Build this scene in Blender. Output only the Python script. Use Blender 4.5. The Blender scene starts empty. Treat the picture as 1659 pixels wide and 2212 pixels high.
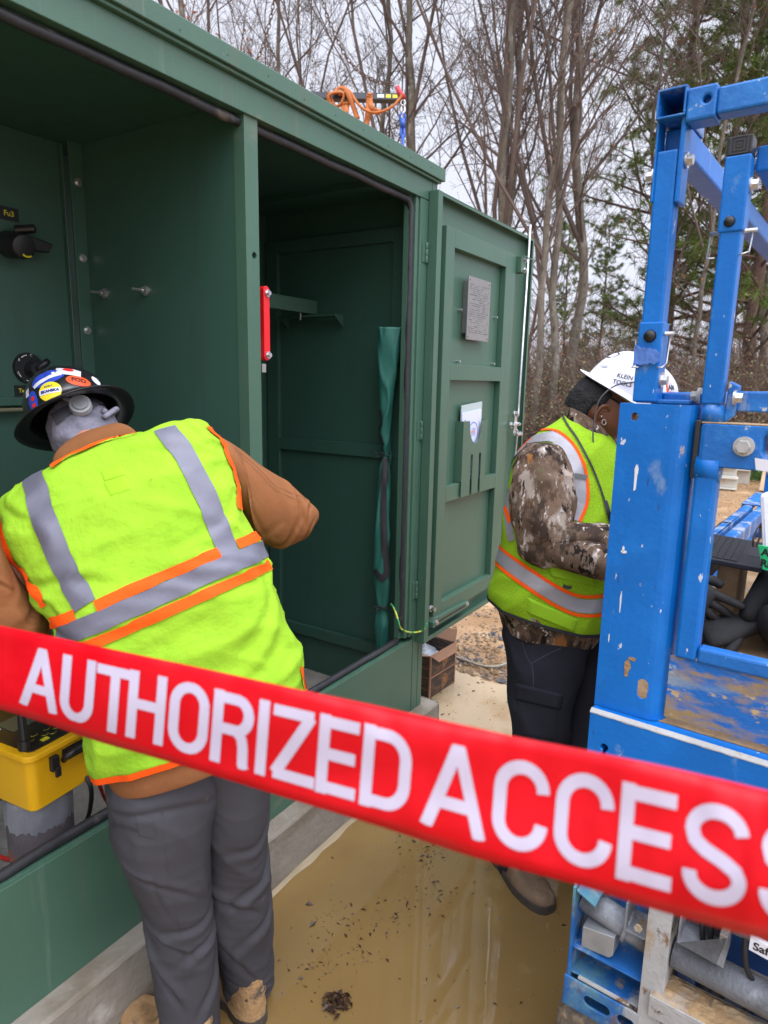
import bpy, bmesh, math, random
import numpy as np
from mathutils import Vector, Matrix, noise
from mathutils.bvhtree import BVHTree

# ---------------------------------------------------------------- camera, world, sun, exposure
SC = bpy.context.scene
COL = SC.collection
CAM_R = Matrix(((0.54108132, 0.15174236, -0.82716701),
                (-0.84074088, 0.12057692, -0.52784087),
                (0.01964143, 0.98103795, 0.19281793)))
CAM_P = Vector((0, 0, 1.65))
cam = bpy.data.cameras.new('camera')
cam_ob = bpy.data.objects.new('camera', cam)
COL.objects.link(cam_ob)
cam_ob.matrix_world = Matrix.Translation(CAM_P) @ CAM_R.to_4x4()
cam.sensor_fit = 'HORIZONTAL'
cam.sensor_width = 36
cam.lens = 1450 / 1659 * 36
cam.clip_start = 0.05
cam.clip_end = 600
cam.dof.use_dof = True
cam.dof.focus_distance = 1.9
cam.dof.aperture_fstop = 8.0
SC.camera = cam_ob
SC.render.resolution_x = 768
SC.render.resolution_y = 1024

W = bpy.data.worlds.new("World")
SC.world = W
W.use_nodes = True
_n = W.node_tree.nodes
_l = W.node_tree.links
_bg = _n['Background']
_sky = _n.new('ShaderNodeTexSky')
_sky.sky_type = 'NISHITA'
_sky.sun_disc = False
_sky.sun_elevation = math.radians(66)
_sky.sun_rotation = math.radians(200)
_mx = _n.new('ShaderNodeMixRGB')
_mx.inputs[0].default_value = 0.93
_tc = _n.new('ShaderNodeTexCoord')
_cn = _n.new('ShaderNodeTexNoise')
_cn.inputs['Scale'].default_value = 2.2
_cn.inputs['Detail'].default_value = 3
_cr = _n.new('ShaderNodeMixRGB')
_cr.inputs[1].default_value = (8.2, 8.5, 9.9, 1)
_cr.inputs[2].default_value = (9.6, 9.9, 11.2, 1)
_l.new(_tc.outputs['Generated'], _cn.inputs['Vector'])
_l.new(_cn.outputs['Fac'], _cr.inputs[0])
_l.new(_sky.outputs[0], _mx.inputs[1])
_l.new(_cr.outputs[0], _mx.inputs[2])
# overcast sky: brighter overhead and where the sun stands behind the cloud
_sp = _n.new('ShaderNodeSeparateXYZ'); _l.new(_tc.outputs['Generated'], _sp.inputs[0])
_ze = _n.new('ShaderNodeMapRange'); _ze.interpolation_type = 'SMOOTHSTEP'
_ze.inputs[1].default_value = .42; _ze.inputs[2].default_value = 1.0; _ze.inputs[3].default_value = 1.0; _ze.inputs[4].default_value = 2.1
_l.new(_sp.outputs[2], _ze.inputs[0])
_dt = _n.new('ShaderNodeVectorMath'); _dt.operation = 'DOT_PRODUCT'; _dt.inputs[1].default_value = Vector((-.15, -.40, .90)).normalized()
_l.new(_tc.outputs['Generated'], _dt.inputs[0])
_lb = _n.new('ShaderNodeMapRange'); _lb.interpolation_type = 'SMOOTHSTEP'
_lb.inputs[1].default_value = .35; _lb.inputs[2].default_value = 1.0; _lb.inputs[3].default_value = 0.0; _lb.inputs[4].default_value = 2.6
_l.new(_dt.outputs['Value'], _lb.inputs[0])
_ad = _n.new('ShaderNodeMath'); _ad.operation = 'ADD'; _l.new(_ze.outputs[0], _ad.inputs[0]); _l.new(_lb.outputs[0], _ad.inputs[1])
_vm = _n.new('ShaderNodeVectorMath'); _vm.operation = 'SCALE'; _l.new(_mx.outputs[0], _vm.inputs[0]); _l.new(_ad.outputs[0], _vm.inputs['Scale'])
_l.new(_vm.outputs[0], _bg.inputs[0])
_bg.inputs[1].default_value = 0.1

sun = bpy.data.lights.new('sun', 'SUN')
sun.energy = 0.7
sun.angle = math.radians(25)
sun.color = (1, 0.97, 0.93)
sun_ob = bpy.data.objects.new('sun', sun)
COL.objects.link(sun_ob)
# light comes from behind and above the camera
sun_ob.rotation_euler = Vector((-0.15, -0.42, 1.0)).to_track_quat('Z', 'Y').to_euler()
SC.view_settings.view_transform = 'Standard'
SC.view_settings.look = 'None'
SC.view_settings.exposure = 0.1
SC.view_settings.gamma = 1

# ---------------------------------------------------------------- pixel -> place helpers (measured on the photograph, 1659 x 2212)
FPX, CX, CY = 1450.0, 829.5, 1106.0
RN = np.array(CAM_R)
def rayd(u, v):
    return (CAM_R @ Vector((u - CX, CY - v, -FPX))).normalized()
def onp(u, v, ax, val):
    r = rayd(u, v); i = 'XYZ'.index(ax)
    return CAM_P + r * ((val - CAM_P[i]) / r[i])
def dep(u, v, d):
    return CAM_P + (CAM_R @ Vector(((u - CX) / FPX * d, (CY - v) / FPX * d, -d)))
def hdp(u, v, h):
    """point on the ray of (u, v) at horizontal distance h from the camera"""
    r = rayd(u, v); return CAM_P + r * (h / math.hypot(r.x, r.y))
def depth_of(p): return CF.dot(Vector(p) - CAM_P)
CR = CAM_R @ Vector((1, 0, 0)); CU = CAM_R @ Vector((0, 1, 0)); CF = CAM_R @ Vector((0, 0, -1))

# ---------------------------------------------------------------- materials
MATS = {}
def mat(name, col, rough=.5, metal=0., spec=.5, var=.10, vs=6., bump=0., bs=60., layers=(), coat=0., stretch=(1, 1, 1), bdet=4, trans=0.):
    if name in MATS: return MATS[name]
    m = bpy.data.materials.new(name); m.use_nodes = True
    nt = m.node_tree; N = nt.nodes; L = nt.links
    b = N['Principled BSDF']
    b.inputs['Roughness'].default_value = rough
    b.inputs['Metallic'].default_value = metal
    b.inputs['Specular IOR Level'].default_value = spec
    b.inputs['Coat Weight'].default_value = coat
    b.inputs['Coat Roughness'].default_value = .15
    if trans: b.inputs['Transmission Weight'].default_value = trans
    tc = N.new('ShaderNodeTexCoord')
    def mapped(st):
        mp = N.new('ShaderNodeMapping'); mp.inputs['Scale'].default_value = st
        L.new(tc.outputs['Object'], mp.inputs['Vector']); return mp.outputs[0]
    def nz(scale, det=4, st=(1, 1, 1), rgh=.55):
        n = N.new('ShaderNodeTexNoise'); n.inputs['Scale'].default_value = scale
        n.inputs['Detail'].default_value = det; n.inputs['Roughness'].default_value = rgh
        L.new(mapped(st), n.inputs['Vector']); return n.outputs['Fac']
    def mr(src, a, c, lo=0., hi=1.):
        n = N.new('ShaderNodeMapRange'); n.inputs[1].default_value = a; n.inputs[2].default_value = c
        n.inputs[3].default_value = lo; n.inputs[4].default_value = hi
        L.new(src, n.inputs[0]); return n.outputs[0]
    c1 = tuple(max(0, x * (1 - var)) for x in col) + (1,); c2 = tuple(min(1, x * (1 + var)) for x in col) + (1,)
    mx = N.new('ShaderNodeMixRGB'); mx.inputs[1].default_value = c1; mx.inputs[2].default_value = c2
    L.new(mr(nz(vs, 5, stretch), .3, .7), mx.inputs[0])
    out = mx.outputs[0]; rout = None
    for ly in layers:
        lc, sc, lo, hi = ly[:4]
        st = ly[4] if len(ly) > 4 else (1, 1, 1); lr = ly[5] if len(ly) > 5 else None; det = ly[6] if len(ly) > 6 else 6
        f = mr(nz(sc, det, st, .62), lo, hi)
        mm = N.new('ShaderNodeMixRGB'); L.new(f, mm.inputs[0]); L.new(out, mm.inputs[1]); mm.inputs[2].default_value = tuple(lc) + (1,)
        out = mm.outputs[0]
        if lr is not None:
            r2 = N.new('ShaderNodeMix'); r2.data_type = 'FLOAT'
            L.new(f, r2.inputs[0]); r2.inputs[3].default_value = lr
            if rout is None: r2.inputs[2].default_value = rough
            else: L.new(rout, r2.inputs[2])
            rout = r2.outputs[0]
    if rout is not None: L.new(rout, b.inputs['Roughness'])
    L.new(out, b.inputs['Base Color'])
    if bump:
        bn = N.new('ShaderNodeBump'); bn.inputs['Strength'].default_value = 1; bn.inputs['Distance'].default_value = bump
        L.new(nz(bs, bdet, stretch), bn.inputs['Height']); L.new(bn.outputs[0], b.inputs['Normal'])
    MATS[name] = m
    return m

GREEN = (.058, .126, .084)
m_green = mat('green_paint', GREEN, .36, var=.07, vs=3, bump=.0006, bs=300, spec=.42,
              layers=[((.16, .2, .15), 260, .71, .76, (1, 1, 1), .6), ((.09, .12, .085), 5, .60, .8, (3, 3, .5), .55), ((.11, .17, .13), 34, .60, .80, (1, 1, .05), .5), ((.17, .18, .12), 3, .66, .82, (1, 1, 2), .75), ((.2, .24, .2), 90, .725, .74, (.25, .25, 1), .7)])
m_green_shaded = mat('green_paint_shaded', (.038, .098, .070), .42, var=.05, vs=3, bump=.0004, bs=500, spec=.5,
                 layers=[((.08, .12, .09), 240, .73, .76), ((.035, .08, .06), 4, .55, .8, (3, 3, .4), .55)])  # same cabinet green; the interior's shade is put into this darker base colour
m_rubber = mat('black_rubber', (.02, .02, .023), .55, var=.3, vs=30, bump=.0008, bs=80, layers=[((.16, .13, .1), 12, .62, .78, (1, 1, 1), .8)])
m_black = mat('black_plastic', (.012, .012, .013), .4, var=.3)
m_steel = mat('zinc_steel', (.55, .55, .55), .3, metal=.9, var=.15, vs=40)
m_alu = mat('bare_aluminium', (.42, .42, .4), .42, metal=.85, var=.1, vs=30)
m_concrete = mat('concrete', (.25, .22, .175), .85, var=.16, vs=7, bump=.004, bs=45, bdet=8,
                 layers=[((.15, .115, .075), 4, .46, .7, (1, 1, 3)), ((.1, .09, .08), 90, .68, .74), ((.47, .43, .37), 6, .6, .75)])
m_sediment = mat('concrete_floor_dust', (.26, .24, .21), .9, var=.2, vs=12, bump=.006, bs=90, bdet=8, layers=[((.12, .1, .085), 40, .6, .72)])
m_red = mat('red_insulator', (.72, .006, .012), .45, var=.03)
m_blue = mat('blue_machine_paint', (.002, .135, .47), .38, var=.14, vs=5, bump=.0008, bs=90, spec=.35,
             layers=[((.006, .17, .55), 9, .5, .75), ((.20, .30, .45), 12, .60, .72, (1, 1, .6), .6), ((.55, .58, .62), 42, .685, .71, (1, 1, .45), .7, 3), ((.38, .33, .24), 20, .69, .73, (1, 1, .5), .8), ((.02, .06, .16), 60, .70, .73, (1.5, 1.5, .2), .5, 3)])
m_blue_worn = mat('blue_worn_paint', (.004, .125, .42), .45, var=.15, vs=5, bump=.0012, bs=90,
                  layers=[((.03, .24, .62), 9, .5, .75), ((.34, .37, .42), 11, .53, .64, (1, 1, .5), .75), ((.55, .53, .48), 36, .63, .68, (1, 1, 1), .8), ((.26, .15, .07), 28, .66, .71, (1, 1, 1), .9)])
m_blue_mud = mat('blue_muddy_paint', (.004, .125, .44), .5, var=.15, vs=5, bump=.003, bs=50, bdet=7,
                 layers=[((.42, .45, .5), 13, .6, .66, (1, 1, 1.5), .8), ((.30, .205, .095), 7, .475, .56, (1, .6, 2.2), .95), ((.2, .27, .36), 5, .58, .7, (1, .6, 2.2), .8), ((.45, .33, .18), 22, .6, .66, (1, 1, 2), .95)])
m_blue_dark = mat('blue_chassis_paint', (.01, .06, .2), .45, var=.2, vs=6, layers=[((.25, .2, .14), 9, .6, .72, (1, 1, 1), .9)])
m_rust = mat('rusty_white_edge', (.40, .39, .37), .75, var=.12, vs=20, bump=.002, bs=70,
             layers=[((.20, .11, .05), 22, .60, .67, (1, 1, .5), .9), ((.33, .25, .15), 9, .60, .68, (1, 1, .4), .95), ((.08, .04, .02), 30, .64, .7)])
m_mudcake = mat('dried_mud', (.33, .205, .10), .95, var=.2, vs=9, bump=.008, bs=40, bdet=9, layers=[((.42, .30, .18), 9, .5, .7), ((.16, .17, .19), 7, .6, .72)])
m_muddy = mat('mud_splashed_plate', (.34, .33, .31), .85, var=.2, vs=14, bump=.004, bs=60, layers=[((.30, .19, .09), 9, .40, .55), ((.40, .28, .15), 26, .52, .64), ((.12, .10, .09), 30, .64, .70)])
m_grime = mat('grimy_blue_chassis', (.008, .10, .32), .6, var=.3, vs=9, bump=.002, bs=60, layers=[((.10, .24, .28), 6, .48, .62), ((.33, .34, .34), 9, .54, .62, (1, 1, .6), .8), ((.16, .085, .04), 11, .58, .66, (1, 1, .6), .9), ((.30, .22, .13), 18, .62, .70, (1, 1, 1), .95)])
m_grey_cast = mat('grey_cast_metal', (.23, .24, .26), .6, metal=.2, var=.2, vs=12, bump=.0016, bs=160, layers=[((.10, .095, .09), 7, .50, .68), ((.28, .19, .11), 13, .60, .68), ((.34, .35, .37), 9, .62, .7)])
m_lime = mat('lime_fabric', (.29, .52, .028), .85, var=.07, vs=5, bump=.005, bs=34, bdet=6, spec=.15, layers=[((.20, .42, .018), 6, .5, .8), ((.13, .25, .03), 30, .69, .80, (1, 1, .5))])
m_lime2 = mat('lime_mesh_fabric', (.31, .52, .018), .85, var=.06, vs=6, bump=.0015, bs=480, bdet=0, spec=.2, layers=[((.2, .42, .01), 420, .52, .62, (1, 1, 1), None, 0)])
m_lime3 = mat('lime_pocket_fabric', (.29, .53, .02), .75, var=.06, vs=8, bump=.0015, bs=40, spec=.2)
m_orange = mat('orange_trim', (.95, .10, .006), .75, var=.06, vs=20, bump=.001, bs=90, spec=.2)
m_reflect = mat('reflective_tape_grey', (.145, .145, .18), .5, metal=.2, var=.05, vs=12, bump=.0012, bs=30)
m_reflect2 = mat('reflective_tape_silver', (.36, .35, .37), .42, metal=.3, var=.14, vs=10, bump=.003, bs=18)
m_duck = mat('brown_canvas', (.245, .098, .038), .9, var=.09, vs=7, bump=.0016, bs=60, spec=.15, layers=[((.22, .08, .028), 11, .55, .8), ((.40, .2, .095), 18, .62, .8)])
m_duck_dk = mat('brown_canvas_trim', (.25, .10, .04), .9, var=.09, vs=20)
m_trouser = mat('grey_trouser_cloth', (.056, .054, .060), .8, var=.08, vs=5, bump=.0006, bs=600, bdet=2, spec=.2, layers=[((.17, .14, .11), 16, .68, .78, (1, 1, .6)), ((.065, .063, .075), 5, .55, .8)])
m_trouser2 = mat('navy_cargo_cloth', (.021, .022, .030), .85, var=.15, vs=8, bump=.0008, bs=300, spec=.2)
m_seam = mat('dark_seam_thread', (.03, .03, .036), .8)
m_boot = mat('muddy_boot_leather', (.34, .2, .085), .85, var=.2, vs=12, bump=.006, bs=45, bdet=8, layers=[((.09, .065, .045), 14, .55, .63), ((.5, .36, .2), 24, .6, .7), ((.05, .04, .03), 40, .66, .7)])
m_boot2 = mat('brown_boot_leather', (.17, .105, .06), .75, var=.25, vs=14, bump=.005, bs=50, layers=[((.05, .038, .03), 11, .50, .60), ((.34, .24, .14), 14, .55, .64), ((.04, .03, .025), 40, .62, .68)])
m_sole = mat('boot_sole_rubber', (.05, .042, .035), .5, var=.3, vs=20, bump=.003, bs=40, layers=[((.2, .14, .07), 14, .6, .7)])
m_camo = mat('camouflage_cloth', (.15, .10, .068), .85, var=.35, vs=20, bump=.002, bs=30, spec=.15,
             layers=[((.05, .033, .024), 13, .50, .58, (1, 1, .6)), ((.36, .30, .25), 17, .54, .62, (1.2, 1, .5)), ((.30, .13, .04), 11, .60, .63, (1, 1.3, .6)), ((.10, .065, .04), 38, .56, .60, (1, 1, .6)),
                     ((.55, .50, .45), 55, .61, .65, (1, 1, .4)), ((.018, .014, .012), 34, .59, .605, (1, 1, .3)), ((.10, .11, .04), 14, .65, .69)])
m_skin_l = mat('light_skin', (.55, .24, .16), .5, var=.08, vs=10)
m_skin_b = mat('brown_skin', (.20, .075, .038), .42, var=.12, vs=9, bump=.0006, bs=180)
m_hair = mat('black_hair', (.008, .007, .007), .75, var=.3, vs=60, bump=.006, bs=130, bdet=8)
m_hat_w = mat('white_hard_hat', (.74, .74, .84), .33, var=.02, coat=.2)
m_hat_b = mat('black_carbon_hat', (.014, .014, .015), .28, var=.4, vs=120, coat=.5)
m_hat_in = mat('black_hat_underside', (.007, .007, .008), .35, var=.3, coat=.2)
m_cloth_w = mat('white_grey_headcloth', (.26, .25, .30), .9, var=.2, vs=14, bump=.007, bs=30, layers=[((.15, .15, .18), 7, .48, .60, (1, 1, 2)), ((.50, .48, .54), 9, .60, .68)])
m_strap = mat('grey_suspension_strap', (.05, .05, .056), .55, var=.15)
m_knob = mat('pale_ratchet_knob', (.34, .36, .36), .5, var=.1)
m_glove = mat('black_glove', (.012, .012, .013), .75, var=.3, vs=50, bump=.001, bs=200)
m_glove_w = mat('white_glove', (.5, .5, .48), .8)
m_blackcloth = mat('black_cloth', (.009, .009, .01), .85, var=.3, vs=20, bump=.002, bs=60)
m_yellow = mat('yellow_case_plastic', (.78, .42, .006), .42, var=.06, vs=6, bump=.0004, bs=300, layers=[((.5, .27, .02), 9, .64, .82)])
m_panel = mat('instrument_panel', (.018, .016, .012), .3, var=.2)
m_screen = mat('lcd_screen', (.06, .075, .055), .15, var=.1)
m_duct = mat('duct_tape', (.36, .36, .39), .32, metal=.5, var=.2, vs=14, bump=.003, bs=30)
m_pipe = mat('rusty_painted_conduit', (.12, .10, .105), .75, var=.25, vs=9, bump=.0015, bs=60, layers=[((.3, .09, .06), 9, .54, .62), ((.4, .33, .28), 22, .64, .7), ((.05, .045, .05), 12, .6, .7)])
m_redcable = mat('red_cable', (.6, .02, .015), .5)
m_tarp = mat('green_canvas_bag', (.022, .14, .105), .6, var=.1, vs=8, bump=.0025, bs=26, stretch=(1, 1, .35))
m_web = mat('black_webbing', (.02, .02, .022), .7, bump=.001, bs=300)
m_card = mat('printed_cardboard', (.032, .022, .018), .6, var=.3, vs=20, layers=[((.13, .06, .03), 30, .5, .55, (.25, .25, 2.6)), ((.25, .12, .04), 12, .66, .69)])
m_kraft = mat('plain_cardboard', (.36, .19, .11), .85, var=.1, vs=12)
m_bagwhite = mat('crumpled_plastic_bag', (.5, .52, .56), .3, var=.25, vs=30, bump=.006, bs=50)
m_paper = mat('white_paper', (.66, .68, .85), .7, var=.02)
m_paper2 = mat('clear_sleeve', (.42, .52, .52), .2, var=.03)
m_plaque = mat('engraved_metal_plate', (.30, .29, .28), .38, metal=.7, var=.08, vs=30)
m_engrave = mat('dark_engraving', (.1, .095, .09), .6)
m_cable = mat('steel_wire_rope', (.3, .27, .22), .55, metal=.4, var=.3, vs=90, layers=[((.36, .25, .13), 14, .5, .7)])
m_tape = mat('red_barricade_tape', (.56, .0, .006), .40, var=.08, vs=4, spec=.25, layers=[((.72, .004, .014), 5, .50, .75, (1, 1, 3))])
m_tapew = mat('white_tape_print', (.50, .45, .55), .4, var=.05, vs=8)
m_sling = mat('orange_webbing_sling', (.42, .13, .03), .85, var=.15, vs=30, bump=.004, bs=60)
m_beam = mat('dark_spreader_beam', (.03, .032, .04), .5)
m_chain = mat('rusty_chain', (.12, .08, .06), .6, metal=.5)
m_shackle = mat('blue_shackle', (.02, .09, .42), .45)
m_shackr = mat('red_shackle', (.5, .03, .05), .5)
m_bark = mat('grey_bark', (.155, .135, .105), .95, var=.3, vs=3, bump=.02, bs=14, layers=[((.30, .28, .24), 4, .54, .66, (1, 1, .6)), ((.06, .05, .04), 14, .56, .68, (1, 1, .3)), ((.11, .12, .06), 2, .56, .72)])
m_twig = mat('twig_bark', (.12, .09, .075), .95, var=.3, vs=2)
m_pinebark = mat('pine_bark', (.10, .06, .045), .95, var=.35, vs=6, bump=.02, bs=14)
m_deadleaf = mat('dead_leaves', (.28, .11, .05), .9, var=.4, vs=3)
m_bud = mat('pale_buds', (.24, .19, .13), .9, var=.3, vs=3)
m_needle = mat('pine_needles', (.13, .20, .045), .7, var=.5, vs=1.2, layers=[((.20, .21, .05), 1.5, .5, .7), ((.05, .085, .04), 2.2, .58, .75)])
m_brushleaf = mat('undergrowth_leaves', (.12, .12, .045), .8, var=.5, vs=1.5, layers=[((.2, .15, .06), 2, .5, .65), ((.07, .1, .04), 3, .55, .7)])
m_brush = mat('bramble_stems', (.13, .085, .06), .9, var=.4, vs=2, layers=[((.25, .19, .13), 3, .55, .7)])
m_pebble = mat('wet_pebbles', (.24, .145, .065), .4, var=.5, vs=30, layers=[((.07, .07, .08), 5, .48, .6), ((.42, .3, .17), 25, .58, .7)])
m_litter = mat('wet_leaf_litter', (.055, .03, .018), .3, var=.5, vs=40)
m_fence = mat('black_silt_fence', (.015, .016, .018), .4, bump=.01, bs=9)
m_wood = mat('pallet_wood', (.58, .42, .26), .85, var=.12, vs=6)
m_whitebeam = mat('white_beam_paint', (.55, .53, .46), .6, var=.1, vs=4, layers=[((.5, .36, .2), 4, .55, .7)])
m_grass = mat('green_grass', (.09, .17, .035), .8, var=.4, vs=2)
m_tyre = mat('muddy_tyre', (.10, .075, .05), .5, var=.4, vs=20, bump=.004, bs=50, layers=[((.35, .26, .17), 14, .55, .65)])
m_grey_plate = mat('galvanised_plate', (.36, .37, .37), .45, metal=.5, var=.15, vs=25)
m_key = mat('laptop_key', (.03, .031, .036), .45)
m_laptop = mat('laptop_shell', (.02, .02, .024), .45, var=.1)
m_white = mat('white_print', (.7, .7, .68), .5)
m_yprint = mat('yellow_print', (.6, .55, .02), .5)
m_gtape = mat('green_lettered_tape', (.02, .50, .17), .4)
m_stk = {k: mat('sticker_' + k, c, .4, var=.02) for k, c in dict(yellow=(.8, .66, .02), white=(.7, .7, .74), orange=(.9, .09, .02), blue=(.03, .07, .45), red=(.7, .03, .03), navy=(.02, .03, .16), black=(.01, .01, .01)).items()}

# ---------------------------------------------------------------- mesh helpers
def tag(o, label=None, cat=None, group=None, kind=None):
    if label: o['label'] = label
    if cat: o['category'] = cat
    if group: o['group'] = group
    if kind: o['kind'] = kind
    return o
def empty(name, loc, label=None, cat=None, group=None):
    o = bpy.data.objects.new(name, None); o.location = loc; o.empty_display_size = .1
    COL.objects.link(o); tag(o, label, cat, group); return o
def wloc(o):
    v = Vector((0, 0, 0))
    while o is not None: v += o.location; o = o.parent
    return v
class MB:
    def __init__(s, T=None): s.v = []; s.f = []; s.mi = []; s.sm = []; s.T = T
    def add(s, vs, fs, mi=0, sm=False):
        o = len(s.v)
        if s.T is not None: vs = [s.T @ Vector(p) for p in vs]
        s.v += [tuple(p) for p in vs]; s.f += [tuple(i + o for i in f) for f in fs]
        s.mi += [mi] * len(fs); s.sm += [sm] * len(fs); return s
    def box(s, x0, x1, y0, y1, z0, z1, mi=0):
        return s.add([(x, y, z) for x in (x0, x1) for y in (y0, y1) for z in (z0, z1)],
                     [(0, 1, 3, 2), (4, 6, 7, 5), (0, 4, 5, 1), (2, 3, 7, 6), (0, 2, 6, 4), (1, 5, 7, 3)], mi)
    def prism(s, pts, ext, mi=0, sm=False):
        n = len(pts); e = Vector(ext); pts = [Vector(p) for p in pts]
        return s.add(pts + [p + e for p in pts], [tuple(range(n - 1, -1, -1)), tuple(range(n, 2 * n))] + [(i, (i + 1) % n, (i + 1) % n + n, i + n) for i in range(n)], mi, sm)
    def tube(s, pts, r, n=8, mi=0, sm=True, cap=True, flat=1.0):
        pts = [Vector(p) for p in pts]; m = len(pts)
        rs = r if isinstance(r, (list, tuple)) else [r] * m
        t0 = (pts[1] - pts[0]).normalized()
        up = Vector((0, 0, 1)) if abs(t0.z) < .9 else Vector((1, 0, 0))
        x = t0.cross(up).normalized(); vs = []
        for i, p in enumerate(pts):
            t = (pts[min(i + 1, m - 1)] - pts[max(i - 1, 0)])
            if t.length < 1e-9: t = t0
            t.normalize(); x = (x - t * x.dot(t))
            if x.length < 1e-6: x = t.orthogonal()
            x.normalize(); y = t.cross(x)
            for k in range(n):
                a = 2 * math.pi * k / n
                vs.append(p + (x * math.cos(a) + y * math.sin(a) * flat) * rs[i])
        fs = [(i * n + k, i * n + (k + 1) % n, (i + 1) * n + (k + 1) % n, (i + 1) * n + k) for i in range(m - 1) for k in range(n)]
        if cap: fs += [tuple(range(n - 1, -1, -1)), tuple(range((m - 1) * n, m * n))]
        return s.add(vs, fs, mi, sm)
    def cyl(s, p0, p1, r0, r1=None, n=20, mi=0, sm=False):
        return s.tube([p0, p1], [r0, r0 if r1 is None else r1], n, mi, sm)
    def hexbolt(s, p, nrm, r, h, washer=True, mi=0):
        p = Vector(p); nrm = Vector(nrm).normalized()
        if washer: s.cyl(p, p + nrm * h * .3, r * 1.45, None, 18, mi)
        s.cyl(p + nrm * h * .29, p + nrm * h, r, r * .94, 6, mi)
        return s
    def build(s, name, m, parent=None, bevel=0., smooth=False, seg=2):
        me = bpy.data.meshes.new(name)
        off = wloc(parent) if parent is not None else Vector((0, 0, 0))
        me.from_pydata([tuple(Vector(p) - off) for p in s.v], [], s.f)
        for mm in (m if isinstance(m, (list, tuple)) else [m]): me.materials.append(mm)
        me.polygons.foreach_set('material_index', s.mi)
        me.polygons.foreach_set('use_smooth', [True] * len(s.f) if smooth else s.sm)
        me.update()
        o = bpy.data.objects.new(name, me); COL.objects.link(o)
        if parent is not None: o.parent = parent
        if bevel:
            bv = o.modifiers.new('bevel', 'BEVEL'); bv.width = bevel; bv.segments = seg; bv.limit_method = 'ANGLE'; bv.angle_limit = math.radians(40)
        return o
def build_each(mb, name, m, parent=None, bevel=0., pad=.001):
    """one object per separate piece (touching shells stay together)"""
    par = list(range(len(mb.v)))
    def fd(a):
        while par[a] != a: par[a] = par[par[a]]; a = par[a]
        return a
    for f in mb.f:
        for i in f[1:]: par[fd(i)] = fd(f[0])
    G_ = {}
    for i in range(len(mb.v)): G_.setdefault(fd(i), []).append(i)
    bb = [[ids, [min(mb.v[i][k] for i in ids) - pad for k in range(3)], [max(mb.v[i][k] for i in ids) + pad for k in range(3)]] for ids in G_.values()]
    ch = True
    while ch:
        ch = False
        for i in range(len(bb)):
            for j in range(i + 1, len(bb)):
                if all(bb[i][1][k] <= bb[j][2][k] and bb[j][1][k] <= bb[i][2][k] for k in range(3)):
                    bb[i][0] += bb[j][0]; bb[i][1] = [min(a, b) for a, b in zip(bb[i][1], bb[j][1])]; bb[i][2] = [max(a, b) for a, b in zip(bb[i][2], bb[j][2])]; del bb[j]; ch = True; break
            if ch: break
    out = []
    for ids, _, _ in bb:
        S_ = set(ids); mp = {o: n for n, o in enumerate(ids)}; q = MB()
        q.v = [mb.v[i] for i in ids]
        for f, mi, sm in zip(mb.f, mb.mi, mb.sm):
            if f[0] in S_: q.f.append(tuple(mp[i] for i in f)); q.mi.append(mi); q.sm.append(sm)
        out.append(q.build(name, m, parent, bevel))
    return out
def thing_origin(o, p):
    """move a parentless mesh's origin to p keeping its shape in place"""
    p = Vector(p); o.data.transform(Matrix.Translation(-p)); o.location = p; return o
DG = None
def evaluated_mesh(o):
    dg = bpy.context.evaluated_depsgraph_get(); dg.update()
    return bpy.data.meshes.new_from_object(o.evaluated_get(dg))
def cut(o, cutter):
    """cut real holes: boolean difference, applied"""
    c = cutter.build('cutter', m_black)
    for q_ in (o, c):
        b_ = bmesh.new(); b_.from_mesh(q_.data); bmesh.ops.recalc_face_normals(b_, faces=b_.faces); b_.to_mesh(q_.data); b_.free()
    if o.parent is not None: c.data.transform(Matrix.Translation(-wloc(o.parent))); c.location = wloc(o.parent)
    b = o.modifiers.new('b', 'BOOLEAN'); b.object = c; b.solver = 'EXACT'
    mods = [m for m in o.modifiers if m.type == 'BEVEL']
    w = mods[0].width if mods else 0
    for m_ in mods: o.modifiers.remove(m_)
    me = evaluated_mesh(o); o.modifiers.clear(); old = o.data; o.data = me
    bpy.data.objects.remove(c)
    if w:
        bv = o.modifiers.new('bevel', 'BEVEL'); bv.width = w; bv.segments = 2; bv.limit_method = 'ANGLE'; bv.angle_limit = math.radians(40)
    return o
def skin(nodes, edges, sub=2, smooth=True):
    """nodes: [(pos, radius)], first is the root -> MB with the grown surface"""
    me = bpy.data.meshes.new('s'); me.from_pydata([tuple(p) for p, r in nodes], edges, [])
    o = bpy.data.objects.new('s', me); COL.objects.link(o)
    o.modifiers.new('k', 'SKIN').use_smooth_shade = True
    sv = me.skin_vertices[0].data
    for i, (p, r) in enumerate(nodes):
        rr = r if isinstance(r, tuple) else (r, r); sv[i].radius = rr
        sv[i].use_root = (i == 0)
    su = o.modifiers.new('u', 'SUBSURF'); su.levels = sub; su.render_levels = sub
    m = evaluated_mesh(o); mb = MB()
    mb.add([v.co.copy() for v in m.vertices], [tuple(p.vertices) for p in m.polygons], 0, True)
    bpy.data.objects.remove(o); bpy.data.meshes.remove(m)
    return mb
def textgeo(s, size=1., bold=0., spacing=1., res=3):
    cu = bpy.data.curves.new('t', 'FONT'); cu.body = s; cu.size = size; cu.offset = bold; cu.space_character = spacing
    cu.align_x = 'CENTER'; cu.align_y = 'CENTER'; cu.resolution_u = res
    o = bpy.data.objects.new('t', cu); COL.objects.link(o)
    m = evaluated_mesh(o)
    vs = [v.co.copy() for v in m.vertices]; fs = [tuple(p.vertices) for p in m.polygons]
    bpy.data.objects.remove(o); bpy.data.meshes.remove(m)
    return vs, fs
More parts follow.
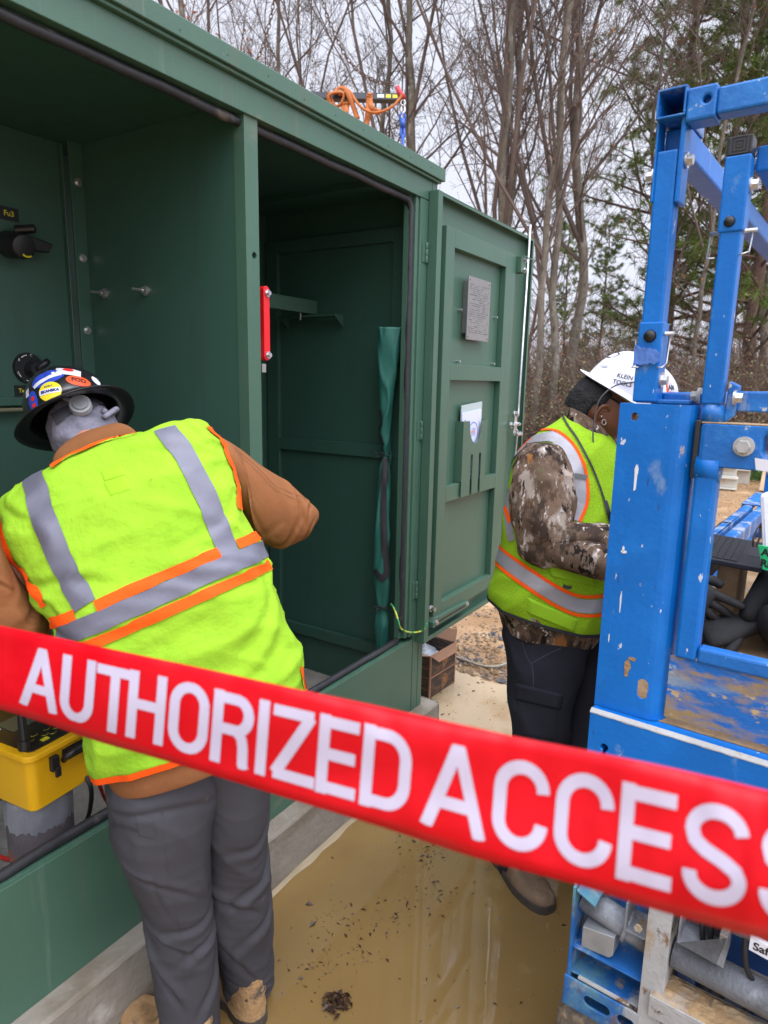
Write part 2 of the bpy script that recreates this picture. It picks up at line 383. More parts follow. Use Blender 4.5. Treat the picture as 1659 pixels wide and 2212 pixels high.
def text_on(mb, s, c, xd, yd, size, bold=0., sx=1., mi=0, shear=0.):
    vs, fs = textgeo(s, size, bold); c = Vector(c); xd = Vector(xd).normalized(); yd = Vector(yd).normalized()
    mb.add([c + xd * (p.x * sx + p.y * shear) + yd * p.y for p in vs], fs, mi); return mb
def catmull(P, n):
    P = np.asarray(P, float); m = len(P); out = []
    for i in range(n):
        t = i / (n - 1) * (m - 1); k = min(int(t), m - 2); f = t - k
        p0 = P[max(k - 1, 0)]; p1 = P[k]; p2 = P[k + 1]; p3 = P[min(k + 2, m - 1)]
        out.append(.5 * ((2 * p1) + (-p0 + p2) * f + (2 * p0 - 5 * p1 + 4 * p2 - p3) * f * f + (-p0 + 3 * p1 - 3 * p2 + p3) * f ** 3))
    return np.array(out)
def V3(a): return Vector((float(a[0]), float(a[1]), float(a[2])))
def fold(p, dirv, freq, amp, seed=0, sharp=2.0):
    """ridged cloth folds running along dirv"""
    d = Vector(dirv).normalized()
    q = p - d * p.dot(d) * .78
    n = noise.noise(q * freq + Vector((seed, seed * 1.7, 3.1)))
    return amp * ((1 - min(1, abs(n) * sharp)) ** 1.5 - .55)
def creases(L):
    """cloth creases: (u0, v0, u1, v1, width, depth) in the loft's own coordinates; a sharp valley with a soft ridge beside it"""
    def f(u, v):
        d = 0.
        for (u0, v0, u1, v1, w, h) in L:
            for uu in (u, u - 1):
                ax, ay = u1 - u0, v1 - v0; l2 = ax * ax + ay * ay; t = ((uu - u0) * ax + (v - v0) * ay) / l2
                if t < -.25 or t > 1.25: continue
                s_ = ((uu - u0) * ay - (v - v0) * ax) / math.sqrt(l2); e = math.sin(math.pi * min(1, max(0, (t + .25) / 1.5)))
                s_ += .012 * math.sin(t * 5 + u0 * 20)
                d += h * e * (.7 * math.exp(-((s_ - 1.5 * w) / (1.5 * w)) ** 2) - math.exp(-(s_ / w) ** 2))
        return d
    return f
class Loft:
    """closed cloth/limb surface through measured cross-sections.
    row = (Lx, Ly, Ldepth, Rx, Ry, Rdepth, half thickness towards camera, half thickness away)"""
    def __init__(s, rows, nu=72, nv=70, pw=2.2, disp=None, grow=0., capend=(True, True)):
        A = []
        for r in rows:
            l = dep(r[0], r[1], r[2]); q = dep(r[3], r[4], r[5]); A.append(list(l) + list(q) + [r[6], r[7]])
        A = catmull(A, nv); vs = []; s.nu = nu; s.nv = nv
        cs = (A[:, 0:3] + A[:, 3:6]) / 2
        for i in range(nv):
            c = V3(cs[i]); a = (V3(A[i, 3:6]) - V3(A[i, 0:3])) / 2
            sp = V3(cs[min(i + 2, nv - 1)]) - V3(cs[max(i - 2, 0)])
            al = a.length; an = a.normalized(); sp = (sp - an * sp.dot(an))
            b = an.cross(sp).normalized() if sp.length > 1e-6 else -CF
            if b.dot(CAM_P - c) < 0: b = -b
            for k in range(nu):
                th = 2 * math.pi * k / nu; ct = math.cos(th); st = math.sin(th)
                ex = 2 / pw
                x = -math.copysign(abs(ct) ** ex, ct) * (al + grow); y = math.copysign(abs(st) ** ex, st)
                y *= (A[i, 6] if y > 0 else A[i, 7]) + grow
                p = c + an * x + b * y
                if disp:
                    nr = (an * (x / max(al, .01) ** 2) + b * (y / max(A[i, 6], .02) ** 2))
                    if nr.length > 1e-9: p = p + nr.normalized() * disp(p, k / nu, i / (nv - 1))
                vs.append(p)
        fs = [(i * nu + k, i * nu + (k + 1) % nu, (i + 1) * nu + (k + 1) % nu, (i + 1) * nu + k) for i in range(nv - 1) for k in range(nu)]
        if capend[0]: fs.append(tuple(range(nu - 1, -1, -1)))
        if capend[1]: fs.append(tuple(range((nv - 1) * nu, nv * nu)))
        s.v = vs; s.f = fs; s._b = None
    @property
    def bvh(s):
        if s._b is None: s._b = BVHTree.FromPolygons(s.v, s.f)
        return s._b
    def into(s, mb, mi=0): mb.add(s.v, s.f, mi, True); return s
def bvh_of(mb): return BVHTree.FromPolygons([Vector(p) for p in mb.v], mb.f)
def hit(bvh, u, v):
    p, n, i, d = bvh.ray_cast(CAM_P, rayd(u, v))
    if p is None:
        # silhouette: nearest surface point to the ray
        best = None
        for t in np.linspace(.8, 3.0, 45):
            q = CAM_P + rayd(u, v) * float(t); pp, nn, ii, dd = bvh.find_nearest(q)
            if best is None or dd < best[0]: best = (dd, pp, nn)
        p, n = best[1], best[2]
    if n.dot(CAM_P - p) < 0: n = -n
    return p, n
def drape(bvh, p, n, off):
    q, nn, i, d = bvh.ray_cast(p + n * .06, -n, .14)
    if q is None:
        q, nn, i, d = bvh.find_nearest(p)
    if nn.dot(n) < 0: nn = -nn
    return q + nn * off
def band(mb, bvh, path, width, off=.0025, mi=0, step=.008, across=5, thick=0.0012, pull=None):
    """strip of trim laid along a measured path on a garment"""
    P = catmull([list(a) for a in path], max(8, len(path) * 10))
    if pull:
        for a in P:
            dx, dy = pull[0] - a[0], pull[1] - a[1]; L_ = math.hypot(dx, dy); k = 0
            while k < 60 and bvh.ray_cast(CAM_P, rayd(a[0] + dx / L_ * k, a[1] + dy / L_ * k))[0] is None: k += 1
            if k: k += 5
            a[0] += dx / L_ * k; a[1] += dy / L_ * k
        P[:, 0] = np.convolve(np.pad(P[:, 0], 3, 'edge'), np.ones(7) / 7, 'valid'); P[:, 1] = np.convolve(np.pad(P[:, 1], 3, 'edge'), np.ones(7) / 7, 'valid')
    pts = [hit(bvh, a[0], a[1]) for a in P]
    # even spacing
    C = [pts[0]]
    for p in pts[1:]:
        if (p[0] - C[-1][0]).length > step: C.append(p)
    n = len(C)
    if n < 2: return
    pos = [c[0] for c in C]
    nr = []
    for i in range(n):
        a = Vector((0, 0, 0))
        for j in range(max(0, i - 3), min(n, i + 4)): a += C[j][1]
        nr.append(a.normalized())
    vs = []; w = width
    for i in range(n):
        t = (pos[min(i + 2, n - 1)] - pos[max(i - 2, 0)]).normalized()
        x = t.cross(nr[i]).normalized()
        for k in range(across):
            vs.append(drape(bvh, pos[i] + x * w * (k / (across - 1) - .5), nr[i], off))
    m = across
    fs = [(i * m + k, i * m + k + 1, (i + 1) * m + k + 1, (i + 1) * m + k) for i in range(n - 1) for k in range(m - 1)]
    mb.add(vs, fs, mi, True)
def patch(mb, bvh, quad, off=.004, mi=0, n=14):
    """four-cornered piece of cloth laid on a garment (corners in measured px, clockwise)"""
    vs = []; q = [Vector(c) for c in quad]
    for j in range(n + 1):
        for i in range(n + 1):
            a = q[0].lerp(q[1], i / n); b = q[3].lerp(q[2], i / n); c = a.lerp(b, j / n)
            p, nn = hit(bvh, c.x, c.y); e = min(i, n - i, j, n - j)
            vs.append(p + nn * (off if e > 0 else .0005))
    m = n + 1
    mb.add(vs, [(j * m + i, j * m + i + 1, (j + 1) * m + i + 1, (j + 1) * m + i) for j in range(n) for i in range(n)], mi, True)
def drape2(bvh, p, n, off):
    q, nn, i, d = bvh.ray_cast(p + n * .014, -n, .06)
    if q is None: q, nn, i, d = bvh.find_nearest(p)
    if nn.dot(n) < 0: nn = -nn
    return q + nn * off
def decal(mb, bvh, u, v, shape, updir=None, off=.0015, mi=0):
    """flat shape (list of verts 2D + faces) wrapped on a curved surface at the measured px"""
    p, n = hit(bvh, u, v); vs2, fs = shape
    up = Vector(updir) if updir is not None else CU
    y = (up - n * up.dot(n)).normalized(); x = y.cross(n).normalized()
    if x.dot(CR) < 0 and updir is None: x = -x
    mb.add([drape2(bvh, p + x * a[0] + y * a[1], n, off) for a in vs2], fs, mi)
def disc(rx, ry=None, n=28, rings=3):
    ry = ry or rx; vs = [(0, 0)]; fs = []
    for r in range(1, rings + 1):
        for k in range(n): vs.append((rx * r / rings * math.cos(2 * math.pi * k / n), ry * r / rings * math.sin(2 * math.pi * k / n)))
    for k in range(n): fs.append((0, 1 + k, 1 + (k + 1) % n))
    for r in range(rings - 1):
        o = 1 + r * n
        for k in range(n): fs.append((o + k, o + n + k, o + n + (k + 1) % n, o + (k + 1) % n))
    return vs, fs
def rect2(w, h, n=8):
    vs = [((i / n - .5) * w, (j / n - .5) * h) for j in range(n + 1) for i in range(n + 1)]; m = n + 1
    return vs, [(j * m + i, j * m + i + 1, (j + 1) * m + i + 1, (j + 1) * m + i) for j in range(n) for i in range(n)]
def text2(s, size, bold=0., sx=1.):
    vs, fs = textgeo(s, size, bold); return [(p.x * sx, p.y) for p in vs], fs
# ================================================================ SETTING: ground, water, concrete
def hgt(x, y):
    n = noise.noise
    d = math.hypot(x, y)
    z = n(Vector((x * .25, y * .25, 1))) * .10 + n(Vector((x * 1.1, y * 1.1, 5))) * .035 + n(Vector((x * 4, y * 4, 9))) * .012
    # ruts behind the machine run across the view
    rut = .05 * math.sin(x * 3.1 + n(Vector((x * .5, y * .4, 2))) * 3) * (1 if 4.5 < x < 13 else 0)
    z += rut * .8
    far = min(1, max(0, (x - 3.3) / 1.2))
    far = max(far, min(1, max(0, (abs(y - 0) - 5) / 2)), min(1, max(0, (-x - 1.5) / 1.5)))
    shallow = min(1, max(0, (x - 2.35) / .25 - .0)) * (1 if x < 9 else 0)
    near = -.035 + n(Vector((x * 2.2, y * 2.2, 3))) * .012
    slab = .006 + n(Vector((x * 1.7, y * 1.7, 7))) * .005
    zn = near * (1 - shallow) + slab * shallow
    return zn * (1 - far) + (z + .035) * far
def spaced(a, b, c0, c1, step, far):
    L = list(np.arange(c0, c1 + 1e-6, step)); s = step; x = c1
    while x < b: s *= 1.16; x += s; L.append(min(x, b))
    s = step; x = c0; Lo = []
    while x > a: s *= 1.16; x -= s; Lo.append(max(x, a))
    return Lo[::-1] + L
gx = spaced(-150, 260, -.6, 14, .09, 1); gy = spaced(-160, 160, -2.0, 5.6, .09, 1)
mb = MB()
mb.add([(x, y, hgt(x, y)) for y in gy for x in gx],
       [(j * len(gx) + i, j * len(gx) + i + 1, (j + 1) * len(gx) + i + 1, (j + 1) * len(gx) + i) for j in range(len(gy) - 1) for i in range(len(gx) - 1)], 0, True)
m_ground = mat('wet_clay_ground', (.34, .205, .10), .5, var=.25, vs=2.2, bump=.03, bs=9, bdet=9,
               layers=[((.27, .15, .065), 1.6, .5, .62), ((.13, .12, .11), 1.1, .6, .68, (1, 1, 1), .5), ((.52, .37, .22), 3, .56, .7, (1, 1, 1), .4), ((.15, .09, .05), 26, .62, .7)])
m_silt = mat('wet_silt', (.46, .35, .22), .22, var=.1, vs=2.5, bump=.0016, bs=24, layers=[((.36, .24, .12), 3.2, .52, .68), ((.10, .06, .035), 90, .715, .74)], spec=.6)
gnd = mb.build('ground', [m_ground, m_silt]); tag(gnd, kind='structure')
for p in gnd.data.polygons:
    c = p.center
    if -3 < c.x < 3.35 + .25 * noise.noise(Vector((c.y * 2, 0, 0))) and -4 < c.y < 3.0: p.material_index = 1
# muddy water lying on it
m_water = mat('muddy_puddle_water', (.19, .118, .042), .03, var=.10, vs=1.6, bump=.0005, bs=4, bdet=2, spec=.55,
              layers=[((.27, .17, .06), 1.2, .5, .75), ((.33, .24, .12), 2.2, .6, .78)])
mb = MB(); xs = np.linspace(-3, 2.9, 60); ys = np.linspace(-4, 3.0, 60)
mb.add([(x, y, 0.0) for y in ys for x in xs], [(j * 60 + i, j * 60 + i + 1, (j + 1) * 60 + i + 1, (j + 1) * 60 + i) for j in range(59) for i in range(59)])
tag(mb.build('puddle_water', m_water), kind='structure')
# concrete pad under the cabinet
mb = MB(); N_ = 120; vs = []
prof = [(1.312, -.12), (1.3125, .02), (1.314, .19), (1.321, .2), (2.62, .2), (2.62, -.12)]
Xs = np.linspace(-1.2, 2.56, N_)
for X_ in Xs:
    for (y, z) in prof: vs.append((X_, y + noise.noise(Vector((X_ * 5, y, z * 9))) * .003, z))
P_ = len(prof)
fs = [(i * P_ + k, i * P_ + k + 1, (i + 1) * P_ + k + 1, (i + 1) * P_ + k) for i in range(N_ - 1) for k in range(P_ - 1)]
fs += [tuple(range(P_)), tuple(range((N_ - 1) * P_, N_ * P_))[::-1]]
mb.add(vs, fs)
o = mb.build('concrete_pad', m_concrete, bevel=.004); tag(o, kind='structure')
# pale splash line of dried silt at the foot of the pad
mb = MB(); vs = []; k = 0
for i in range(140):
    x = -.6 + i * .0225; w = .012 + .012 * noise.noise(Vector((x * 9, 0, 4))) + .02 * max(0, noise.noise(Vector((x * 3, 2, 4))))
    vs += [(x, 1.314, .014), (x, 1.311 - w * .4, .006), (x, 1.311 - w, .0012)]
mb.add(vs, [(3 * i + j, 3 * i + j + 1, 3 * i + j + 4, 3 * i + j + 3) for i in range(139) for j in range(2)])
o = mb.build('silt_edge', mat('pale_silt_edge', (.31, .24, .14), .5, var=.1)); tag(o, kind='structure')

# ================================================================ CABINET
cab = empty('equipment_cabinet', (1.0, 1.38, .2), 'large green metal walk-up cabinet with open front on a concrete pad', 'cabinet')
G = dict(parent=cab)
XL, XR, Y0, Y1, Z0, ZT = -.9, 2.5, 1.376, 2.27, .2, 2.40
mb = MB(); mb.box(XL - .02, 2.522, 1.352, 2.3, 2.4215, 2.467); mb.box(XL - .005, 2.508, 1.362, 2.29, 2.412, 2.4213)
roof = mb.build('roof', m_green, cab, bevel=.0025)
mb = MB()   # welded studs / rivet dots along the roof lip
for i in range(15): mb.cyl((.3 + i * .15, 1.3525, 2.437 + (i % 3) * .004), (.3 + i * .15, 1.3505, 2.437 + (i % 3) * .004), .0022, None, 8)
build_each(mb, 'rivet', m_green, roof)
mb = MB(); mb.box(XL, 2.459, Y0, 1.41, 2.338, 2.4118); mb.box(XL, 2.459, 1.41, 1.425, 2.33, 2.40)
mb.build('header', m_green, cab, bevel=.002)
mb = MB(); mb.box(2.461, 2.5, Y0 - .001, 1.42, .2, 2.4118); mb.box(2.375, 2.4575, Y0, 1.40, .56, 2.336); mb.box(2.33, 2.378, 1.40, 1.425, .56, 2.338); mb.box(2.352, 2.374, 1.384, 1.402, .56, 2.338)
mb.build('jamb', m_green, cab, bevel=.002)
mb = MB(); mb.box(XL, 2.408, Y0, 1.386, .2, .54); mb.box(XL, 2.408, 1.3862, 1.43, .53, .5398); mb.box(2.4115, 2.459, Y0 - .0005, 1.40, .2, .557)
mb.box(XL, 2.4, 1.43, 1.436, .4, .54)
sill = mb.build('sill', m_green, cab, bevel=.002)
mb = MB(); mb.box(2.47, 2.495, 1.425, Y1, Z0, ZT); ew = mb.build('end_wall', m_green_shaded, cab)
mb = MB(); mb.box(XL, 2.469, Y1 - .02, Y1, Z0, ZT); mb.build('back_wall', m_green_shaded, cab)
mb = MB(); mb.box(XL, XL + .02, 1.425, Y1 - .021, Z0, ZT); mb.build('left_wall', m_green_shaded, cab)
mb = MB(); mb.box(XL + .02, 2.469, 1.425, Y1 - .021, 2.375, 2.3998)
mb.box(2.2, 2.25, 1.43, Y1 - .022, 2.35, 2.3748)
mb.build('ceiling', m_green_shaded, cab)
mb = MB(); mb.box(XL + .02, 2.469, 1.437, Y1 - .021, .2005, .215)
fl = mb.build('cabinet_floor', m_sediment, cab)
# black bulb gasket round the opening
mb = MB()
wob = lambda i, a: noise.noise(Vector((i * .9, a, 0))) * .003
pts = [(x, 1.405 + wob(x * 9, 1), 2.322 + wob(x * 7, 2) * 1.5) for x in np.linspace(XL + .02, 2.31, 60)]
pts += [(2.325, 1.404, 2.318), (2.337, 1.402, 2.305), (2.342, 1.40, 2.285)]
pts += [(2.342 + wob(z * 7, 3) * .7, 1.400, z) for z in np.linspace(2.25, .60, 40)]
mb.tube(pts, .0125, 10)
mb.build('door_gasket', m_rubber, cab)
mb = MB(); mb.tube([(x, 1.408 + wob(x * 9, 5) * 1.2, .552 + wob(x * 8, 6)) for x in np.linspace(XL + .02, 2.33, 70)], .0135, 10)
mb.build('sill_gasket', m_rubber, cab)
# framed door panel on the end wall, seen from inside
mb = MB()
X1 = 2.4695; t = .022
mb.box(X1 - t, X1, 1.47, 1.545, .30, 2.26); mb.box(X1 - t, X1, 2.17, 2.24, .30, 2.26)
mb.box(X1 - t + .001, X1, 1.5453, 2.1697, 2.205, 2.259); mb.box(X1 - t + .001, X1, 1.5453, 2.1697, 1.315, 1.372); mb.box(X1 - t + .001, X1, 1.5453, 2.1697, .40, .452)
mb.box(X1 - .008, X1, 1.455, 1.47, .3, 2.3)
mb.build('wall_stiffener', m_green_shaded, ew, bevel=.002)
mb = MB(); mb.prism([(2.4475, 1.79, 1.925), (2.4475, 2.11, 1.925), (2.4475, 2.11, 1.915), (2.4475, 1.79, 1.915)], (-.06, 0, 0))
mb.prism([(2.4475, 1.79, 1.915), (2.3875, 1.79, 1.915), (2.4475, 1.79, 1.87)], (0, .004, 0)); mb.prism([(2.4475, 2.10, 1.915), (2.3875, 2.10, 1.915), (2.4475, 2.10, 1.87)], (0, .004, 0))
mb.build('shelf_bracket', m_green_shaded, ew, bevel=.001)
mb = MB(); mb.box(1.495, 2.462, 1.945, 1.949, 1.932, 1.99); mb.box(1.495, 2.462, 1.9492, 1.985, 1.932, 1.936)
bm_ = mb.build('support_beam', m_green, cab, bevel=.001)
mb = MB(); mb.cyl((2.36, 1.96, 1.931), (2.36, 1.96, 1.90), .004, None, 8); mb.build('bolt', m_steel, bm_)
# vertical channels at the back of the right bay
mb = MB(); mb.box(1.60, 1.605, 2.16, 2.249, .22, 2.36); mb.box(1.95, 1.99, 2.2, 2.249, .22, 2.36); mb.box(2.2, 2.24, 2.19, 2.249, .22, 2.36)
mb.build('back_channel', m_green_shaded, cab, bevel=.002)
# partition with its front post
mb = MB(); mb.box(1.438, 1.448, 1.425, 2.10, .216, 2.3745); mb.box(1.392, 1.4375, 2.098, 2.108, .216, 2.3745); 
part = mb.build('partition', m_green_shaded, cab, bevel=.001)
mb = MB(); mb.box(1.436, 1.487, 1.384, 1.4245, .541, 2.37); mb.box(1.487, 1.4885, 1.3845, 1.424, .541, 2.37)
post = mb.build('partition_post', m_green, cab, bevel=.004)
cm = MB(); cm.cyl((1.468, 1.37, 1.985), (1.468, 1.43, 1.985), .009, None, 20); cut(post, cm)
mb = MB()
for z in (2.255, 2.023, 1.793, 1.0): mb.hexbolt((1.415, 2.0975, z), (0, -1, 0), .009, .012)
build_each(mb, 'flange_bolt', m_steel, part)
mb = MB()
for (y, z) in ((2.018, 1.911), (1.813, 1.909)):
    mb.hexbolt((1.4378, y, z), (-1, 0, 0), .011, .018); mb.cyl((1.42, y, z), (1.385, y, z), .0045, None, 10)
build_each(mb, 'stud', m_steel, part)
mb = MB()
for (y, z) in ((1.44, 2.21), (1.44, 1.99), (1.45, 1.37)): mb.hexbolt((1.489, y + .03, z), (1, 0, 0), .007, .014)
build_each(mb, 'post_bolt', m_steel, part)
# front of the apparatus in the left bay
mb = MB(); mb.box(XL + .02, 1.3915, 2.15, 2.249, 1.552, 2.3745); mb.box(XL + .02, 1.3915, 2.19, 2.249, .216, 1.5515)
mb.box(XL + .02, 1.262, 2.135, 2.149, 1.548, 1.572); mb.box(1.386, 1.392, 2.13, 2.1498, .9, 2.37)
tank = mb.build('apparatus_front', m_green_shaded, cab, bevel=.002)
mb = MB(); mb.tube([(XL + .05, 2.142, 1.535), (1.25, 2.142, 1.535)], .006, 8); mb.build('cream_bead', mat('cream_sealant', (.35, .33, .2), .6), tank)
dial = empty('tap_switch_dial', (1.231, 2.149, 1.665)); dial.parent = cab; dial.location = Vector((1.231, 2.149, 1.665)) - cab.location
mb = MB(); mb.cyl((1.231, 2.1495, 1.665), (1.231, 2.138, 1.665), .049, .047, 40); mb.build('dial_plate', m_black, dial)
mb = MB(); mb.cyl((1.238, 2.138, 1.662), (1.238, 2.105, 1.662), .026, .021, 24)
mb.tube([(1.238, 2.108, 1.662), (1.262, 2.10, 1.682), (1.272, 2.10, 1.69)], [.013, .011, .009], 10); mb.cyl((1.24, 2.106, 1.66), (1.24, 2.102, 1.66), .005, None, 10)
mb.build('knob', m_black, dial)
mb = MB()
for a0, a1 in ((100, 128), (205, 222), (250, 285), (300, 318)):
    L_ = [(1.231 + .041 * math.cos(math.radians(a)), 2.1372, 1.665 + .041 * math.sin(math.radians(a))) for a in np.linspace(a0, a1, 7)]
    mb.tube(L_, .0016, 6)
for ch, a in (('B', 142), ('C', 80), ('A', 200), ('D', 20)):
    text_on(mb, ch, (1.231 + .041 * math.cos(math.radians(a)), 2.1374, 1.665 + .041 * math.sin(math.radians(a))), (1, 0, 0), (0, 0, 1), .011)
build_each(mb, 'dial_mark', m_white, dial, 0, .0015)
def signplate(name, x, z, w, h, s, size, dx=0):
    mb = MB(); mb.box(x - w / 2, x + w / 2, 2.1465, 2.1495, z - h / 2, z + h / 2); p = mb.build(name, m_black, tank)
    mb = MB(); text_on(mb, s, (x + dx, 2.146, z), (1, 0, 0), (0, 0, 1), size, .0004); mb.build('lettering', m_yprint, p)
signplate('name_plate', 1.232, 1.594, .10, .034, 'Tap switch', .0175)
signplate('name_plate', 1.197, 2.124, .085, .038, 'Fu3', .022, .012)
h_ = empty('fuse_handle', (1.20, 2.149, 2.05)); h_.parent = cab; h_.location = Vector((1.2, 2.149, 2.05)) - cab.location
mb = MB(); mb.cyl((1.20, 2.149, 2.035), (1.20, 2.06, 2.02), .04, .035, 24, 0, True); mb.cyl((1.21, 2.12, 2.075), (1.25, 2.08, 2.082), .014, .013, 12)
mb.prism([(1.215, 2.10, 2.06), (1.30, 2.10, 2.045), (1.285, 2.10, 2.018), (1.215, 2.10, 2.016)], (0, -.03, 0)); mb.build('bayonet_body', m_black, h_, bevel=.003)
mb = MB(); mb.tube([(1.205 + .02 * math.cos(a), 2.058, 2.012 + .02 * math.sin(a)) for a in np.linspace(-2.3, -.9, 8)], .003, 6); mb.build('yellow_mark', m_yprint, h_)
# red insulator link and its aluminium tab
ins = empty('red_link', (1.53, 1.40, 1.70)); ins.parent = cab; ins.location = Vector((1.53, 1.40, 1.70)) - cab.location
mb = MB(); z0, z1, xc, hw = 1.700, 1.912, 1.531, .0125; pl_ = []
for a in range(0, 181, 15): pl_.append((xc + hw * math.cos(math.radians(a)), 1.398, z1 - hw + hw * math.sin(math.radians(a))))
for a in range(180, 361, 15): pl_.append((xc + hw * math.cos(math.radians(a)), 1.398, z0 + hw + hw * math.sin(math.radians(a))))
mb.prism(pl_, (0, .022, 0)); mb.build('insulator_bar', m_red, ins, bevel=.0015)
mb = MB(); mb.hexbolt((xc + .003, 1.398, z1 - .02), (0, -1, 0), .0075, .01); mb.hexbolt((xc + .003, 1.398, z0 + .016), (0, -1, 0), .0075, .01); build_each(mb, 'bolt', m_steel, ins)
mb = MB(); mb.box(1.490, 1.527, 1.4215, 1.425, 1.665, 1.77); mb.box(1.510, 1.527, 1.4, 1.4213, 1.665, 1.69); mb.cyl((1.4995, 1.4215, 1.752), (1.4995, 1.417, 1.752), .005, None, 12); mb.cyl((1.4995, 1.4215, 1.71), (1.4995, 1.417, 1.71), .005, None, 12)
mb.build('aluminium_tab', m_alu, ins, bevel=.001)
# ---- open door
door = empty('door', (2.44, 1.38, .52)); door.parent = cab; door.location = Vector((2.44, 1.38, .52)) - cab.location
XA, XB, ZA, ZB = 2.468, 3.475, .520, 2.373
mb = MB(); mb.box(XA, XB, 1.372, 1.376, ZA, ZB)
mb.box(XA - .034, XA + .004, 1.333, 1.374, ZA, ZB); mb.box(XB - .004, XB, 1.335, 1.3718, ZA, ZB)
mb.box(XA + .004, XB - .004, 1.335, 1.3718, ZB - .004, ZB); mb.box(XA + .004, XB - .004, 1.335, 1.3718, ZA, ZA + .004)
mb.box(XB - .018, XB - .004, 1.335, 1.338, ZA + .004, ZB - .004); mb.box(XA + .004, XB - .018, 1.335, 1.338, ZA + .004, ZA + .02); mb.box(XA + .004, XB - .018, 1.335, 1.338, ZB - .014, ZB - .004)
mb.build('door_panel', m_green, door, bevel=.0012)
mb = MB(); ya, yb = 1.340, 1.3716
mb.box(2.525, 2.602, ya, yb, .597, 2.262); mb.box(3.145, 3.265, ya + .002, yb, .61, 2.262)
mb.box(2.603, 3.144, ya + .001, yb, 2.19, 2.262); mb.box(2.603, 3.144, ya + .001, yb, 1.655, 1.722); mb.box(2.603, 3.144, ya + .001, yb, 1.125, 1.197); mb.box(2.603, 3.144, ya + .001, yb, .598, .665)
mb.build('stiffener_frame', m_green, door, bevel=.002)
mb = MB()
for z in (2.143, 1.45, .764):
    mb.box(2.392, 2.412, 1.3725, 1.3755, z - .038, z + .038)
    for k in range(3): mb.cyl((2.422, 1.372, z - .038 + k * .0257), (2.422, 1.372, z - .0135 + k * .0257), .0075, None, 14, 0, True)
build_each(mb, 'hinge', m_green, door, .0008, .012)
mb = MB(); mb.tube([(3.388, 1.328, 2.425), (3.362, 1.326, 1.55), (3.36, 1.324, 1.49), (3.345, 1.324, 1.475)], .0065, 10); mb.tube([(3.335, 1.322, 1.41), (3.352, 1.322, 1.40), (3.345, 1.322, 1.30), (3.335, 1.328, .55)], .0065, 10)
build_each(mb, 'latch_rod', m_steel, door)
mb = MB(); mb.prism([(3.318, 1.328, 1.50), (3.345, 1.328, 1.505), (3.352, 1.328, 1.40), (3.325, 1.328, 1.375), (3.305, 1.328, 1.39)], (0, -.005, 0))
for (x, z) in ((3.285, 1.435), (3.34, 1.44), (3.325, 1.49), (3.37, 1.39)): mb.hexbolt((x, 1.335, z), (0, -1, 0), .011, .028)
mb.cyl((3.28, 1.318, 1.437), (3.375, 1.318, 1.437), .008, None, 12); mb.cyl((3.33, 1.316, 1.385), (3.39, 1.312, 1.385), .009, None, 12)
mb.build('latch', m_steel, door, bevel=.0008)
mb = MB(); mb.box(3.275, 3.335, 1.318, 1.3715, 2.185, 2.26); mb.box(3.275, 3.40, 1.305, 1.312, 2.255, 2.262)
mb.build('rod_guide', m_green, door, bevel=.002)
mb = MB()
for (x, z) in ((3.315, 2.245), (3.315, 2.2)): mb.hexbolt((x, 1.318, z), (0, -1, 0), .009, .012)
build_each(mb, 'bolt', m_steel, door)
mb = MB()
for (x, z) in ((2.715, 1.955), (3.095, 1.955), (2.715, 1.737), (3.09, 1.737)): mb.cyl((x, 1.372, z), (x, 1.352, z), .005, None, 10)
build_each(mb, 'stud', m_steel, door)
mb = MB(); mb.box(2.735, 2.965, 1.336, 1.3425, 1.832, 2.098)
for (x, z) in ((2.75, 2.085), (2.95, 2.085), (2.75, 1.845), (2.95, 1.845)): mb.cyl((x, 1.336, z), (x, 1.333, z), .0045, None, 10)
mb.box(2.755, 2.76, 1.3427, 1.3715, 1.86, 2.08); mb.box(2.94, 2.945, 1.3427, 1.3715, 1.86, 2.08)
plq = mb.build('rating_plate', m_plaque, door, bevel=.001)
mb = MB(); rr = random.Random(4)
for i in range(24):
    z = 2.065 - i * .0088; x = 2.752
    while x < 2.945:
        w = rr.uniform(.008, .034)
        if rr.random() < .7: mb.box(x, min(x + w, 2.95), 1.3353, 1.3362, z, z + rr.choice((.0014, .0022, .0032)))
        x += w + rr.uniform(.003, .012)
mb.build('engraved_lines', m_engrave, plq)
mb = MB(); pa = [(2.735, 1.335, 1.145)]
pa = [(2.735, 1.13), (2.735, 1.475), (2.80, 1.475)] + [(2.865 + .063 * math.cos(math.radians(a)), 1.47 + .10 * math.sin(math.radians(a))) for a in range(190, 351, 12)] + [(2.93, 1.475), (2.99, 1.475), (2.99, 1.13)]
mb.prism([(x, 1.332, z) for x, z in pa], (0, .003, 0)); mb.box(2.735, 2.738, 1.335, 1.371, 1.2, 1.475); mb.box(2.987, 2.99, 1.335, 1.371, 1.2, 1.475)
pk = mb.build('document_pocket', m_green, door)
cm = MB()
for xc in (2.835, 2.925):
    q = [(xc + .012 * math.cos(math.radians(a)), 1.325, (1.31 if a <= 180 else 1.0) + .012 * math.sin(math.radians(a))) for a in range(0, 360, 20)]
    cm.prism(q, (0, .012, 0))
cut(pk, cm)
mb = MB(); mb.prism([(2.50, 1.325, .60), (2.52, 1.325, .615), (2.86, 1.325, .605), (2.86, 1.325, .575), (2.50, 1.325, .575)], (0, .035, 0))
sl = mb.build('door_stay', m_green, door, bevel=.0015)
mb = MB(); mb.box(2.545, 2.815, 1.3235, 1.3248, .588, .596); mb.build('slot', m_black, sl)
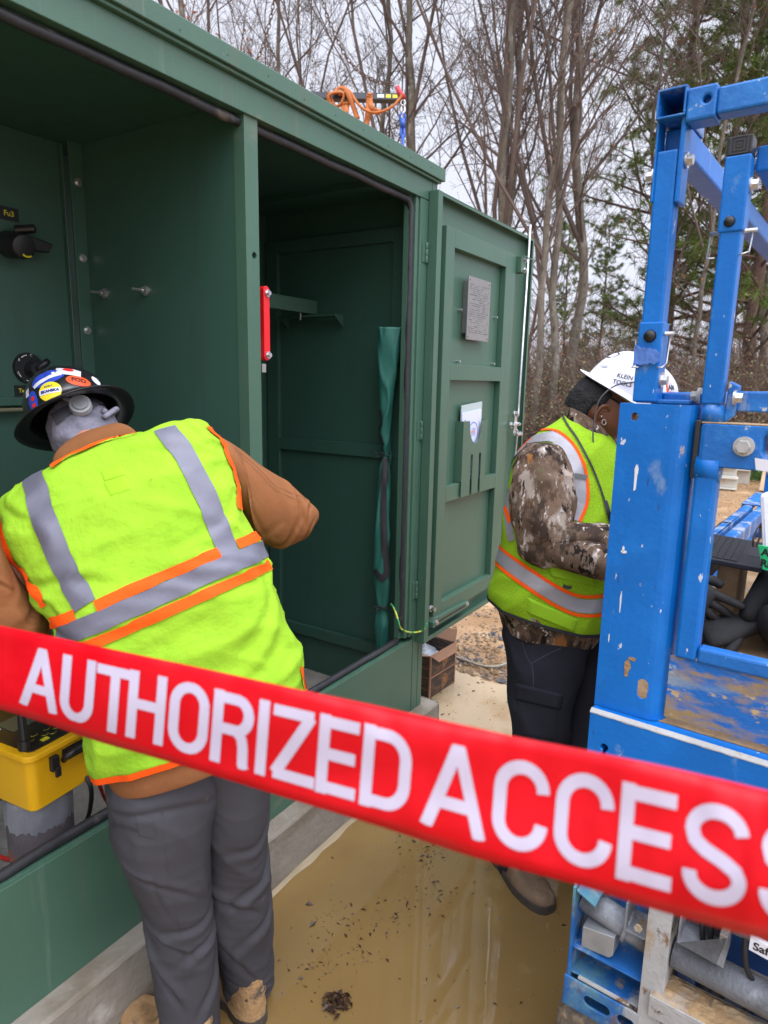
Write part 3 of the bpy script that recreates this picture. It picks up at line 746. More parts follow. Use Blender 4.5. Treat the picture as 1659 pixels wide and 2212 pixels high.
mb = MB(); mb.hexbolt((2.53, 1.325, .594), (0, -1, 0), .008, .008); mb.hexbolt((2.84, 1.325, .594), (0, -1, 0), .008, .008); mb.hexbolt((2.5, 1.345, .665), (-.2, -1, 0), .010, .03); build_each(mb, 'bolt', m_steel, sl)

# paperwork in the pocket
mb = MB(); mb.prism([(2.755, 1.352, 1.15), (2.748, 1.352, 1.545), (2.965, 1.352, 1.56), (2.97, 1.352, 1.15)], (0, .004, 0))
pp = mb.build('document_sleeve', m_paper2); thing_origin(pp, (2.86, 1.352, 1.15)); tag(pp, 'white papers in a clear sleeve standing in the green door pocket', 'papers')
mb = MB(); mb.prism([(2.76, 1.348, 1.15), (2.752, 1.348, 1.51), (2.95, 1.348, 1.525), (2.965, 1.348, 1.15)], (0, .0035, 0)); mb.build('paper_sheet', m_paper, pp)
mb = MB(); mb.add([(2.872 + .05 * math.cos(a), 1.3474, 1.418 + .05 * math.sin(a)) for a in np.linspace(0, 6.283, 30)[:-1]] + [(2.872 + .045 * math.cos(a), 1.3474, 1.418 + .045 * math.sin(a)) for a in np.linspace(0, 6.283, 30)[:-1]], [(i, (i + 1) % 29, 29 + (i + 1) % 29, 29 + i) for i in range(29)])
for i, z in enumerate((1.437, 1.43, 1.412, 1.405)): mb.box(2.85, 2.895, 1.3472, 1.3474, z, z + .002)
mb.box(2.77, 2.79, 1.3472, 1.3474, 1.475, 1.478); mb.box(2.768, 2.785, 1.3472, 1.3474, 1.468, 1.4705)
mb.build('printed_emblem', mat('blue_print', (.12, .2, .5), .6), pp)
mb = MB(); text_on(mb, 'REPORT', (2.872, 1.3473, 1.421), (1, 0, 0), (0, 0, 1), .014, .0003); mb.build('printed_word', mat('orange_print', (.8, .25, .08), .6), pp)

# rolled green canvas hanging inside the jamb
def canvas():
    rows = []
    R_ = [(815, 868, 706), (817, 862, 770), (819, 850, 840), (820, 843, 900), (824, 839, 960), (828, 837, 985), (819, 841, 1030), (811, 842, 1140), (807, 840, 1230), (811, 842, 1290), (815, 836, 1318), (811, 838, 1350), (812, 834, 1400)]
    for l, r, y in R_:
        pL = onp(l, y, 'Y', 1.53); d = CF.dot(pL - CAM_P); th = .02 if r - l > 15 else .014
        rows.append((l, y, d, r, y + 1, d - .02, th, .03))
    return Loft(rows, 56, 110, 2.2, lambda p, u, v: fold(p, (0, 0, 1), 26, .008, 3))
cv = canvas(); mb = MB(); cv.into(mb)
cvs = mb.build('canvas_bag', m_tarp); thing_origin(cvs, (2.36, 1.53, .5)); tag(cvs, 'long green canvas roll tied with black straps hanging inside the open bay', 'canvas roll')
mb = MB(); B_ = cv.bvh
band(mb, B_, [(822, 885), (825, 910), (820, 940), (828, 975)], .016, .004); band(mb, B_, [(833, 990), (829, 1060), (829, 1140), (836, 1240)], .026, .004)
band(mb, B_, [(811, 1230), (825, 1250), (838, 1230)], .026, .006)
mb.build('strap', m_web, cvs)
mb = MB()
for (u, v) in ((830, 982), (824, 1312)):
    p, n = hit(B_, u, v); mb.tube([p + CR * (.026 * math.cos(a)) + n * .004 + CU * .006 * math.sin(a) for a in np.linspace(0, 6.28, 14)], .002, 6)
    mb.tube([p + n * .01, p - CR * .02 + CU * .01 + n * .02, p - CR * .045 + CU * .014 + n * .02], .0014, 5); mb.tube([p + n * .01, p - CR * .02 - CU * .012 + n * .02, p - CR * .045 - CU * .022 + n * .02], .0014, 5)
    mb.tube([p + n * .01, p + CR * .03 - CU * .005 + n * .015, p + CR * .07 - CU * .02 + n * .02], .001, 5)
build_each(mb, 'cable_tie', m_black, cvs, 0, .004)

# earth lead from jamb to door
mb = MB(); P_ = catmull([list(x) for x in (onp(845, 1305, 'Y', 1.44), onp(853, 1318, 'Y', 1.40), onp(860, 1340, 'Y', 1.372), onp(866, 1358, 'Y', 1.365), onp(885, 1366, 'Y', 1.362), onp(905, 1365, 'Y', 1.355), onp(917, 1358, 'Y', 1.335), onp(922, 1345, 'Y', 1.33))], 40)
mb.tube([V3(a) for a in P_], .0042, 8)
w_ = mb.build('earth_wire', mat('green_yellow_wire', (.55, .55, .06), .45, var=0, layers=[((.03, .33, .12), 40, .49, .51, (1, 1, 1), None, 0)]), None); thing_origin(w_, onp(845, 1305, 'Y', 1.44)); tag(w_, 'green and yellow earth wire looping from cabinet jamb to open door', 'wire')
# ================================================================ BLUE LIFT PLATFORM (scissor lift), local axes: a away, b left
TM = Matrix.Translation((1.3, .314, 0)) @ Matrix.Rotation(math.radians(-4), 4, 'Z')
lift = empty('lift_platform', (1.3, .314, 0), 'scuffed muddy blue scissor lift with guard rails at the right', 'scissor lift')
def LB(): return MB(TM)
def sq(mb, a0, a1, b0, b1, z0, z1, mi=0): return mb.box(a0, a1, min(b0, b1), max(b0, b1), z0, z1, mi)
def lp(a, b, z): return TM @ Vector((a, b, z))
# column: bent plate channel with rounded fold
arc = [(.035 - .035 * math.cos(math.radians(t)) , -.098 - .034 * math.sin(math.radians(t))) for t in range(0, 91, 15)]
outer = [(.07, 0), (0, 0)] + arc + [(.07, -.132)]
inner = [(.07, -.128)] + [(.035 - .031 * math.cos(math.radians(t)), -.098 - .030 * math.sin(math.radians(t))) for t in range(90, -1, -15)] + [(.004, -.004), (.07, -.004)]
mb = LB(); poly = [(a, b, 1.013) for a, b in outer + inner]
mb.prism(poly, (0, 0, .604)); col = mb.build('corner_column', m_blue, lift, bevel=.0012)
cm = LB()
cm.prism([(-.02, -.090 + .010 * math.cos(math.radians(t)), (1.083 if t <= 180 else 1.062) + .010 * math.sin(math.radians(t))) for t in range(0, 360, 20)], (.06, 0, 0))
cm.cyl((-.02, -.028, 1.593), (.03, -.028, 1.593), .0075, None, 20)
cut(col, cm)
def smear(pts, z0, m_, par):
    mb = LB(); mb.prism([(-.0002, b, z) for b, z in pts], (-.0008, 0, 0)); mb.build('paint_smear', m_, par)
def blob(bc, zc, rb_, rz, seed, tail=0.):
    return [(bc + rb_ * math.cos(t) * (1 + .45 * noise.noise(Vector((math.cos(t) * 2, math.sin(t) * 2, seed)))), zc + rz * math.sin(t) * (1 + .45 * noise.noise(Vector((math.cos(t) * 2.5, math.sin(t) * 2.5, seed + 9)))) - (tail if math.sin(t) < -.8 else 0)) for t in np.linspace(0, 6.283, 26)[:-1]]
for i, (bc, zc, rb_, rz, tl, mm) in enumerate(((-.041, 1.495, .0035, .010, .028, 'w'), (-.032, 1.337, .006, .003, 0, 'w'), (-.030, 1.342, .002, .006, 0, 'w'), (-.034, 1.242, .0015, .015, .01, 'w'), (-.058, 1.112, .006, .012, .01, 't'), (-.066, 1.128, .008, .004, 0, 't'), (-.018, 1.16, .001, .009, 0, 'w'))):
    smear(blob(bc, zc, rb_, rz, i * 3.7, tl), 0, {'w': m_white, 't': m_mudcake, 'g': mat('pale_scuff', (.16, .25, .38), .6, var=.3, vs=60)}[mm], col)
mb = LB(); sq(mb, .02, .06, -.055, -.115, 1.6175, 1.625); mb.build('column_cap', m_blue_worn, col, bevel=.002)
mb = LB(); mb.cyl((-.003, -.0175, 1.365), (.001, -.022, 1.33), .0001); 
# corner post, telescoping in a sleeve
mb = LB(); sq(mb, .012, .052, -.0215, -.0575, 1.618, 2.047); p1_ = mb.build('post', m_blue, lift, bevel=.004)
mb = LB(); sq(mb, .009, .055, -.0185, -.0605, 1.62, 1.762); mb.build('sleeve', m_blue, p1_, bevel=.003)
mb = LB(); sq(mb, .010, .054, -.0185, -.0225, 1.965, 2.12); sq(mb, .010, .054, -.0585, -.0665, 1.96, 2.095); mb.build('corner_gusset', m_blue, p1_, bevel=.003)
mb = LB(); mb.cyl((.009, -.040, 1.737), (.0035, -.040, 1.737), .0115, .009, 20, 0, True); mb.build('pin_head', m_black, p1_)
mb = LB(); mb.tube([(.03, -.006, 1.742), (.03, -.075, 1.742)], .004, 8); 
mb.tube([(.03, -.010, 1.742), (.025, -.012, 1.69), (.006, -.014, 1.682), (.0045, -.026, 1.682)], .0014, 6)
mb.tube([(.03, -.070, 1.742), (.025, -.069, 1.69), (.006, -.067, 1.682), (.005, -.058, 1.682)], .0014, 6); mb.build('wire_lock_pin', m_steel, p1_)
mb = LB(); mb.hexbolt((.03, -.0605, 1.66), (0, -1, 0), .010, .012); mb.build('hex_bolt', m_steel, p1_)
mb = LB(); mb.hexbolt((.03, -.0185, 2.012), (0, 1, 0), .009, .014); mb.build('hex_bolt', m_steel, p1_)
mb = LB(); mb.hexbolt((.03, -.067, 2.03), (0, -1, 0), .009, .012); mb.build('hex_bolt', m_steel, p1_)
# twist of blue tape round the sleeve
rb = random.Random(8); mb = LB(); vs = []; n_ = 14
for i in range(n_ + 1):
    t = i / n_; b = -.016 - t * .046
    for k in range(6):
        w = k / 5; vs.append((.006 - .003 * abs(noise.noise(Vector((i * .8, k * .9, 0)))) - .002, b, 1.722 - .012 * t - w * (.036 - .018 * t) + .006 * noise.noise(Vector((i * .4, 3, k * .3)))))
mb.add(vs, [(i * 6 + k, i * 6 + k + 1, i * 6 + k + 7, i * 6 + k + 6) for i in range(n_) for k in range(5)], 0, True)
mb.build('tape_wrap', mat('pale_blue_tape', (.07, .17, .48), .5, var=.2, vs=40, bump=.003, bs=60), p1_)
# top corner block and rails
mb = LB()
for (b0, b1, z0, z1) in ((-.018, -.0655, 2.094, 2.0975), (-.018, -.0655, 2.1365, 2.14), (-.018, -.0215, 2.0975, 2.1365), (-.062, -.0655, 2.0975, 2.1365)): sq(mb, .0, .14, b0, b1, z0, z1)
mb.build('open_tube_end', m_blue_worn, lift, bevel=.0012)
mb = LB(); sq(mb, .10, .101, -.0216, -.0618, 2.098, 2.136); mb.build('tube_inside', m_black, lift)
mb = LB(); sq(mb, .002, .05, -.066, -.112, 2.082, 2.134); blk = mb.build('rail_sleeve', m_blue_worn, lift, bevel=.004)
cm = LB(); cm.cyl((-.02, -.097, 2.112), (.02, -.097, 2.112), .006, None, 20); cut(blk, cm)
mb = LB(); sq(mb, .006, .046, -.112, -.72, 2.087, 2.128); mb.build('top_rail', m_blue_worn, lift, bevel=.004)
mb = LB(); sq(mb, .053, 2.15, -.022, -.064, 2.047, 2.092); mb.build('top_rail', m_blue, lift, bevel=.004)
mb = LB(); sq(mb, .053, 2.15, -.69, -.73, 2.047, 2.092); mb.build('top_rail', m_blue, lift, bevel=.004)
mb = LB(); sq(mb, 2.151, 2.19, -.022, -.73, 2.047, 2.092); mb.build('top_rail', m_blue, lift, bevel=.004)
# second post with black end cap, sleeve and pins
mb = LB(); sq(mb, .012, .046, -.136, -.169, 1.62, 1.905); sq(mb, .009, .049, -.133, -.172, 1.902, 2.02); p2_ = mb.build('post', m_blue, lift, bevel=.003)
mb = LB(); sq(mb, .010, .048, -.1338, -.1712, 2.0202, 2.049); cp = mb.build('end_cap', m_black, p2_, bevel=.002)
mb = LB()
for k in (.013, .008, .003):
    for (b0, b1, z0, z1) in ((-k, k, -k, -k + .0012), (-k, k, k - .0012, k), (-k, -k + .0012, -k + .0012, k - .0012), (k - .0012, k, -k + .0012, k - .0012)):
        sq(mb, .0088, .0099, -.1525 + b0, -.1525 + b1, 2.0346 + z0, 2.0346 + z1)
mb.build('cap_ribs', mat('grey_black_plastic', (.05, .05, .05), .5), cp)
mb = LB(); mb.cyl((.009, -.1505, 1.918), (.004, -.1505, 1.918), .009, .007, 20, 0, True); mb.build('pin_head', m_black, p2_)
mb = LB(); mb.tube([(.03, -.118, 1.905), (.03, -.19, 1.905)], .0035, 8); mb.tube([(.03, -.120, 1.905), (.02, -.119, 1.862), (.008, -.121, 1.862), (.008, -.134, 1.862)], .0014, 6); mb.tube([(.03, -.184, 1.905), (.02, -.183, 1.87), (.008, -.178, 1.866), (.008, -.17, 1.864)], .0014, 6)
mb.build('wire_lock_pin', m_steel, p2_)
mb = LB(); mb.hexbolt((.03, -.172, 1.975), (0, -1, 0), .009, .012); mb.build('hex_bolt', m_steel, p2_)
mb = LB(); mb.cyl((.03, -.153, 1.588), (.03, -.153, 1.619), .021, .019, 24, 0, True); mb.build('post_foot', m_blue_worn, p2_)
mb = LB(); sq(mb, .05, 2.1, -.172, -.208, 2.0, 2.04); mb.build('inner_rail', m_blue, lift, bevel=.004)
mb = LB(); sq(mb, .06, 2.1, -.136, -.168, 1.93, 1.962); mb.build('inner_rail', m_blue, lift, bevel=.004)
# middle rails
mb = LB(); sq(mb, .056, .09, -.06, -.132, 1.606, 1.637); sq(mb, .052, .086, -.1755, -.72, 1.608, 1.643); mb.build('middle_rail', m_blue_worn, lift, bevel=.003)
mb = LB(); mb.prism([(.03, -.174, 1.66), (.03, -.19, 1.652), (.03, -.186, 1.60), (.03, -.172, 1.588)], (.03, 0, 0)); hb = mb.build('pivot_plate', m_blue_worn, lift, bevel=.002)
mb = LB(); mb.hexbolt((.03, -.1845, 1.632), (0, -.5, 0), .0095, .014); mb.build('hex_bolt', m_steel, hb)
mb = LB(); mb.hexbolt((.06, -.125, 1.632), (0, 1, 0), .011, .016); mb.build('hex_bolt', m_rust, hb)
mb = LB(); sq(mb, .09, 2.15, -.03, -.06, 1.606, 1.637); mb.build('middle_rail', m_blue, lift, bevel=.003)
mb = LB(); sq(mb, .09, 2.15, -.70, -.73, 1.606, 1.637); mb.build('middle_rail', m_blue, lift, bevel=.003)
# gate frame
mb = LB(); sq(mb, .0, .05, -.1425, -.72, 1.512, 1.587); ht = mb.build('gate_header', m_blue_worn, lift, bevel=.006)
cm = LB(); cm.prism([(-.02, -.255 + .0125 * math.cos(math.radians(t)) * 1.0, (1.565 if t <= 180 else 1.55) + .0125 * math.sin(math.radians(t))) for t in range(0, 360, 20)], (.1, 0, 0)); cut(ht, cm)
mb = LB(); sq(mb, .002, .048, -.143, -.6, 1.5872, 1.5895); mb.build('mud_on_header', m_mudcake, ht, bevel=.001)
mb = LB(); mb.hexbolt((0, -.214, 1.552), (-1, 0, 0), .0115, .016); mb.build('hex_bolt', m_rust, ht)
mb = LB(); mb.prism([(-.001, -.232, 1.534), (-.001, -.262, 1.531), (-.001, -.262, 1.512), (-.001, -.236, 1.514)], (.0008, 0, 0)); st_ = mb.build('white_sticker', m_stk['white'], ht)
mb = LB(); sq(mb, .005, .045, -.1325, -.142, 1.49, 1.592); mb.build('rubber_stop', m_rubber, lift, bevel=.002)
mb = LB(); sq(mb, .0, .04, -.1405, -.178, 1.152, 1.5115); mb.build('gate_upright', m_blue, lift, bevel=.006)
mb = LB(); mb.cyl((0.02, -.1405, 1.508), (.02, -.1785, 1.508), .0255, None, 20, 0, True); mb.build('weld_bead', m_blue, lift)
mb = LB(); sq(mb, .0, .03, -.179, -.72, 1.152, 1.181); mb.build('gate_sill', m_blue_worn, lift, bevel=.005)
mb = LB(); sq(mb, .006, .012, -.1325, -.72, 1.028, 1.1518); tb_ = mb.build('toe_board', m_blue_mud, lift, bevel=.001)
mb = LB(); rb = random.Random(3)
for i in range(0):
    pass
# deck edge channel
mb = LB(); mb.prism([(-.022, 0, 1.006), (-.012, 0, 1.011), (.1, 0, 1.011), (.1, 0, .9), (-.022, 0, .86)][::-1], (0, -.74, 0)); ch = mb.build('deck_edge', m_blue, lift, bevel=.002)
_k = [(-.034 + .0075 * math.cos(math.radians(t)), .938 + .0075 * math.sin(math.radians(t))) for t in range(-62, 243, 16)] + [(-.0375, .917), (-.0305, .917)]
cm = LB(); cm.prism([(-.05, b, z) for b, z in _k], (.065, 0, 0)); cut(ch, cm)
mb = LB(); vs = []
for i in range(90):
    b = .0 - i * .0083; w = .003 + .004 * noise.noise(Vector((i * .4, 1, 1)))
    vs += [(-.0135, b, 1.0117), (-.0226, b, 1.0062), (-.0227, b, 1.0055 - w * .5)]
mb.add(vs, [(3 * i + j, 3 * i + 3 + j, 3 * i + 4 + j, 3 * i + 1 + j) for i in range(89) for j in range(2)]); mb.build('worn_lip', m_rust, ch)
mb = LB(); vs = []
for i in range(70):
    b = -.17 - i * .0083; w = .008 * noise.noise(Vector((i * .5, 5, 1)))
    vs += [(-.0235, b, .895 + w), (-.0238, b, .882 - w)]
mb.add(vs, [(2 * i, 2 * i + 2, 2 * i + 3, 2 * i + 1) for i in range(69)]); mb.build('scraped_edge', m_rust, ch)
mb = LB(); sq(mb, .012, .10, -.004, -.72, 1.0115, 1.0135); sq(mb, .1005, 2.2, -.01, -.74, .96, 1.012); mb.build('deck_floor', m_mudcake, lift)
mb = LB(); sq(mb, .1, 2.2, .004, -.009, .90, 1.03); sq(mb, .1, 2.2, -.7405, -.754, .90, 1.03); mb.build('side_skirt', m_blue_worn, lift)
# side beams of the roll-out deck and the far post in its bracket
mb = LB(); sq(mb, .25, 1.62, .002, -.030, 1.165, 1.205); b1_ = mb.build('side_beam', m_blue_worn, lift, bevel=.005)
cm = LB(); cm.cyl((1.18, -.013, 1.19), (1.18, -.013, 1.22), .0115, None, 24); cut(b1_, cm)
mb = LB(); sq(mb, .25, 1.95, -.0445, -.080, 1.15, 1.205); mb.build('side_beam', m_blue_worn, lift, bevel=.006)
mb = LB(); sq(mb, 1.6, 1.95, -.0815, .01, 1.2055, 1.212); sq(mb, 1.6, 1.95, .004, .01, 1.15, 1.205); mb.build('beam_bracket', m_blue_worn, lift, bevel=.004)
mb = LB(); sq(mb, 1.97, 2.02, -.015, -.055, 1.012, 1.36); sl_ = mb.build('far_post_socket', m_blue, lift, bevel=.002)
mb = LB(); mb.hexbolt((1.97, -.035, 1.30), (-1, 0, 0), .012, .014); mb.tube([(1.955, -.035, 1.30), (1.95, -.045, 1.335)], .004, 8); mb.build('wing_bolt', m_steel, sl_)
mb = LB(); sq(mb, 1.975, 2.015, -.02, -.05, 1.362, 2.046); mb.build('post', m_blue, lift, bevel=.003)
mb = LB(); sq(mb, 1.97, 2.02, -.74, -.70, 1.012, 2.046); mb.build('post', m_blue, lift, bevel=.003)
mb = LB(); sq(mb, 0.012, .052, -.73, -.69, 1.013, 2.046); mb.build('post', m_blue, lift, bevel=.003)
mb = LB(); sq(mb, 1.95, 1.974, -.012, -.05, 1.55, 1.75); mb.tube([(1.945, -.02, 1.72), (1.94, -.05, 1.60)], .008, 8); mb.build('far_hinge', m_blue_worn, lift, bevel=.002)
# ---- chassis end seen below the tape
mb = LB(); sq(mb, -.014, .06, -.152, -.157, .05, .859); sq(mb, -.016, -.0142, -.148, -.192, .05, .859); sq(mb, -.014, .06, -.1875, -.192, .05, .859); mb.build('ladder_upright', m_rust, lift, bevel=.001)

mb = LB(); sq(mb, -.012, .4, .006, .002, .30, .60); sq(mb, -.010, .05, .0018, -.151, .3035, .3075); sq(mb, -.004, .4, .0018, -.151, .376, .380); sq(mb, -.012, .4, .0018, -.151, .447, .451)
mb.build('chassis_shelf', m_grime, lift, bevel=.001)
mb = LB(); sq(mb, -.018, -.0122, .008, -.1515, .302, .374); lpz = mb.build('slotted_plate', m_grime, lift, bevel=.001)
cm = LB()
for bc, w in ((-.066, .030), (-.128, .012)):
    cm.prism([(-.05, bc + (w if abs(t) < 91 or t > 269 else -w) * .55 +   .012 * math.cos(math.radians(t)), .340 + .013 * math.sin(math.radians(t))) for t in range(0, 360, 20)], (.06, 0, 0))
cut(lpz, cm)
mb = LB(); sq(mb, -.0125, -.0045, -.02, -.13, .3765, .3805); mb.build('rust_strip', m_rust, lift)
mb = LB(); mb.prism([(-.02, -.004, .596), (-.02, -.045, .578), (.09, -.045, .578), (.09, -.004, .596)], (0, 0, -.005)); mb.prism([(-.022, -.002, .60), (-.022, .004, .60), (-.01, .004, .30), (-.01, -.002, .30)], (.3, 0, 0)); mb.build('bent_corner_plate', m_grime, lift, bevel=.001)
mb = LB(); mb.tube([(.03, -.004, .545), (.03, -.15, .515)], .027, 20); mb.cyl((.03, -.098, .527), (.03, -.105, .5255), .034, None, 24); mb.build('pivot_tube', m_grey_cast, lift)
mb = LB(); mb.prism([(-.005, -.018, .503), (-.005, -.086, .513), (-.005, -.086, .468), (-.005, -.078, .4585), (-.005, -.018, .4515)], (.05, 0, 0)); mb.build('stop_block', m_grey_plate, lift, bevel=.002)
mb = LB(); sq(mb, -.01, .06, -.103, -.107, .545, .61); sq(mb, -.01, .06, -.107, -.151, .545, .549); mb.build('channel_bracket', m_grey_cast, lift, bevel=.001)
mb = LB(); mb.tube([(.03, -.195, .520), (.03, -.74, .495)], .031, 24); mb.build('lower_torsion_tube', m_grey_cast, lift)
mb = LB(); mb.tube([(.05, -.195, .64), (.05, -.74, .62)], .028, 24); mb.build('upper_torsion_tube', m_grey_cast, lift)
for k, (b, z0) in enumerate(((-.235, .47), (-.25, .455), (-.31, .44))):
    mb = LB(); mb.tube([V3(a) for a in catmull([(.045, b, .66), (.02, b - .01, .58), (.035, b - .03, .52), (.06, b - .02, z0), (.12, b - .05, z0 - .08)], 24)], .0055, 8); mb.build('hydraulic_hose', m_black, lift)
mb = LB(); mb.cyl((-.012, -.132, .57), (-.017, -.132, .57), .008, None, 6); mb.build('hex_nut', m_rust, lift)
mb = LB(); mb.prism([(-.015, -.205, .64), (-.015, -.209, .64), (-.015, -.2085, .583), (-.015, -.276, .575), (-.015, -.276, .64), (-.015, -.29, .64), (-.015, -.289, .572), (-.015, -.205, .579)][::-1], (.07, 0, 0)); mb.build('channel_bracket', m_grey_cast, lift, bevel=.001)
mb = LB(); mb.prism([(-.013, -.325, .662), (-.013, -.40, .653), (-.013, -.40, .625), (-.013, -.325, .634)], (.01, 0, 0)); wl = mb.build('safety_label', m_stk['white'], lift)
mb = LB(); text_on(mb, 'Safety', (-.0135, -.353, .645), TM.to_3x3() @ Vector((0, -1, 0)), (0, 0, 1), .02) if False else None
vs, fs = textgeo('Safety', .022, .0006); mb.add([(-.0137, -.357 - p.x, .6455 + p.y) for p in vs], [f[::-1] for f in fs]); mb.build('lettering', m_black, wl)
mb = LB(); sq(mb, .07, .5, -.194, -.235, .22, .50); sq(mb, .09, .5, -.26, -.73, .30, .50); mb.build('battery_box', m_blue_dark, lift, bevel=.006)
mb = LB(); sq(mb, .085, .0895, -.318, -.362, .458, .512); opl = mb.build('outlet_plate', m_grey_plate, lift, bevel=.001)
vs, fs = textgeo('115V AC\n15A', .010, .0002); mb = LB(); mb.add([(.0845, -.340 - p.x, .490 + p.y) for p in vs], fs); mb.build('lettering', m_black, opl)
mb = LB(); mb.prism([(-.03, -.170, .447), (-.03, -.55, .447), (.05, -.55, .447), (.05, -.170, .447)], (0, 0, -.006)); mb.prism([(-.03, -.170, .441), (-.03, -.55, .441), (-.026, -.55, .395), (-.026, -.170, .395)], (.003, 0, 0)); stp = mb.build('muddy_step', m_rust, lift, bevel=.001)
mb = LB(); vs = []; nx, ny = 50, 12
for j in range(ny):
    for i in range(nx):
        e = min(i, nx - 1 - i, j, ny - 1 - j); h = .0035 + .008 * max(0, noise.noise(Vector((i * .35, j * .4, 1)))) + .004 * abs(noise.noise(Vector((i, j, 4))))
        vs.append((-.028 + j * .0068, -.172 - i * .0076, .4475 + (h if e > 0 else 0)))
mb.add(vs, [(j * nx + i, j * nx + i + 1, (j + 1) * nx + i + 1, (j + 1) * nx + i) for j in range(ny - 1) for i in range(nx - 1)]); mb.build('mud_crust', m_muddy, stp)
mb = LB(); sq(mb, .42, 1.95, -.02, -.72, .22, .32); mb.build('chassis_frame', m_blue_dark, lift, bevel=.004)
for (aa, bb) in ((.14, -.018), (.22, -.66), (1.7, -.04), (1.7, -.66)):
    mb = LB(); n_ = 48; vs = []; pr = [(.10, .045), (.135, .05), (.155, .046), (.162, .03), (.163, 0), (.162, -.03), (.155, -.046), (.135, -.05), (.10, -.045)]
    for k in range(n_):
        t = 2 * math.pi * k / n_; tr = .006 if (k % 4) < 2 else 0
        for (r, w) in pr: rr_ = r - (tr if r > .15 else 0); vs.append((aa + rr_ * math.cos(t), bb + w, .155 + rr_ * math.sin(t)))
    m_ = len(pr); fs = [(k * m_ + j, k * m_ + j + 1, ((k + 1) % n_) * m_ + j + 1, ((k + 1) % n_) * m_ + j) for k in range(n_) for j in range(m_ - 1)]
    fs += [tuple(k * m_ for k in range(n_)), tuple(k * m_ + m_ - 1 for k in range(n_))]
    mb.add(vs, fs); wh = mb.build('wheel', m_tyre, lift)
# crossed scissor arms folded under the deck
for bb in (-.10, -.66):
    for i, z in enumerate((.56, .66, .76)):
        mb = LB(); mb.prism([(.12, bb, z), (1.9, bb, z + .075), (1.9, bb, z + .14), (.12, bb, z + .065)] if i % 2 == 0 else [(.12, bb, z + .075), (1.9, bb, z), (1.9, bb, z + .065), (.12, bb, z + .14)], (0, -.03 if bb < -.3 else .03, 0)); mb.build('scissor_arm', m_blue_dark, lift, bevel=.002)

# ---- laptop on the platform beams, open towards the navy-trousered worker
lap = empty('laptop', lp(.65, -.09, 1.207), 'open black laptop resting on the blue side beams behind the gate frame', 'laptop')
mb = LB(); q = [(.88, -.004), (.84, -.185), (.535, -.205), (.56, -.03)]
mb.prism([(a, b, 1.2075) for a, b in q], (0, 0, .014)); mb.build('base', m_laptop, lap, bevel=.003)
mb = LB()
def bil(s_, t_):
    a = (q[3][0] * (1 - s_) + q[2][0] * s_, q[3][1] * (1 - s_) + q[2][1] * s_); b = (q[0][0] * (1 - s_) + q[1][0] * s_, q[0][1] * (1 - s_) + q[1][1] * s_)
    return (a[0] * (1 - t_) + b[0] * t_, a[1] * (1 - t_) + b[1] * t_)
for i in range(6):
    for j in range(15):
        s0 = .10 + i * .098; t0 = .05 + j * .06
        c = [bil(s0, t0), bil(s0 + .084, t0), bil(s0 + .084, t0 + .050), bil(s0, t0 + .050)]
        mb.prism([(x, y, 1.2217) for x, y in c], (0, 0, .0022))
ky = mb.build('keyboard', m_key, lap)
mb = LB(); c = [bil(.76, .35), bil(.95, .35), bil(.95, .68), bil(.76, .68)]; mb.prism([(x, y, 1.2217) for x, y in c], (0, 0, .0004)); mb.build('touchpad', m_key, lap)
mb = LB(); c0 = bil(-.02, .0); c1 = bil(-.02, 1.0)
mb.prism([(c0[0], c0[1], 1.222), (c1[0], c1[1], 1.222), (c1[0], c1[1] + .08, 1.43), (c0[0], c0[1] + .08, 1.43)], (0, .007, 0)); mb.build('screen_lid', m_laptop, lap, bevel=.002)
mb = LB(); sq(mb, .60, .74, -.098, -.150, 1.0125, 1.2065); bx = mb.build('speckled_block', m_mudcake, bevel=.004); thing_origin(bx, lp(.66, -.1, 1.0125)); tag(bx, 'mud-speckled block standing on the deck below the laptop', 'block')
# white sack with green lettered tape and its strap
bg_ = empty('white_sack', lp(.62, -.27, 1.25), 'white sack with green lettered tape at the right edge of the photo', 'sack')
mb = LB(); mb.prism([(.55, -.176, 1.40), (.5, -.209, 1.232), (.5, -.35, 1.225), (.6, -.35, 1.42)], (.09, -.01, 0)); mb.build('sack_body', m_stk['white'], bg_, bevel=.01)
mb = LB(); mb.prism([(.492, -.195, 1.285), (.492, -.211, 1.228), (.492, -.36, 1.215), (.492, -.36, 1.285)], (.006, 0, 0)); gt = mb.build('green_tape', m_gtape, bg_, bevel=.001)
mb = LB()
for s_, b0, z0 in (('ADY 2', -.233, 1.270), ('REIT', -.236, 1.244)):
    vs, fs = textgeo(s_, .024, .0009); x0 = min(p.x for p in vs)
    off = .030
    mb.add([(.4915, b0 + off - (p.x - x0), z0 + p.y - (p.x - x0) * .1) for p in vs], fs)
mb.build('lettering', m_black, gt)
mb = LB(); mb.tube([(.56, -.26, 1.385), (.56, -.22, 1.362), (.56, -.197, 1.335), (.56, -.187, 1.315)], .005, 8); mb.tube([(.56, -.187, 1.32), (.55, -.182, 1.313), (.55, -.176, 1.29), (.55, -.178, 1.268), (.55, -.184, 1.268), (.55, -.190, 1.29), (.555, -.188, 1.315)], .0022, 8); mb.build('strap_clip', m_boot2, bg_)
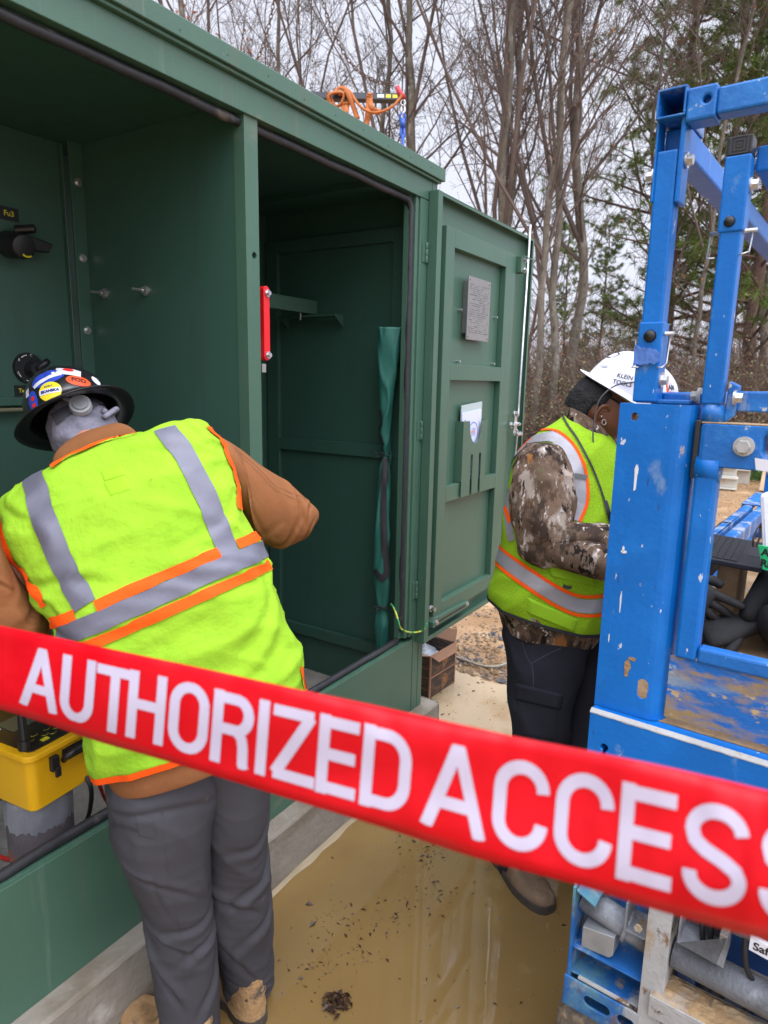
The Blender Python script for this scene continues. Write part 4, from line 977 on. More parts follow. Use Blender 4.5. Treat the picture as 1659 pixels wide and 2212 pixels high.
# ================================================================ BARRICADE TAPE across the view, near the camera
tapeT = catmull([(-1500, 1091), (-1100, 1155), (-700, 1222), (-350, 1284), (0, 1351), (240, 1402), (445, 1445), (650, 1490), (829, 1528), (1099, 1588), (1264, 1620), (1450, 1659), (1659, 1708), (1900, 1765), (2200, 1837), (3000, 2037)], 500)
tapeB = catmull([(-1500, 1149), (-1100, 1252), (-700, 1350), (-350, 1440), (0, 1532), (210, 1601), (370, 1647), (640, 1730), (829, 1788), (1029, 1853), (1249, 1912), (1419, 1966), (1659, 2034), (1900, 2108), (2200, 2205), (3000, 2462)], 500)
def yat(arr, x): return float(np.interp(x, arr[:, 0], arr[:, 1]))
def tdepth(x): return 1 / (1.62 + x / 1659 * 1.22)
def tp(x, t, off=0.):
    """x along the strip (px), t 0 top .. 1 bottom"""
    yt, yb = yat(tapeT, x), yat(tapeB, x); sh = .075 * (yb - yt)
    xx = x + sh * (.5 - t)
    yt, yb = yat(tapeT, xx), yat(tapeB, xx)
    wave = .004 * math.sin(x * .006 + 1) + .0022 * math.sin(x * .017 + t * 3) + .0016 * math.sin(t * 7 + x * .004) + .0012 * noise.noise(Vector((x * .02, t * 2, 0)))
    wave += .0035 * ((2 * abs(t - .5)) ** 5) * (1 + math.sin(x * .009)) + .0009 * math.sin(x * .045 + t * 4) * math.sin(x * .011) + .0012 * (1 - min(1, abs(noise.noise(Vector((x * .006 + t * .8, t * .6, 3))) * 3)))
    return dep(xx, yt + (yb - yt) * t, tdepth(xx) + wave + off)
mb = MB(); nx, ny = 480, 11; vs = []
for j in range(ny):
    for i in range(nx): vs.append(tp(-1460 + i * 4400 / (nx - 1), j / (ny - 1)))
mb.add(vs, [(j * nx + i, j * nx + i + 1, (j + 1) * nx + i + 1, (j + 1) * nx + i) for j in range(ny - 1) for i in range(nx - 1)], 0, True)
tape = mb.build('barricade_tape', m_tape); thing_origin(tape, tp(829, .5)); tag(tape, 'red barricade tape printed AUTHORIZED ACCESS in white, stretched across the foreground', 'barricade tape')
so = tape.modifiers.new('thick', 'SOLIDIFY'); so.thickness = .00008
# stroke letters: (x 0..1, y 0 top..1 bottom), stroke paths
def arcp(cx, cy, rx, ry, a0, a1, n=14): return [(cx + rx * math.cos(math.radians(a0 + (a1 - a0) * i / n)), cy - ry * math.sin(math.radians(a0 + (a1 - a0) * i / n))) for i in range(n + 1)]
GL = {
 'A': [[(.02, 1), (.5, 0)], [(.5, 0), (.98, 1)], [(.2, .68), (.8, .68)]],
 'U': [[(.12, 0), (.12, .70)] + arcp(.5, .70, .38, .24, 180, 360)[1:] + [(.88, 0)]],
 'T': [[(0, .09), (1, .09)], [(.5, .09), (.5, 1)]],
 'H': [[(.12, 0), (.12, 1)], [(.88, 0), (.88, 1)], [(.12, .48), (.88, .48)]],
 'O': [arcp(.5, .32, .38, .25, 0, 180) + [(.12, .68)] + arcp(.5, .68, .38, .25, 180, 360)[1:] + [(.88, .32)]],
 'R': [[(.12, 0), (.12, 1)], [(.12, .09), (.55, .09)] + arcp(.58, .30, .30, .21, 85, -85, 12) + [(.12, .51)], [(.6, .51), (.74, .6), (.78, .72), (.8, .95), (.84, 1)]],
 'I': [[(.5, 0), (.5, 1)]],
 'Z': [[(.03, .09), (.9, .09)], [(.84, .09), (.14, .91)], [(.1, .91), (1, .91)]],
 'E': [[(.14, 0), (.14, 1)], [(.14, .09), (.98, .09)], [(.14, .49), (.92, .49)], [(.14, .91), (.98, .91)]],
 'D': [[(.14, 0), (.14, 1)], [(.14, .09), (.48, .09)] + arcp(.5, .36, .38, .27, 85, 0, 8) + [(.88, .64)] + arcp(.5, .64, .38, .27, 0, -85, 8)[1:] + [(.14, .91)]],
 'C': [arcp(.5, .33, .38, .25, 0, 180, 14) + [(.12, .67)] + arcp(.5, .67, .38, .25, 180, 360, 14)[1:]],
 'S': [arcp(.5, .29, .37, .21, 5, 180, 12) + [(.18, .40), (.34, .475), (.60, .545), (.80, .62)] + arcp(.5, .72, .37, .20, 5, -185, 16)]}
LET = [('A', 54, 121), ('U', 133, 202), ('T', 206, 287), ('H', 277, 356), ('O', 366, 450), ('R', 459, 546), ('I', 549, 585), ('Z', 584, 684), ('E', 686, 774), ('D', 779, 888), ('A', 924, 1045), ('C', 1065, 1186), ('C', 1198, 1326), ('E', 1335, 1459), ('S', 1474, 1620), ('S', 1640, 1788)]
mb = MB()
for ch, x0, x1 in LET:
    H_ = .70; t0 = .165
    for path in GL[ch]:
        # stroke half-width in "height" units
        xc = (x0 + x1) / 2; hpx = (yat(tapeB, xc) - yat(tapeT, xc)) * H_; hw = .074 * hpx
        P_ = [(x0 + p[0] * (x1 - x0), p[1] * hpx) for p in path]
        # keep stroke inside the box
        if ch == 'I': P_ = [(xc, p[1]) for p in P_]
        ptsD = []
        for i in range(len(P_) - 1):
            n_ = max(2, int(math.hypot(P_[i + 1][0] - P_[i][0], P_[i + 1][1] - P_[i][1]) / 9))
            for k in range(n_): f = k / n_; ptsD.append((P_[i][0] * (1 - f) + P_[i + 1][0] * f, P_[i][1] * (1 - f) + P_[i + 1][1] * f))
        ptsD.append(P_[-1]); vs = []
        for i, p in enumerate(ptsD):
            a = ptsD[max(0, i - 1)]; b = ptsD[min(len(ptsD) - 1, i + 1)]; dx, dy = b[0] - a[0], b[1] - a[1]; L_ = math.hypot(dx, dy) or 1
            nxx, nyy = -dy / L_, dx / L_
            for sgn in (-1, 0, 1):
                X_ = p[0] + nxx * hw * sgn * .92; Y_ = min(max(p[1] + nyy * hw * sgn, 0), hpx)
                vs.append(tp(X_, t0 + Y_ / hpx * H_, -.0009))
        n_ = len(ptsD); mb.add(vs, [(i * 3 + k, i * 3 + k + 1, i * 3 + k + 4, i * 3 + k + 3) for i in range(n_ - 1) for k in range(2)], 0, True)
mb.build('printed_letters', m_tapew, tape)
# ================================================================ PEOPLE
def hrows(R):
    """rows (Lx, Ly, Rx, Ry, horizontal distance, thickness near, thickness far) -> Loft rows"""
    return [(r[0], r[1], depth_of(hdp(r[0], r[1], r[4])), r[2], r[3], depth_of(hdp(r[2], r[3], r[4])), r[5], r[6]) for r in R]
def frame(o, x, z):
    x = Vector(x).normalized(); z = Vector(z); z = (z - x * z.dot(x)).normalized(); y = z.cross(x)
    M = Matrix((x, y, z)).transposed().to_4x4(); M.translation = Vector(o); return M
def hat_geo(mb, M, a, b, h, brim, front=0., droop=.006, tilt=0., ridges=0., mi=0, mi_in=1, n=96):
    """hard hat: x forward, y left, z up; brim underside and inside use the second material"""
    rings = []
    def ring(fr, fn): rings.append((fr, [fn(2 * math.pi * k / n) for k in range(n)]))
    def dome(e, sc=1.0):
        def f(t):
            c, s_ = math.cos(t), math.sin(t); r = math.cos(e) ** .82 if e < 1.55 else .001; zz = math.sin(e) ** .9 * h
            x = a * r * c; y = b * r * s_
            rd = 0
            if ridges and abs(y) < .045 and e > .25: rd = ridges * (1 if abs(y) < .012 else (.75 if .020 < abs(y) < .038 else 0)) * min(1, (e - .25) * 3)
            return Vector((x * sc, y * sc, zz * sc + rd))
        return f
    for i in range(14): ring(0, dome(math.radians(90 - i * 90 / 13) - (1e-3 if i == 0 else 0)))
    def br(w, dz):
        def f(t):
            c, s_ = math.cos(t), math.sin(t); ww = w * (brim + front * max(0, c) ** 2)
            return Vector(((a + ww) * c, (b + ww) * s_, -droop * w - dz + .012 * w * (abs(s_) ** 3)))
        return f
    for w in (.12, .35, .6, .85, .96): ring(0, br(w, 0))
    ring(0, br(1.0, .0015)); ring(1, br(.97, .0035)); ring(1, br(.6, .0035)); ring(1, br(.1, .0035))
    for i in range(9): ring(1, dome(math.radians(i * 10 + .01), .965))
    vs = []; 
    for fr, r in rings: vs += r
    fs = []; mis = []
    for i in range(len(rings) - 1):
        for k in range(n):
            fs.append((i * n + k, i * n + (k + 1) % n, (i + 1) * n + (k + 1) % n, (i + 1) * n + k)[::-1]); mis.append(rings[i + 1][0])
    fs.append(tuple(range((len(rings) - 1) * n, len(rings) * n))); mis.append(1)
    o = len(mb.v); mb.v += [tuple(M @ v) for v in vs]; mb.f += [tuple(i + o for i in f) for f in fs]; mb.mi += [mi if q == 0 else mi_in for q in mis]; mb.sm += [True] * len(fs)
def head_geo(mb, M, s=1.0):
    """head with brow, nose, lips, chin, eye sockets and ears: x forward, y left, z up; centre at eye height"""
    n, m = 64, 48; vs = []
    for j in range(m + 1):
        ph = math.pi * j / m; z = math.cos(ph)
        for k in range(n):
            t = 2 * math.pi * k / n; c, s_ = math.cos(t), math.sin(t); r = math.sin(ph)
            x = .098 * r * c; y = .076 * r * s_; zz = .122 * z
            if zz < -.02:  # jaw narrows towards the chin
                f = (-.02 - zz) / .1; y *= 1 - .38 * f; x *= (1 - .22 * f) if c < 0 else (1 - .06 * f)
                if c > .4: x += .012 * f * (c - .4)
            if c > 0:
                g = math.exp(-(y / .011) ** 2)
                nz = max(0, min(1, (.012 - zz) / .045)) if zz > -.036 else max(0, 1 - (-.036 - zz) / .010)
                x += .026 * g * nz
                x += .004 * math.exp(-((zz - .022) / .010) ** 2) * math.exp(-(y / .045) ** 2)
                for sy in (-1, 1): x -= .009 * math.exp(-((y - sy * .031) / .014) ** 2 - ((zz - .004) / .011) ** 2)
                lip = math.exp(-(y / .024) ** 2)
                x += .006 * lip * (math.exp(-((zz + .057) / .005) ** 2) + math.exp(-((zz + .069) / .006) ** 2)) - .004 * lip * math.exp(-((zz + .063) / .0025) ** 2)
                x += .006 * math.exp(-((zz + .098) / .012) ** 2) * math.exp(-(y / .02) ** 2)
            vs.append(M @ Vector((x * s, y * s, zz * s)))
    mb.add(vs, [(j * n + k, j * n + (k + 1) % n, (j + 1) * n + (k + 1) % n, (j + 1) * n + k) for j in range(m) for k in range(n)], 0, True)
    for sy in (-1, 1):   # ears: curled outer rim, bowl and lobe
        def E(x, y, z): return M @ (Vector((x - .005, sy * (.068 + y), z - .012)) * s)
        rim = [(.008, .006, .022), (.002, .012, .031), (-.010, .016, .033), (-.020, .018, .024), (-.022, .018, .008), (-.017, .016, -.010), (-.008, .013, -.024), (.003, .009, -.031), (.009, .005, -.024), (.008, .004, -.012)]
        P = catmull(rim, 34); mb.tube([E(*p) for p in P], [.0042 if i < 26 else .0058 for i in range(34)], 8)
        mb.tube([E(*p) for p in catmull([(-.001, .008, .020), (-.010, .011, .014), (-.011, .011, -.002), (-.004, .009, -.014)], 14)], .0036, 8)
        ctr = E(-.005, .002, 0); fan = [E(*p) for p in P]
        mb.add([ctr] + fan, [(0, i + 1, i + 2) for i in range(len(fan) - 1)], 0, True)
        mb.tube([E(.009, .002, .002), E(.009, .006, -.003), E(.007, .005, -.008)], .0045, 8)
    for sy in (-1, 1):
        p = M @ (Vector((.081, sy * .031, .004)) * s)
def hand_geo(mb, M, curl=(30, 30, 30, 30), spread=6, thumb=(20, 25), left=False, s=1.08, fat=1.22):
    """wrist at origin, x along the fingers, y towards the thumb side, z back of the hand"""
    sg = 1
    pm = MB(); n = 24; vs = []; K_ = [(-.045, .024, .019), (-.02, .025, .019), (.0, .029, .019), (.03, .038, .018), (.06, .043, .0165), (.08, .043, .0145), (.09, .038, .011), (.094, .028, .006)]
    for (x, w, t) in K_:
        for k in range(n): a = 2 * math.pi * k / n; vs.append(Vector((x, w * math.copysign(abs(math.cos(a)) ** .8, math.cos(a)), t * math.copysign(abs(math.sin(a)) ** .8, math.sin(a)))))
    pm.add(vs, [(j * n + k, j * n + (k + 1) % n, (j + 1) * n + (k + 1) % n, (j + 1) * n + k) for j in range(len(K_) - 1) for k in range(n)] + [tuple(range(n - 1, -1, -1)), tuple(range((len(K_) - 1) * n, len(K_) * n))], 0, True)
    parts = [pm]
    lens = [(.040, .023, .019), (.044, .026, .020), (.041, .025, .020), (.031, .019, .017)]
    for i in range(4):
        y = .030 - i * .0195; base = Vector((.078 - abs(i - 1) * .004, y * .92, -.001)); a = math.radians((1.4 - i) * spread); el = 0
        nodes = [(Vector((.055, y * .75, 0)), .0088 * fat), (base, .0098 * fat)]; p = base.copy()
        for q, L_ in enumerate(lens[i]):
            el += math.radians(curl[i]) * (1.0 if q else .7)
            d = Vector((math.cos(el) * math.cos(a), math.sin(a) * math.cos(el * .3), -math.sin(el)))
            p = p + d.normalized() * L_; nodes.append((p.copy(), [.0091, .0086, .0074][q] * fat))
        parts.append(skin(nodes, [(k, k + 1) for k in range(len(nodes) - 1)], 2))
    th = [(Vector((.012, .014, -.002)), .013), (Vector((.036, .040, -.008)), .0125)]
    p = th[-1][0].copy(); ang = math.radians(52)
    for q, L_ in enumerate((.032, .028)):
        ang -= math.radians(thumb[q]); p = p + Vector((math.cos(ang), math.sin(ang), -.25)).normalized() * L_; th.append((p.copy(), [.0108, .0090][q] * fat))
    parts.append(skin(th, [(0, 1), (1, 2), (2, 3)], 2))
    F = Matrix.Diagonal((s, -s if left else s, s, 1))
    for q in parts: mb.add([M @ (F @ Vector(v)) for v in q.v], [f[::-1] if left else f for f in q.f], 0, True)
def boot_geo(upper, sole, M, L=.30, Wd=.105, H=.16):
    """work boot: heel at x 0, toe at x L; z up from the ground"""
    n = 40; vs = []
    prof = [(.0, 1.0, 0), (.025, 1.02, 0)]
    def outline(t, sc=1.0, x0=0., x1=1.):
        c, s_ = math.cos(t), math.sin(t); x = L * (.5 + .5 * math.copysign(abs(c) ** .8, c)); w = Wd / 2 * (1.0 - .22 * math.exp(-((x / L - .36) / .16) ** 2)) * (.86 if x < L * .35 else 1)
        return x, w * math.copysign(abs(s_) ** .75, s_) * sc
    zs = [0, .012, .027, .029]
    for j, z in enumerate(zs):
        for k in range(n):
            x, y = outline(2 * math.pi * k / n, 1.04 if j < 3 else 1.0); g = .004 * (k % 2) if j < 2 else 0
            vs.append(M @ Vector((x * 1.02 - .003, y * (1 + g * 6), z)))
    sole.add(vs, [(j * n + k, j * n + (k + 1) % n, (j + 1) * n + (k + 1) % n, (j + 1) * n + k) for j in range(3) for k in range(n)] + [tuple(range(n - 1, -1, -1)), tuple(range(3 * n, 4 * n))], 0, False)
    vs = []; R = 16
    for j in range(R + 1):
        f = j / R
        for k in range(n):
            x, y = outline(2 * math.pi * k / n)
            top = .052 + .045 * max(0, 1 - x / L) ** .6 if x > L * .42 else H
            # toe cap low, instep rises to the shaft
            zt = .055 + (H - .055) * (1 / (1 + math.exp((x / L - .50) * 16)))
            shrink = 1 - .10 * f - (.55 * f * f if x > L * .5 else .12 * f)
            xx = x if x < L * .5 else L * .5 + (x - L * .5) * (1 - .30 * f ** 2.2)
            z = .026 + (zt - .026) * math.sin(f * math.pi / 2)
            b = .004 * noise.noise(Vector((xx * 40, y * 40, z * 40)))
            vs.append(M @ Vector((xx + b, y * shrink + b, z + b)))
    upper.add(vs, [(j * n + k, j * n + (k + 1) % n, (j + 1) * n + (k + 1) % n, (j + 1) * n + k) for j in range(R) for k in range(n)] + [tuple(range(R * n, (R + 1) * n))], 0, True)
def groundframe(toe, heel):
    toe = Vector((toe[0], toe[1], 0)); heel = Vector((heel[0], heel[1], 0)); return frame(heel, toe - heel, (0, 0, 1))

# ---------------------------------------------------------------- worker bending into the cabinet
w1_hat_c = dep(164, 903, 1.74); U1 = (CR * -.49 + CU * .85 + CF * .13).normalized(); F1 = (CF - U1 * CF.dot(U1)).normalized()
rows_v = [(110, 1012, 302, 938, 1.65, .012, .05), (66, 1046, 352, 950, 1.62, .018, .08), (22, 1088, 420, 930, 1.58, .036, .10), (-2, 1124, 452, 928, 1.55, .062, .11),
          (10, 1172, 487, 985, 1.53, .085, .12), (52, 1245, 518, 1070, 1.49, .10, .13), (98, 1312, 548, 1160, 1.46, .108, .14), (117, 1362, 582, 1240, 1.44, .113, .14),
          (150, 1470, 622, 1350, 1.42, .12, .14), (186, 1585, 650, 1438, 1.40, .12, .14), (216, 1668, 659, 1490, 1.39, .115, .145)]
def w1disp(p, u, v):
    d = .004 * noise.noise(p * 9 + Vector((0, 0, 7))) + .0022 * noise.noise(p * 24)
    d += fold(p, (.9, -.5, .45), 6.5, .009, 2, 2.8) * min(1, .25 + v) + fold(p, (-.45, .3, .9), 6, .010, 6) * (1 - v * .6) + fold(p, (.9, -.7, -.1), 16, .006, 9, 3)
    # cloth pulls under the arms and gathers at the band
    d += .006 * math.sin(v * 34 + u * 9) * math.exp(-((u - .04) / .06) ** 2) + .006 * math.sin(v * 30 + 1) * math.exp(-((u - .46) / .05) ** 2)
    return d + cv_(u, v)
cv_ = creases([(.06, .52, .20, .60, .012, .006), (.44, .50, .30, .58, .012, .006), (.03, .62, .16, .80, .014, .008), (.46, .66, .34, .82, .014, .008), (.12, .86, .30, .72, .012, .005), (.20, .95, .40, .80, .012, .006), (.10, .30, .14, .46, .012, .005), (.40, .26, .38, .42, .012, .005), (.22, .70, .26, .92, .012, .005)])
VL = Loft(hrows(rows_v), 150, 150, 2.35, w1disp, grow=.007)
# skeleton under the clothes: one continuous body
neckb = hdp(200, 975, 1.78); pel = hdp(425, 1640, 1.42); mid = hdp(330, 1300, 1.46); chest = hdp(255, 1110, 1.54)
headc = w1_hat_c - U1 * .045 - F1 * .0
shL = hdp(20, 1130, 1.56); shR = hdp(455, 990, 1.56); elL = hdp(20, 1330, 1.52); elR = hdp(628, 1112, 1.60)
haL = Vector((.86, 1.66, .98)); haR = Vector((1.20, 1.62, 1.36)); hipL = hdp(345, 1720, 1.40); hipR = hdp(510, 1700, 1.42)
knL = hdp(392, 1950, 1.44); knR = hdp(522, 1930, 1.50); anL = hdp(425, 2235, 1.47); anR = hdp(536, 2105, 1.58)
nd = [(pel, .10), (mid, .10), (chest, .11), (neckb, .045), (headc, .06), (shL, .05), (elL, .04), (haL, .026), (shR, .05), (elR, .04), (haR, .026), (hipL, .075), (knL, .05), (anL, .035), (hipR, .075), (knR, .05), (anR, .035)]
nd = [(p + (Vector((0.02, .03, -.0)) if i in (1, 2) else Vector((0, 0, 0))), r * .8) for i, (p, r) in enumerate(nd)]
body = skin(nd, [(0, 1), (1, 2), (2, 3), (3, 4), (2, 5), (5, 6), (6, 7), (2, 8), (8, 9), (9, 10), (0, 11), (11, 12), (12, 13), (0, 14), (14, 15), (15, 16)], 2)
M1 = frame(headc + F1 * .015, F1, U1); head_geo(body, M1, .93)
person1 = body.build('person', m_skin_l); thing_origin(person1, (1.05, 1.15, 0))
tag(person1, 'worker in lime vest and brown canvas jacket seen from behind, bending into the green cabinet', 'person')
# jacket
def jdisp(p, u, v): return .003 * noise.noise(p * 14) + fold(p, (.3, .2, 1), 8, .006, 11)
mb = MB()
rows_j = [(r[0] + 14, r[1] + 4, r[2] - 14, r[3] + 4, r[4], max(.008, r[5] - .016), r[6] - .02) for r in rows_v] + [(236, 1684, 642, 1516, 1.385, .110, .14), (240, 1692, 640, 1526, 1.385, .108, .14)]
JL = Loft(hrows(rows_j), 110, 110, 2.3, lambda p, u, v: .002 * noise.noise(p * 14)); JL.into(mb)
csl = creases([(.04, .62, .24, .70, .016, .010), (.46, .50, .26, .66, .014, .009), (.10, .30, .36, .40, .014, .006), (.48, .70, .28, .80, .014, .010), (.06, .80, .22, .74, .014, .008), (.44, .30, .30, .50, .012, .005)])
sl = lambda p, u, v: .004 * noise.noise(p * 12) + fold(p, (.2, -.4, -.9), 11, .007, 4, 3) * (.5 + .5 * v) + csl(u, v)
SR = Loft(hrows([(415, 940, 490, 1075, 1.56, .03, .05), (462, 942, 522, 1115, 1.57, .07, .075), (512, 968, 546, 1150, 1.58, .076, .08), (560, 1000, 572, 1172, 1.58, .076, .08), (610, 1034, 604, 1184, 1.59, .073, .078), (648, 1062, 637, 1172, 1.60, .062, .07), (668, 1082, 661, 1142, 1.61, .045, .055), (676, 1096, 672, 1116, 1.62, .018, .02)]), 80, 80, 2.2, sl); SR.into(mb)
mb.tube([elR + Vector((0, .02, 0)), elR.lerp(haR, .5), haR.lerp(elR, .12)], [.062, .055, .042], 20)
SLf = Loft(hrows([(-70, 1100, 6, 1118, 1.50, .03, .05), (-95, 1145, 6, 1178, 1.50, .066, .07), (-100, 1210, 34, 1240, 1.50, .07, .075), (-90, 1275, 72, 1294, 1.50, .07, .075), (-66, 1340, 104, 1334, 1.51, .072, .07), (-30, 1395, 112, 1372, 1.58, .06, .06), (15, 1425, 95, 1410, 1.62, .04, .04)]), 60, 60, 2.2, sl); SLf.into(mb)
mb.tube([hdp(45, 1385, 1.60), hdp(60, 1400, 1.75), haL + Vector((-.02, -.03, 0))], [.06, .052, .042], 20)
jk = mb.build('jacket', m_duck, person1)
mb = MB(); CL = Loft(hrows([(114, 1018, 302, 944, 1.66, .012, .05), (112, 1006, 298, 936, 1.66, .024, .055), (118, 988, 286, 926, 1.665, .026, .05), (134, 970, 268, 920, 1.68, .022, .045)]), 80, 24, 2.2, lambda p, u, v: .003 * noise.noise(p * 20)); CL.into(mb)
mb.build('jacket_collar', m_duck, jk)
mb = MB(); B_ = SR.bvh
for q in ([(505, 966), (560, 1012), (600, 1050), (655, 1074)], [(508, 974), (560, 1020), (598, 1058), (652, 1084)]): band(mb, B_, q, .002, .001, across=2)
band(mb, B_, [(655, 1072), (674, 1098)], .002, .001, across=2)
mb.build('sleeve_seam', m_duck_dk, jk)
# vest and its trim
mb = MB(); VL.into(mb); vest = mb.build('safety_vest', m_lime, person1)
B_ = VL.bvh
mb = MB()
band(mb, B_, [(64, 1018), (78, 1056), (92, 1112), (120, 1185), (152, 1250), (188, 1316)], .046, .003, across=9)
mb.build('reflective_brace', m_reflect, vest)
mb = MB(); band(mb, B_, [(356, 926), (392, 972), (436, 1052), (466, 1124), (494, 1196), (497, 1205)], .046, .003, across=9); mb.build('reflective_brace', m_reflect, vest)
mb = MB(); band(mb, B_, [(122, 1378), (165, 1362), (208, 1345), (347, 1285), (455, 1236), (520, 1208), (576, 1184)], .038, .0042, across=9); mb.build('reflective_band', m_reflect, vest)
mb = MB(); band(mb, B_, [(207, 1310), (300, 1268), (400, 1225), (476, 1192)], .021, .0045); band(mb, B_, [(111, 1345), (140, 1337), (170, 1325)], .021, .0045); band(mb, B_, [(511, 1177), (535, 1167), (558, 1156)], .021, .0045)
mb.build('upper_orange_band', m_orange, vest)
mb = MB(); band(mb, B_, [(125, 1416), (180, 1398), (217, 1384), (347, 1327), (477, 1270), (540, 1241), (583, 1220)], .021, .0045); mb.build('lower_orange_band', m_orange, vest)
mb = MB(); band(mb, B_, [(112, 1013), (140, 986), (182, 962), (234, 943), (270, 935), (304, 933)], .014, .006, pull=(290, 1200)); mb.build('collar_trim', m_orange, vest)
mb = MB(); band(mb, B_, [(-4, 1098), (0, 1130), (8, 1168), (32, 1218), (64, 1262), (100, 1312)], .018, .004, pull=(330, 1180)); mb.build('armhole_trim', m_orange, vest)
mb = MB(); band(mb, B_, [(452, 915), (476, 948), (504, 990), (526, 1036), (539, 1080), (542, 1100)], .017, .004, pull=(290, 1120)); mb.build('armhole_trim', m_orange, vest)
mb = MB(); hem = [Vector(VL.v[(VL.nv - 2) * VL.nu + k]) for k in range(VL.nu)] ; hem.append(hem[0])
c_ = sum(hem, Vector()) / len(hem); vs = []
for p in hem:
    o_ = (p - c_); o_.z = 0; o_ = o_.normalized() * .003; vs += [p + o_ + Vector((-.002, 0, .010)), p + o_ + Vector((.001, 0, -.005))]
mb.add(vs, [(2 * i, 2 * i + 1, 2 * i + 3, 2 * i + 2) for i in range(len(hem) - 1)], 0, True); band(mb, B_, [(655, 1488), (652, 1462), (648, 1440)], .012, .004); mb.build('hem_trim', m_orange, vest)
mb = MB(); patch(mb, B_, [(216, 1018), (262, 1004), (270, 1026), (225, 1040)], .002); patch(mb, B_, [(222, 1042), (268, 1028), (284, 1056), (238, 1072)], .002); mb.build('clear_id_patch', m_lime3, vest)
# trousers
ctl = creases([(.00, .56, .20, .74, .016, .016), (.03, .50, .28, .60, .014, .008), (.50, .50, .26, .62, .014, .009), (.48, .42, .20, .52, .012, .006), (.06, .28, .34, .36, .012, .005), (.47, .62, .30, .80, .014, .008), (.04, .82, .30, .92, .012, .006), (.10, .12, .40, .10, .012, .005), (.40, .84, .18, .97, .012, .005), (.22, .18, .24, .42, .010, .003)])
ctr_ = creases([(.02, .40, .32, .50, .014, .010), (.50, .34, .22, .46, .014, .010), (.50, .50, .24, .60, .013, .008), (.08, .72, .46, .84, .012, .006), (.12, .90, .45, .95, .012, .008), (.10, .56, .30, .72, .012, .006), (.46, .22, .20, .28, .012, .005)])
td = lambda p, u, v: .003 * noise.noise(p * 8) + fold(p, (.5, -.3, -.8), 7, .005, 21, 3.2) + fold(p, (.8, -.5, -.2), 24, .0015, 35) 
mb = MB()
TL = Loft(hrows([(240, 1640, 470, 1600, 1.40, .10, .12), (228, 1700, 478, 1680, 1.40, .108, .12), (236, 1760, 462, 1770, 1.40, .105, .115), (250, 1820, 456, 1840, 1.41, .098, .105), (276, 1884, 457, 1905, 1.42, .09, .095), (302, 1942, 461, 1962, 1.43, .084, .09), (316, 1992, 465, 2010, 1.44, .08, .085),
                 (322, 2070, 469, 2080, 1.45, .078, .08), (334, 2142, 474, 2150, 1.455, .076, .078), (346, 2212, 477, 2218, 1.46, .074, .076), (350, 2262, 478, 2268, 1.46, .072, .074)]), 120, 170, 2.25, lambda p, u, v: td(p, u, v) + ctl(u, v), grow=.002)
TR_ = Loft(hrows([(395, 1620, 640, 1560, 1.42, .09, .11), (430, 1690, 590, 1660, 1.43, .10, .115), (440, 1750, 579, 1740, 1.44, .098, .11), (446, 1820, 577, 1815, 1.46, .09, .1), (446, 1885, 578, 1880, 1.48, .084, .09), (452, 1960, 583, 1950, 1.50, .08, .084), (466, 2020, 586, 2020, 1.53, .076, .08), (478, 2080, 590, 2066, 1.56, .072, .076), (484, 2112, 586, 2100, 1.575, .068, .07), (487, 2126, 584, 2114, 1.58, .067, .068)]), 120, 160, 2.25, lambda p, u, v: td(p + Vector((3, 1, 2)), u, v) + ctr_(u, v), grow=.006)
TL.into(mb); TR_.into(mb); trs = mb.build('trousers', m_trouser, person1)
mb = MB(); band(mb, TL.bvh, [(243, 1782), (262, 1785), (285, 1790), (305, 1799)], .006, .001, across=3); mb.build('zip_pocket', m_seam, trs)
mb = MB(); patch(mb, TL.bvh, [(290, 1760), (330, 1770), (336, 1815), (300, 1805)], .0012); band(mb, TL.bvh, [(350, 1735), (356, 1830), (372, 1930), (392, 2030), (402, 2150)], .0016, .0006, across=2)
band(mb, TR_.bvh, [(505, 2040), (500, 2110)], .002, .0006, across=2); mb.build('trouser_seams', m_trouser, trs)
# boots
mb = MB(); so_ = MB(); toeR = onp(500, 2085, 'Z', 0); 
boot_geo(mb, so_, groundframe(onp(466, 2090, 'Z', .0), onp(560, 2222, 'Z', 0)), .31, .125, .15)
b_ = mb.build('boot', m_boot, person1); so_.build('sole', m_sole, b_)
mb = MB(); so_ = MB(); boot_geo(mb, so_, groundframe(onp(292, 2200, 'Z', .0), onp(455, 2330, 'Z', 0)), .31, .125, .15)
b_ = mb.build('boot', m_boot, person1); so_.build('sole', m_sole, b_)
# gloved hands inside the cabinet
mb = MB(); hand_geo(mb, frame(haR, (.05, .5, .35), (.2, -.3, 1)), (22, 24, 28, 34)); mb.build('glove', m_glove_w, person1)
mb = MB(); hand_geo(mb, frame(haL, (.25, .55, -.45), (-.1, .3, 1)), (26, 30, 34, 40), left=True); mb.build('glove', m_glove, person1)
# hard hat
mb = MB(); HM = frame(w1_hat_c, F1, U1); hat_geo(mb, HM, .130, .110, .132, .037, .012, .010, ridges=.004)
hat = mb.build('hard_hat', [m_hat_b, m_hat_in], person1); HB = bvh_of(mb)
D2 = lambda ang: (CU * math.cos(math.radians(ang)) + CR * math.sin(math.radians(ang)))
def sticker(u, v, shape, col, ang, off=.0012): 
    mb = MB(); decal(mb, HB, u, v, shape, D2(ang), off); return mb.build('sticker', m_stk[col], hat)
def stext(s, u, v, size, col, ang, off=.0020, bold=.0006, sx=1., par=None):
    mb = MB(); decal(mb, HB, u, v, text2(s, size, bold, sx), D2(ang), off); return mb.build('sticker_text', m_stk[col], par or hat)
sticker(170, 823, disc(.029, .017), 'orange', 6); stext('FOD', 170, 822, .017, 'black', 6, .002)
sticker(108, 845, disc(.0265), 'yellow', -14); 
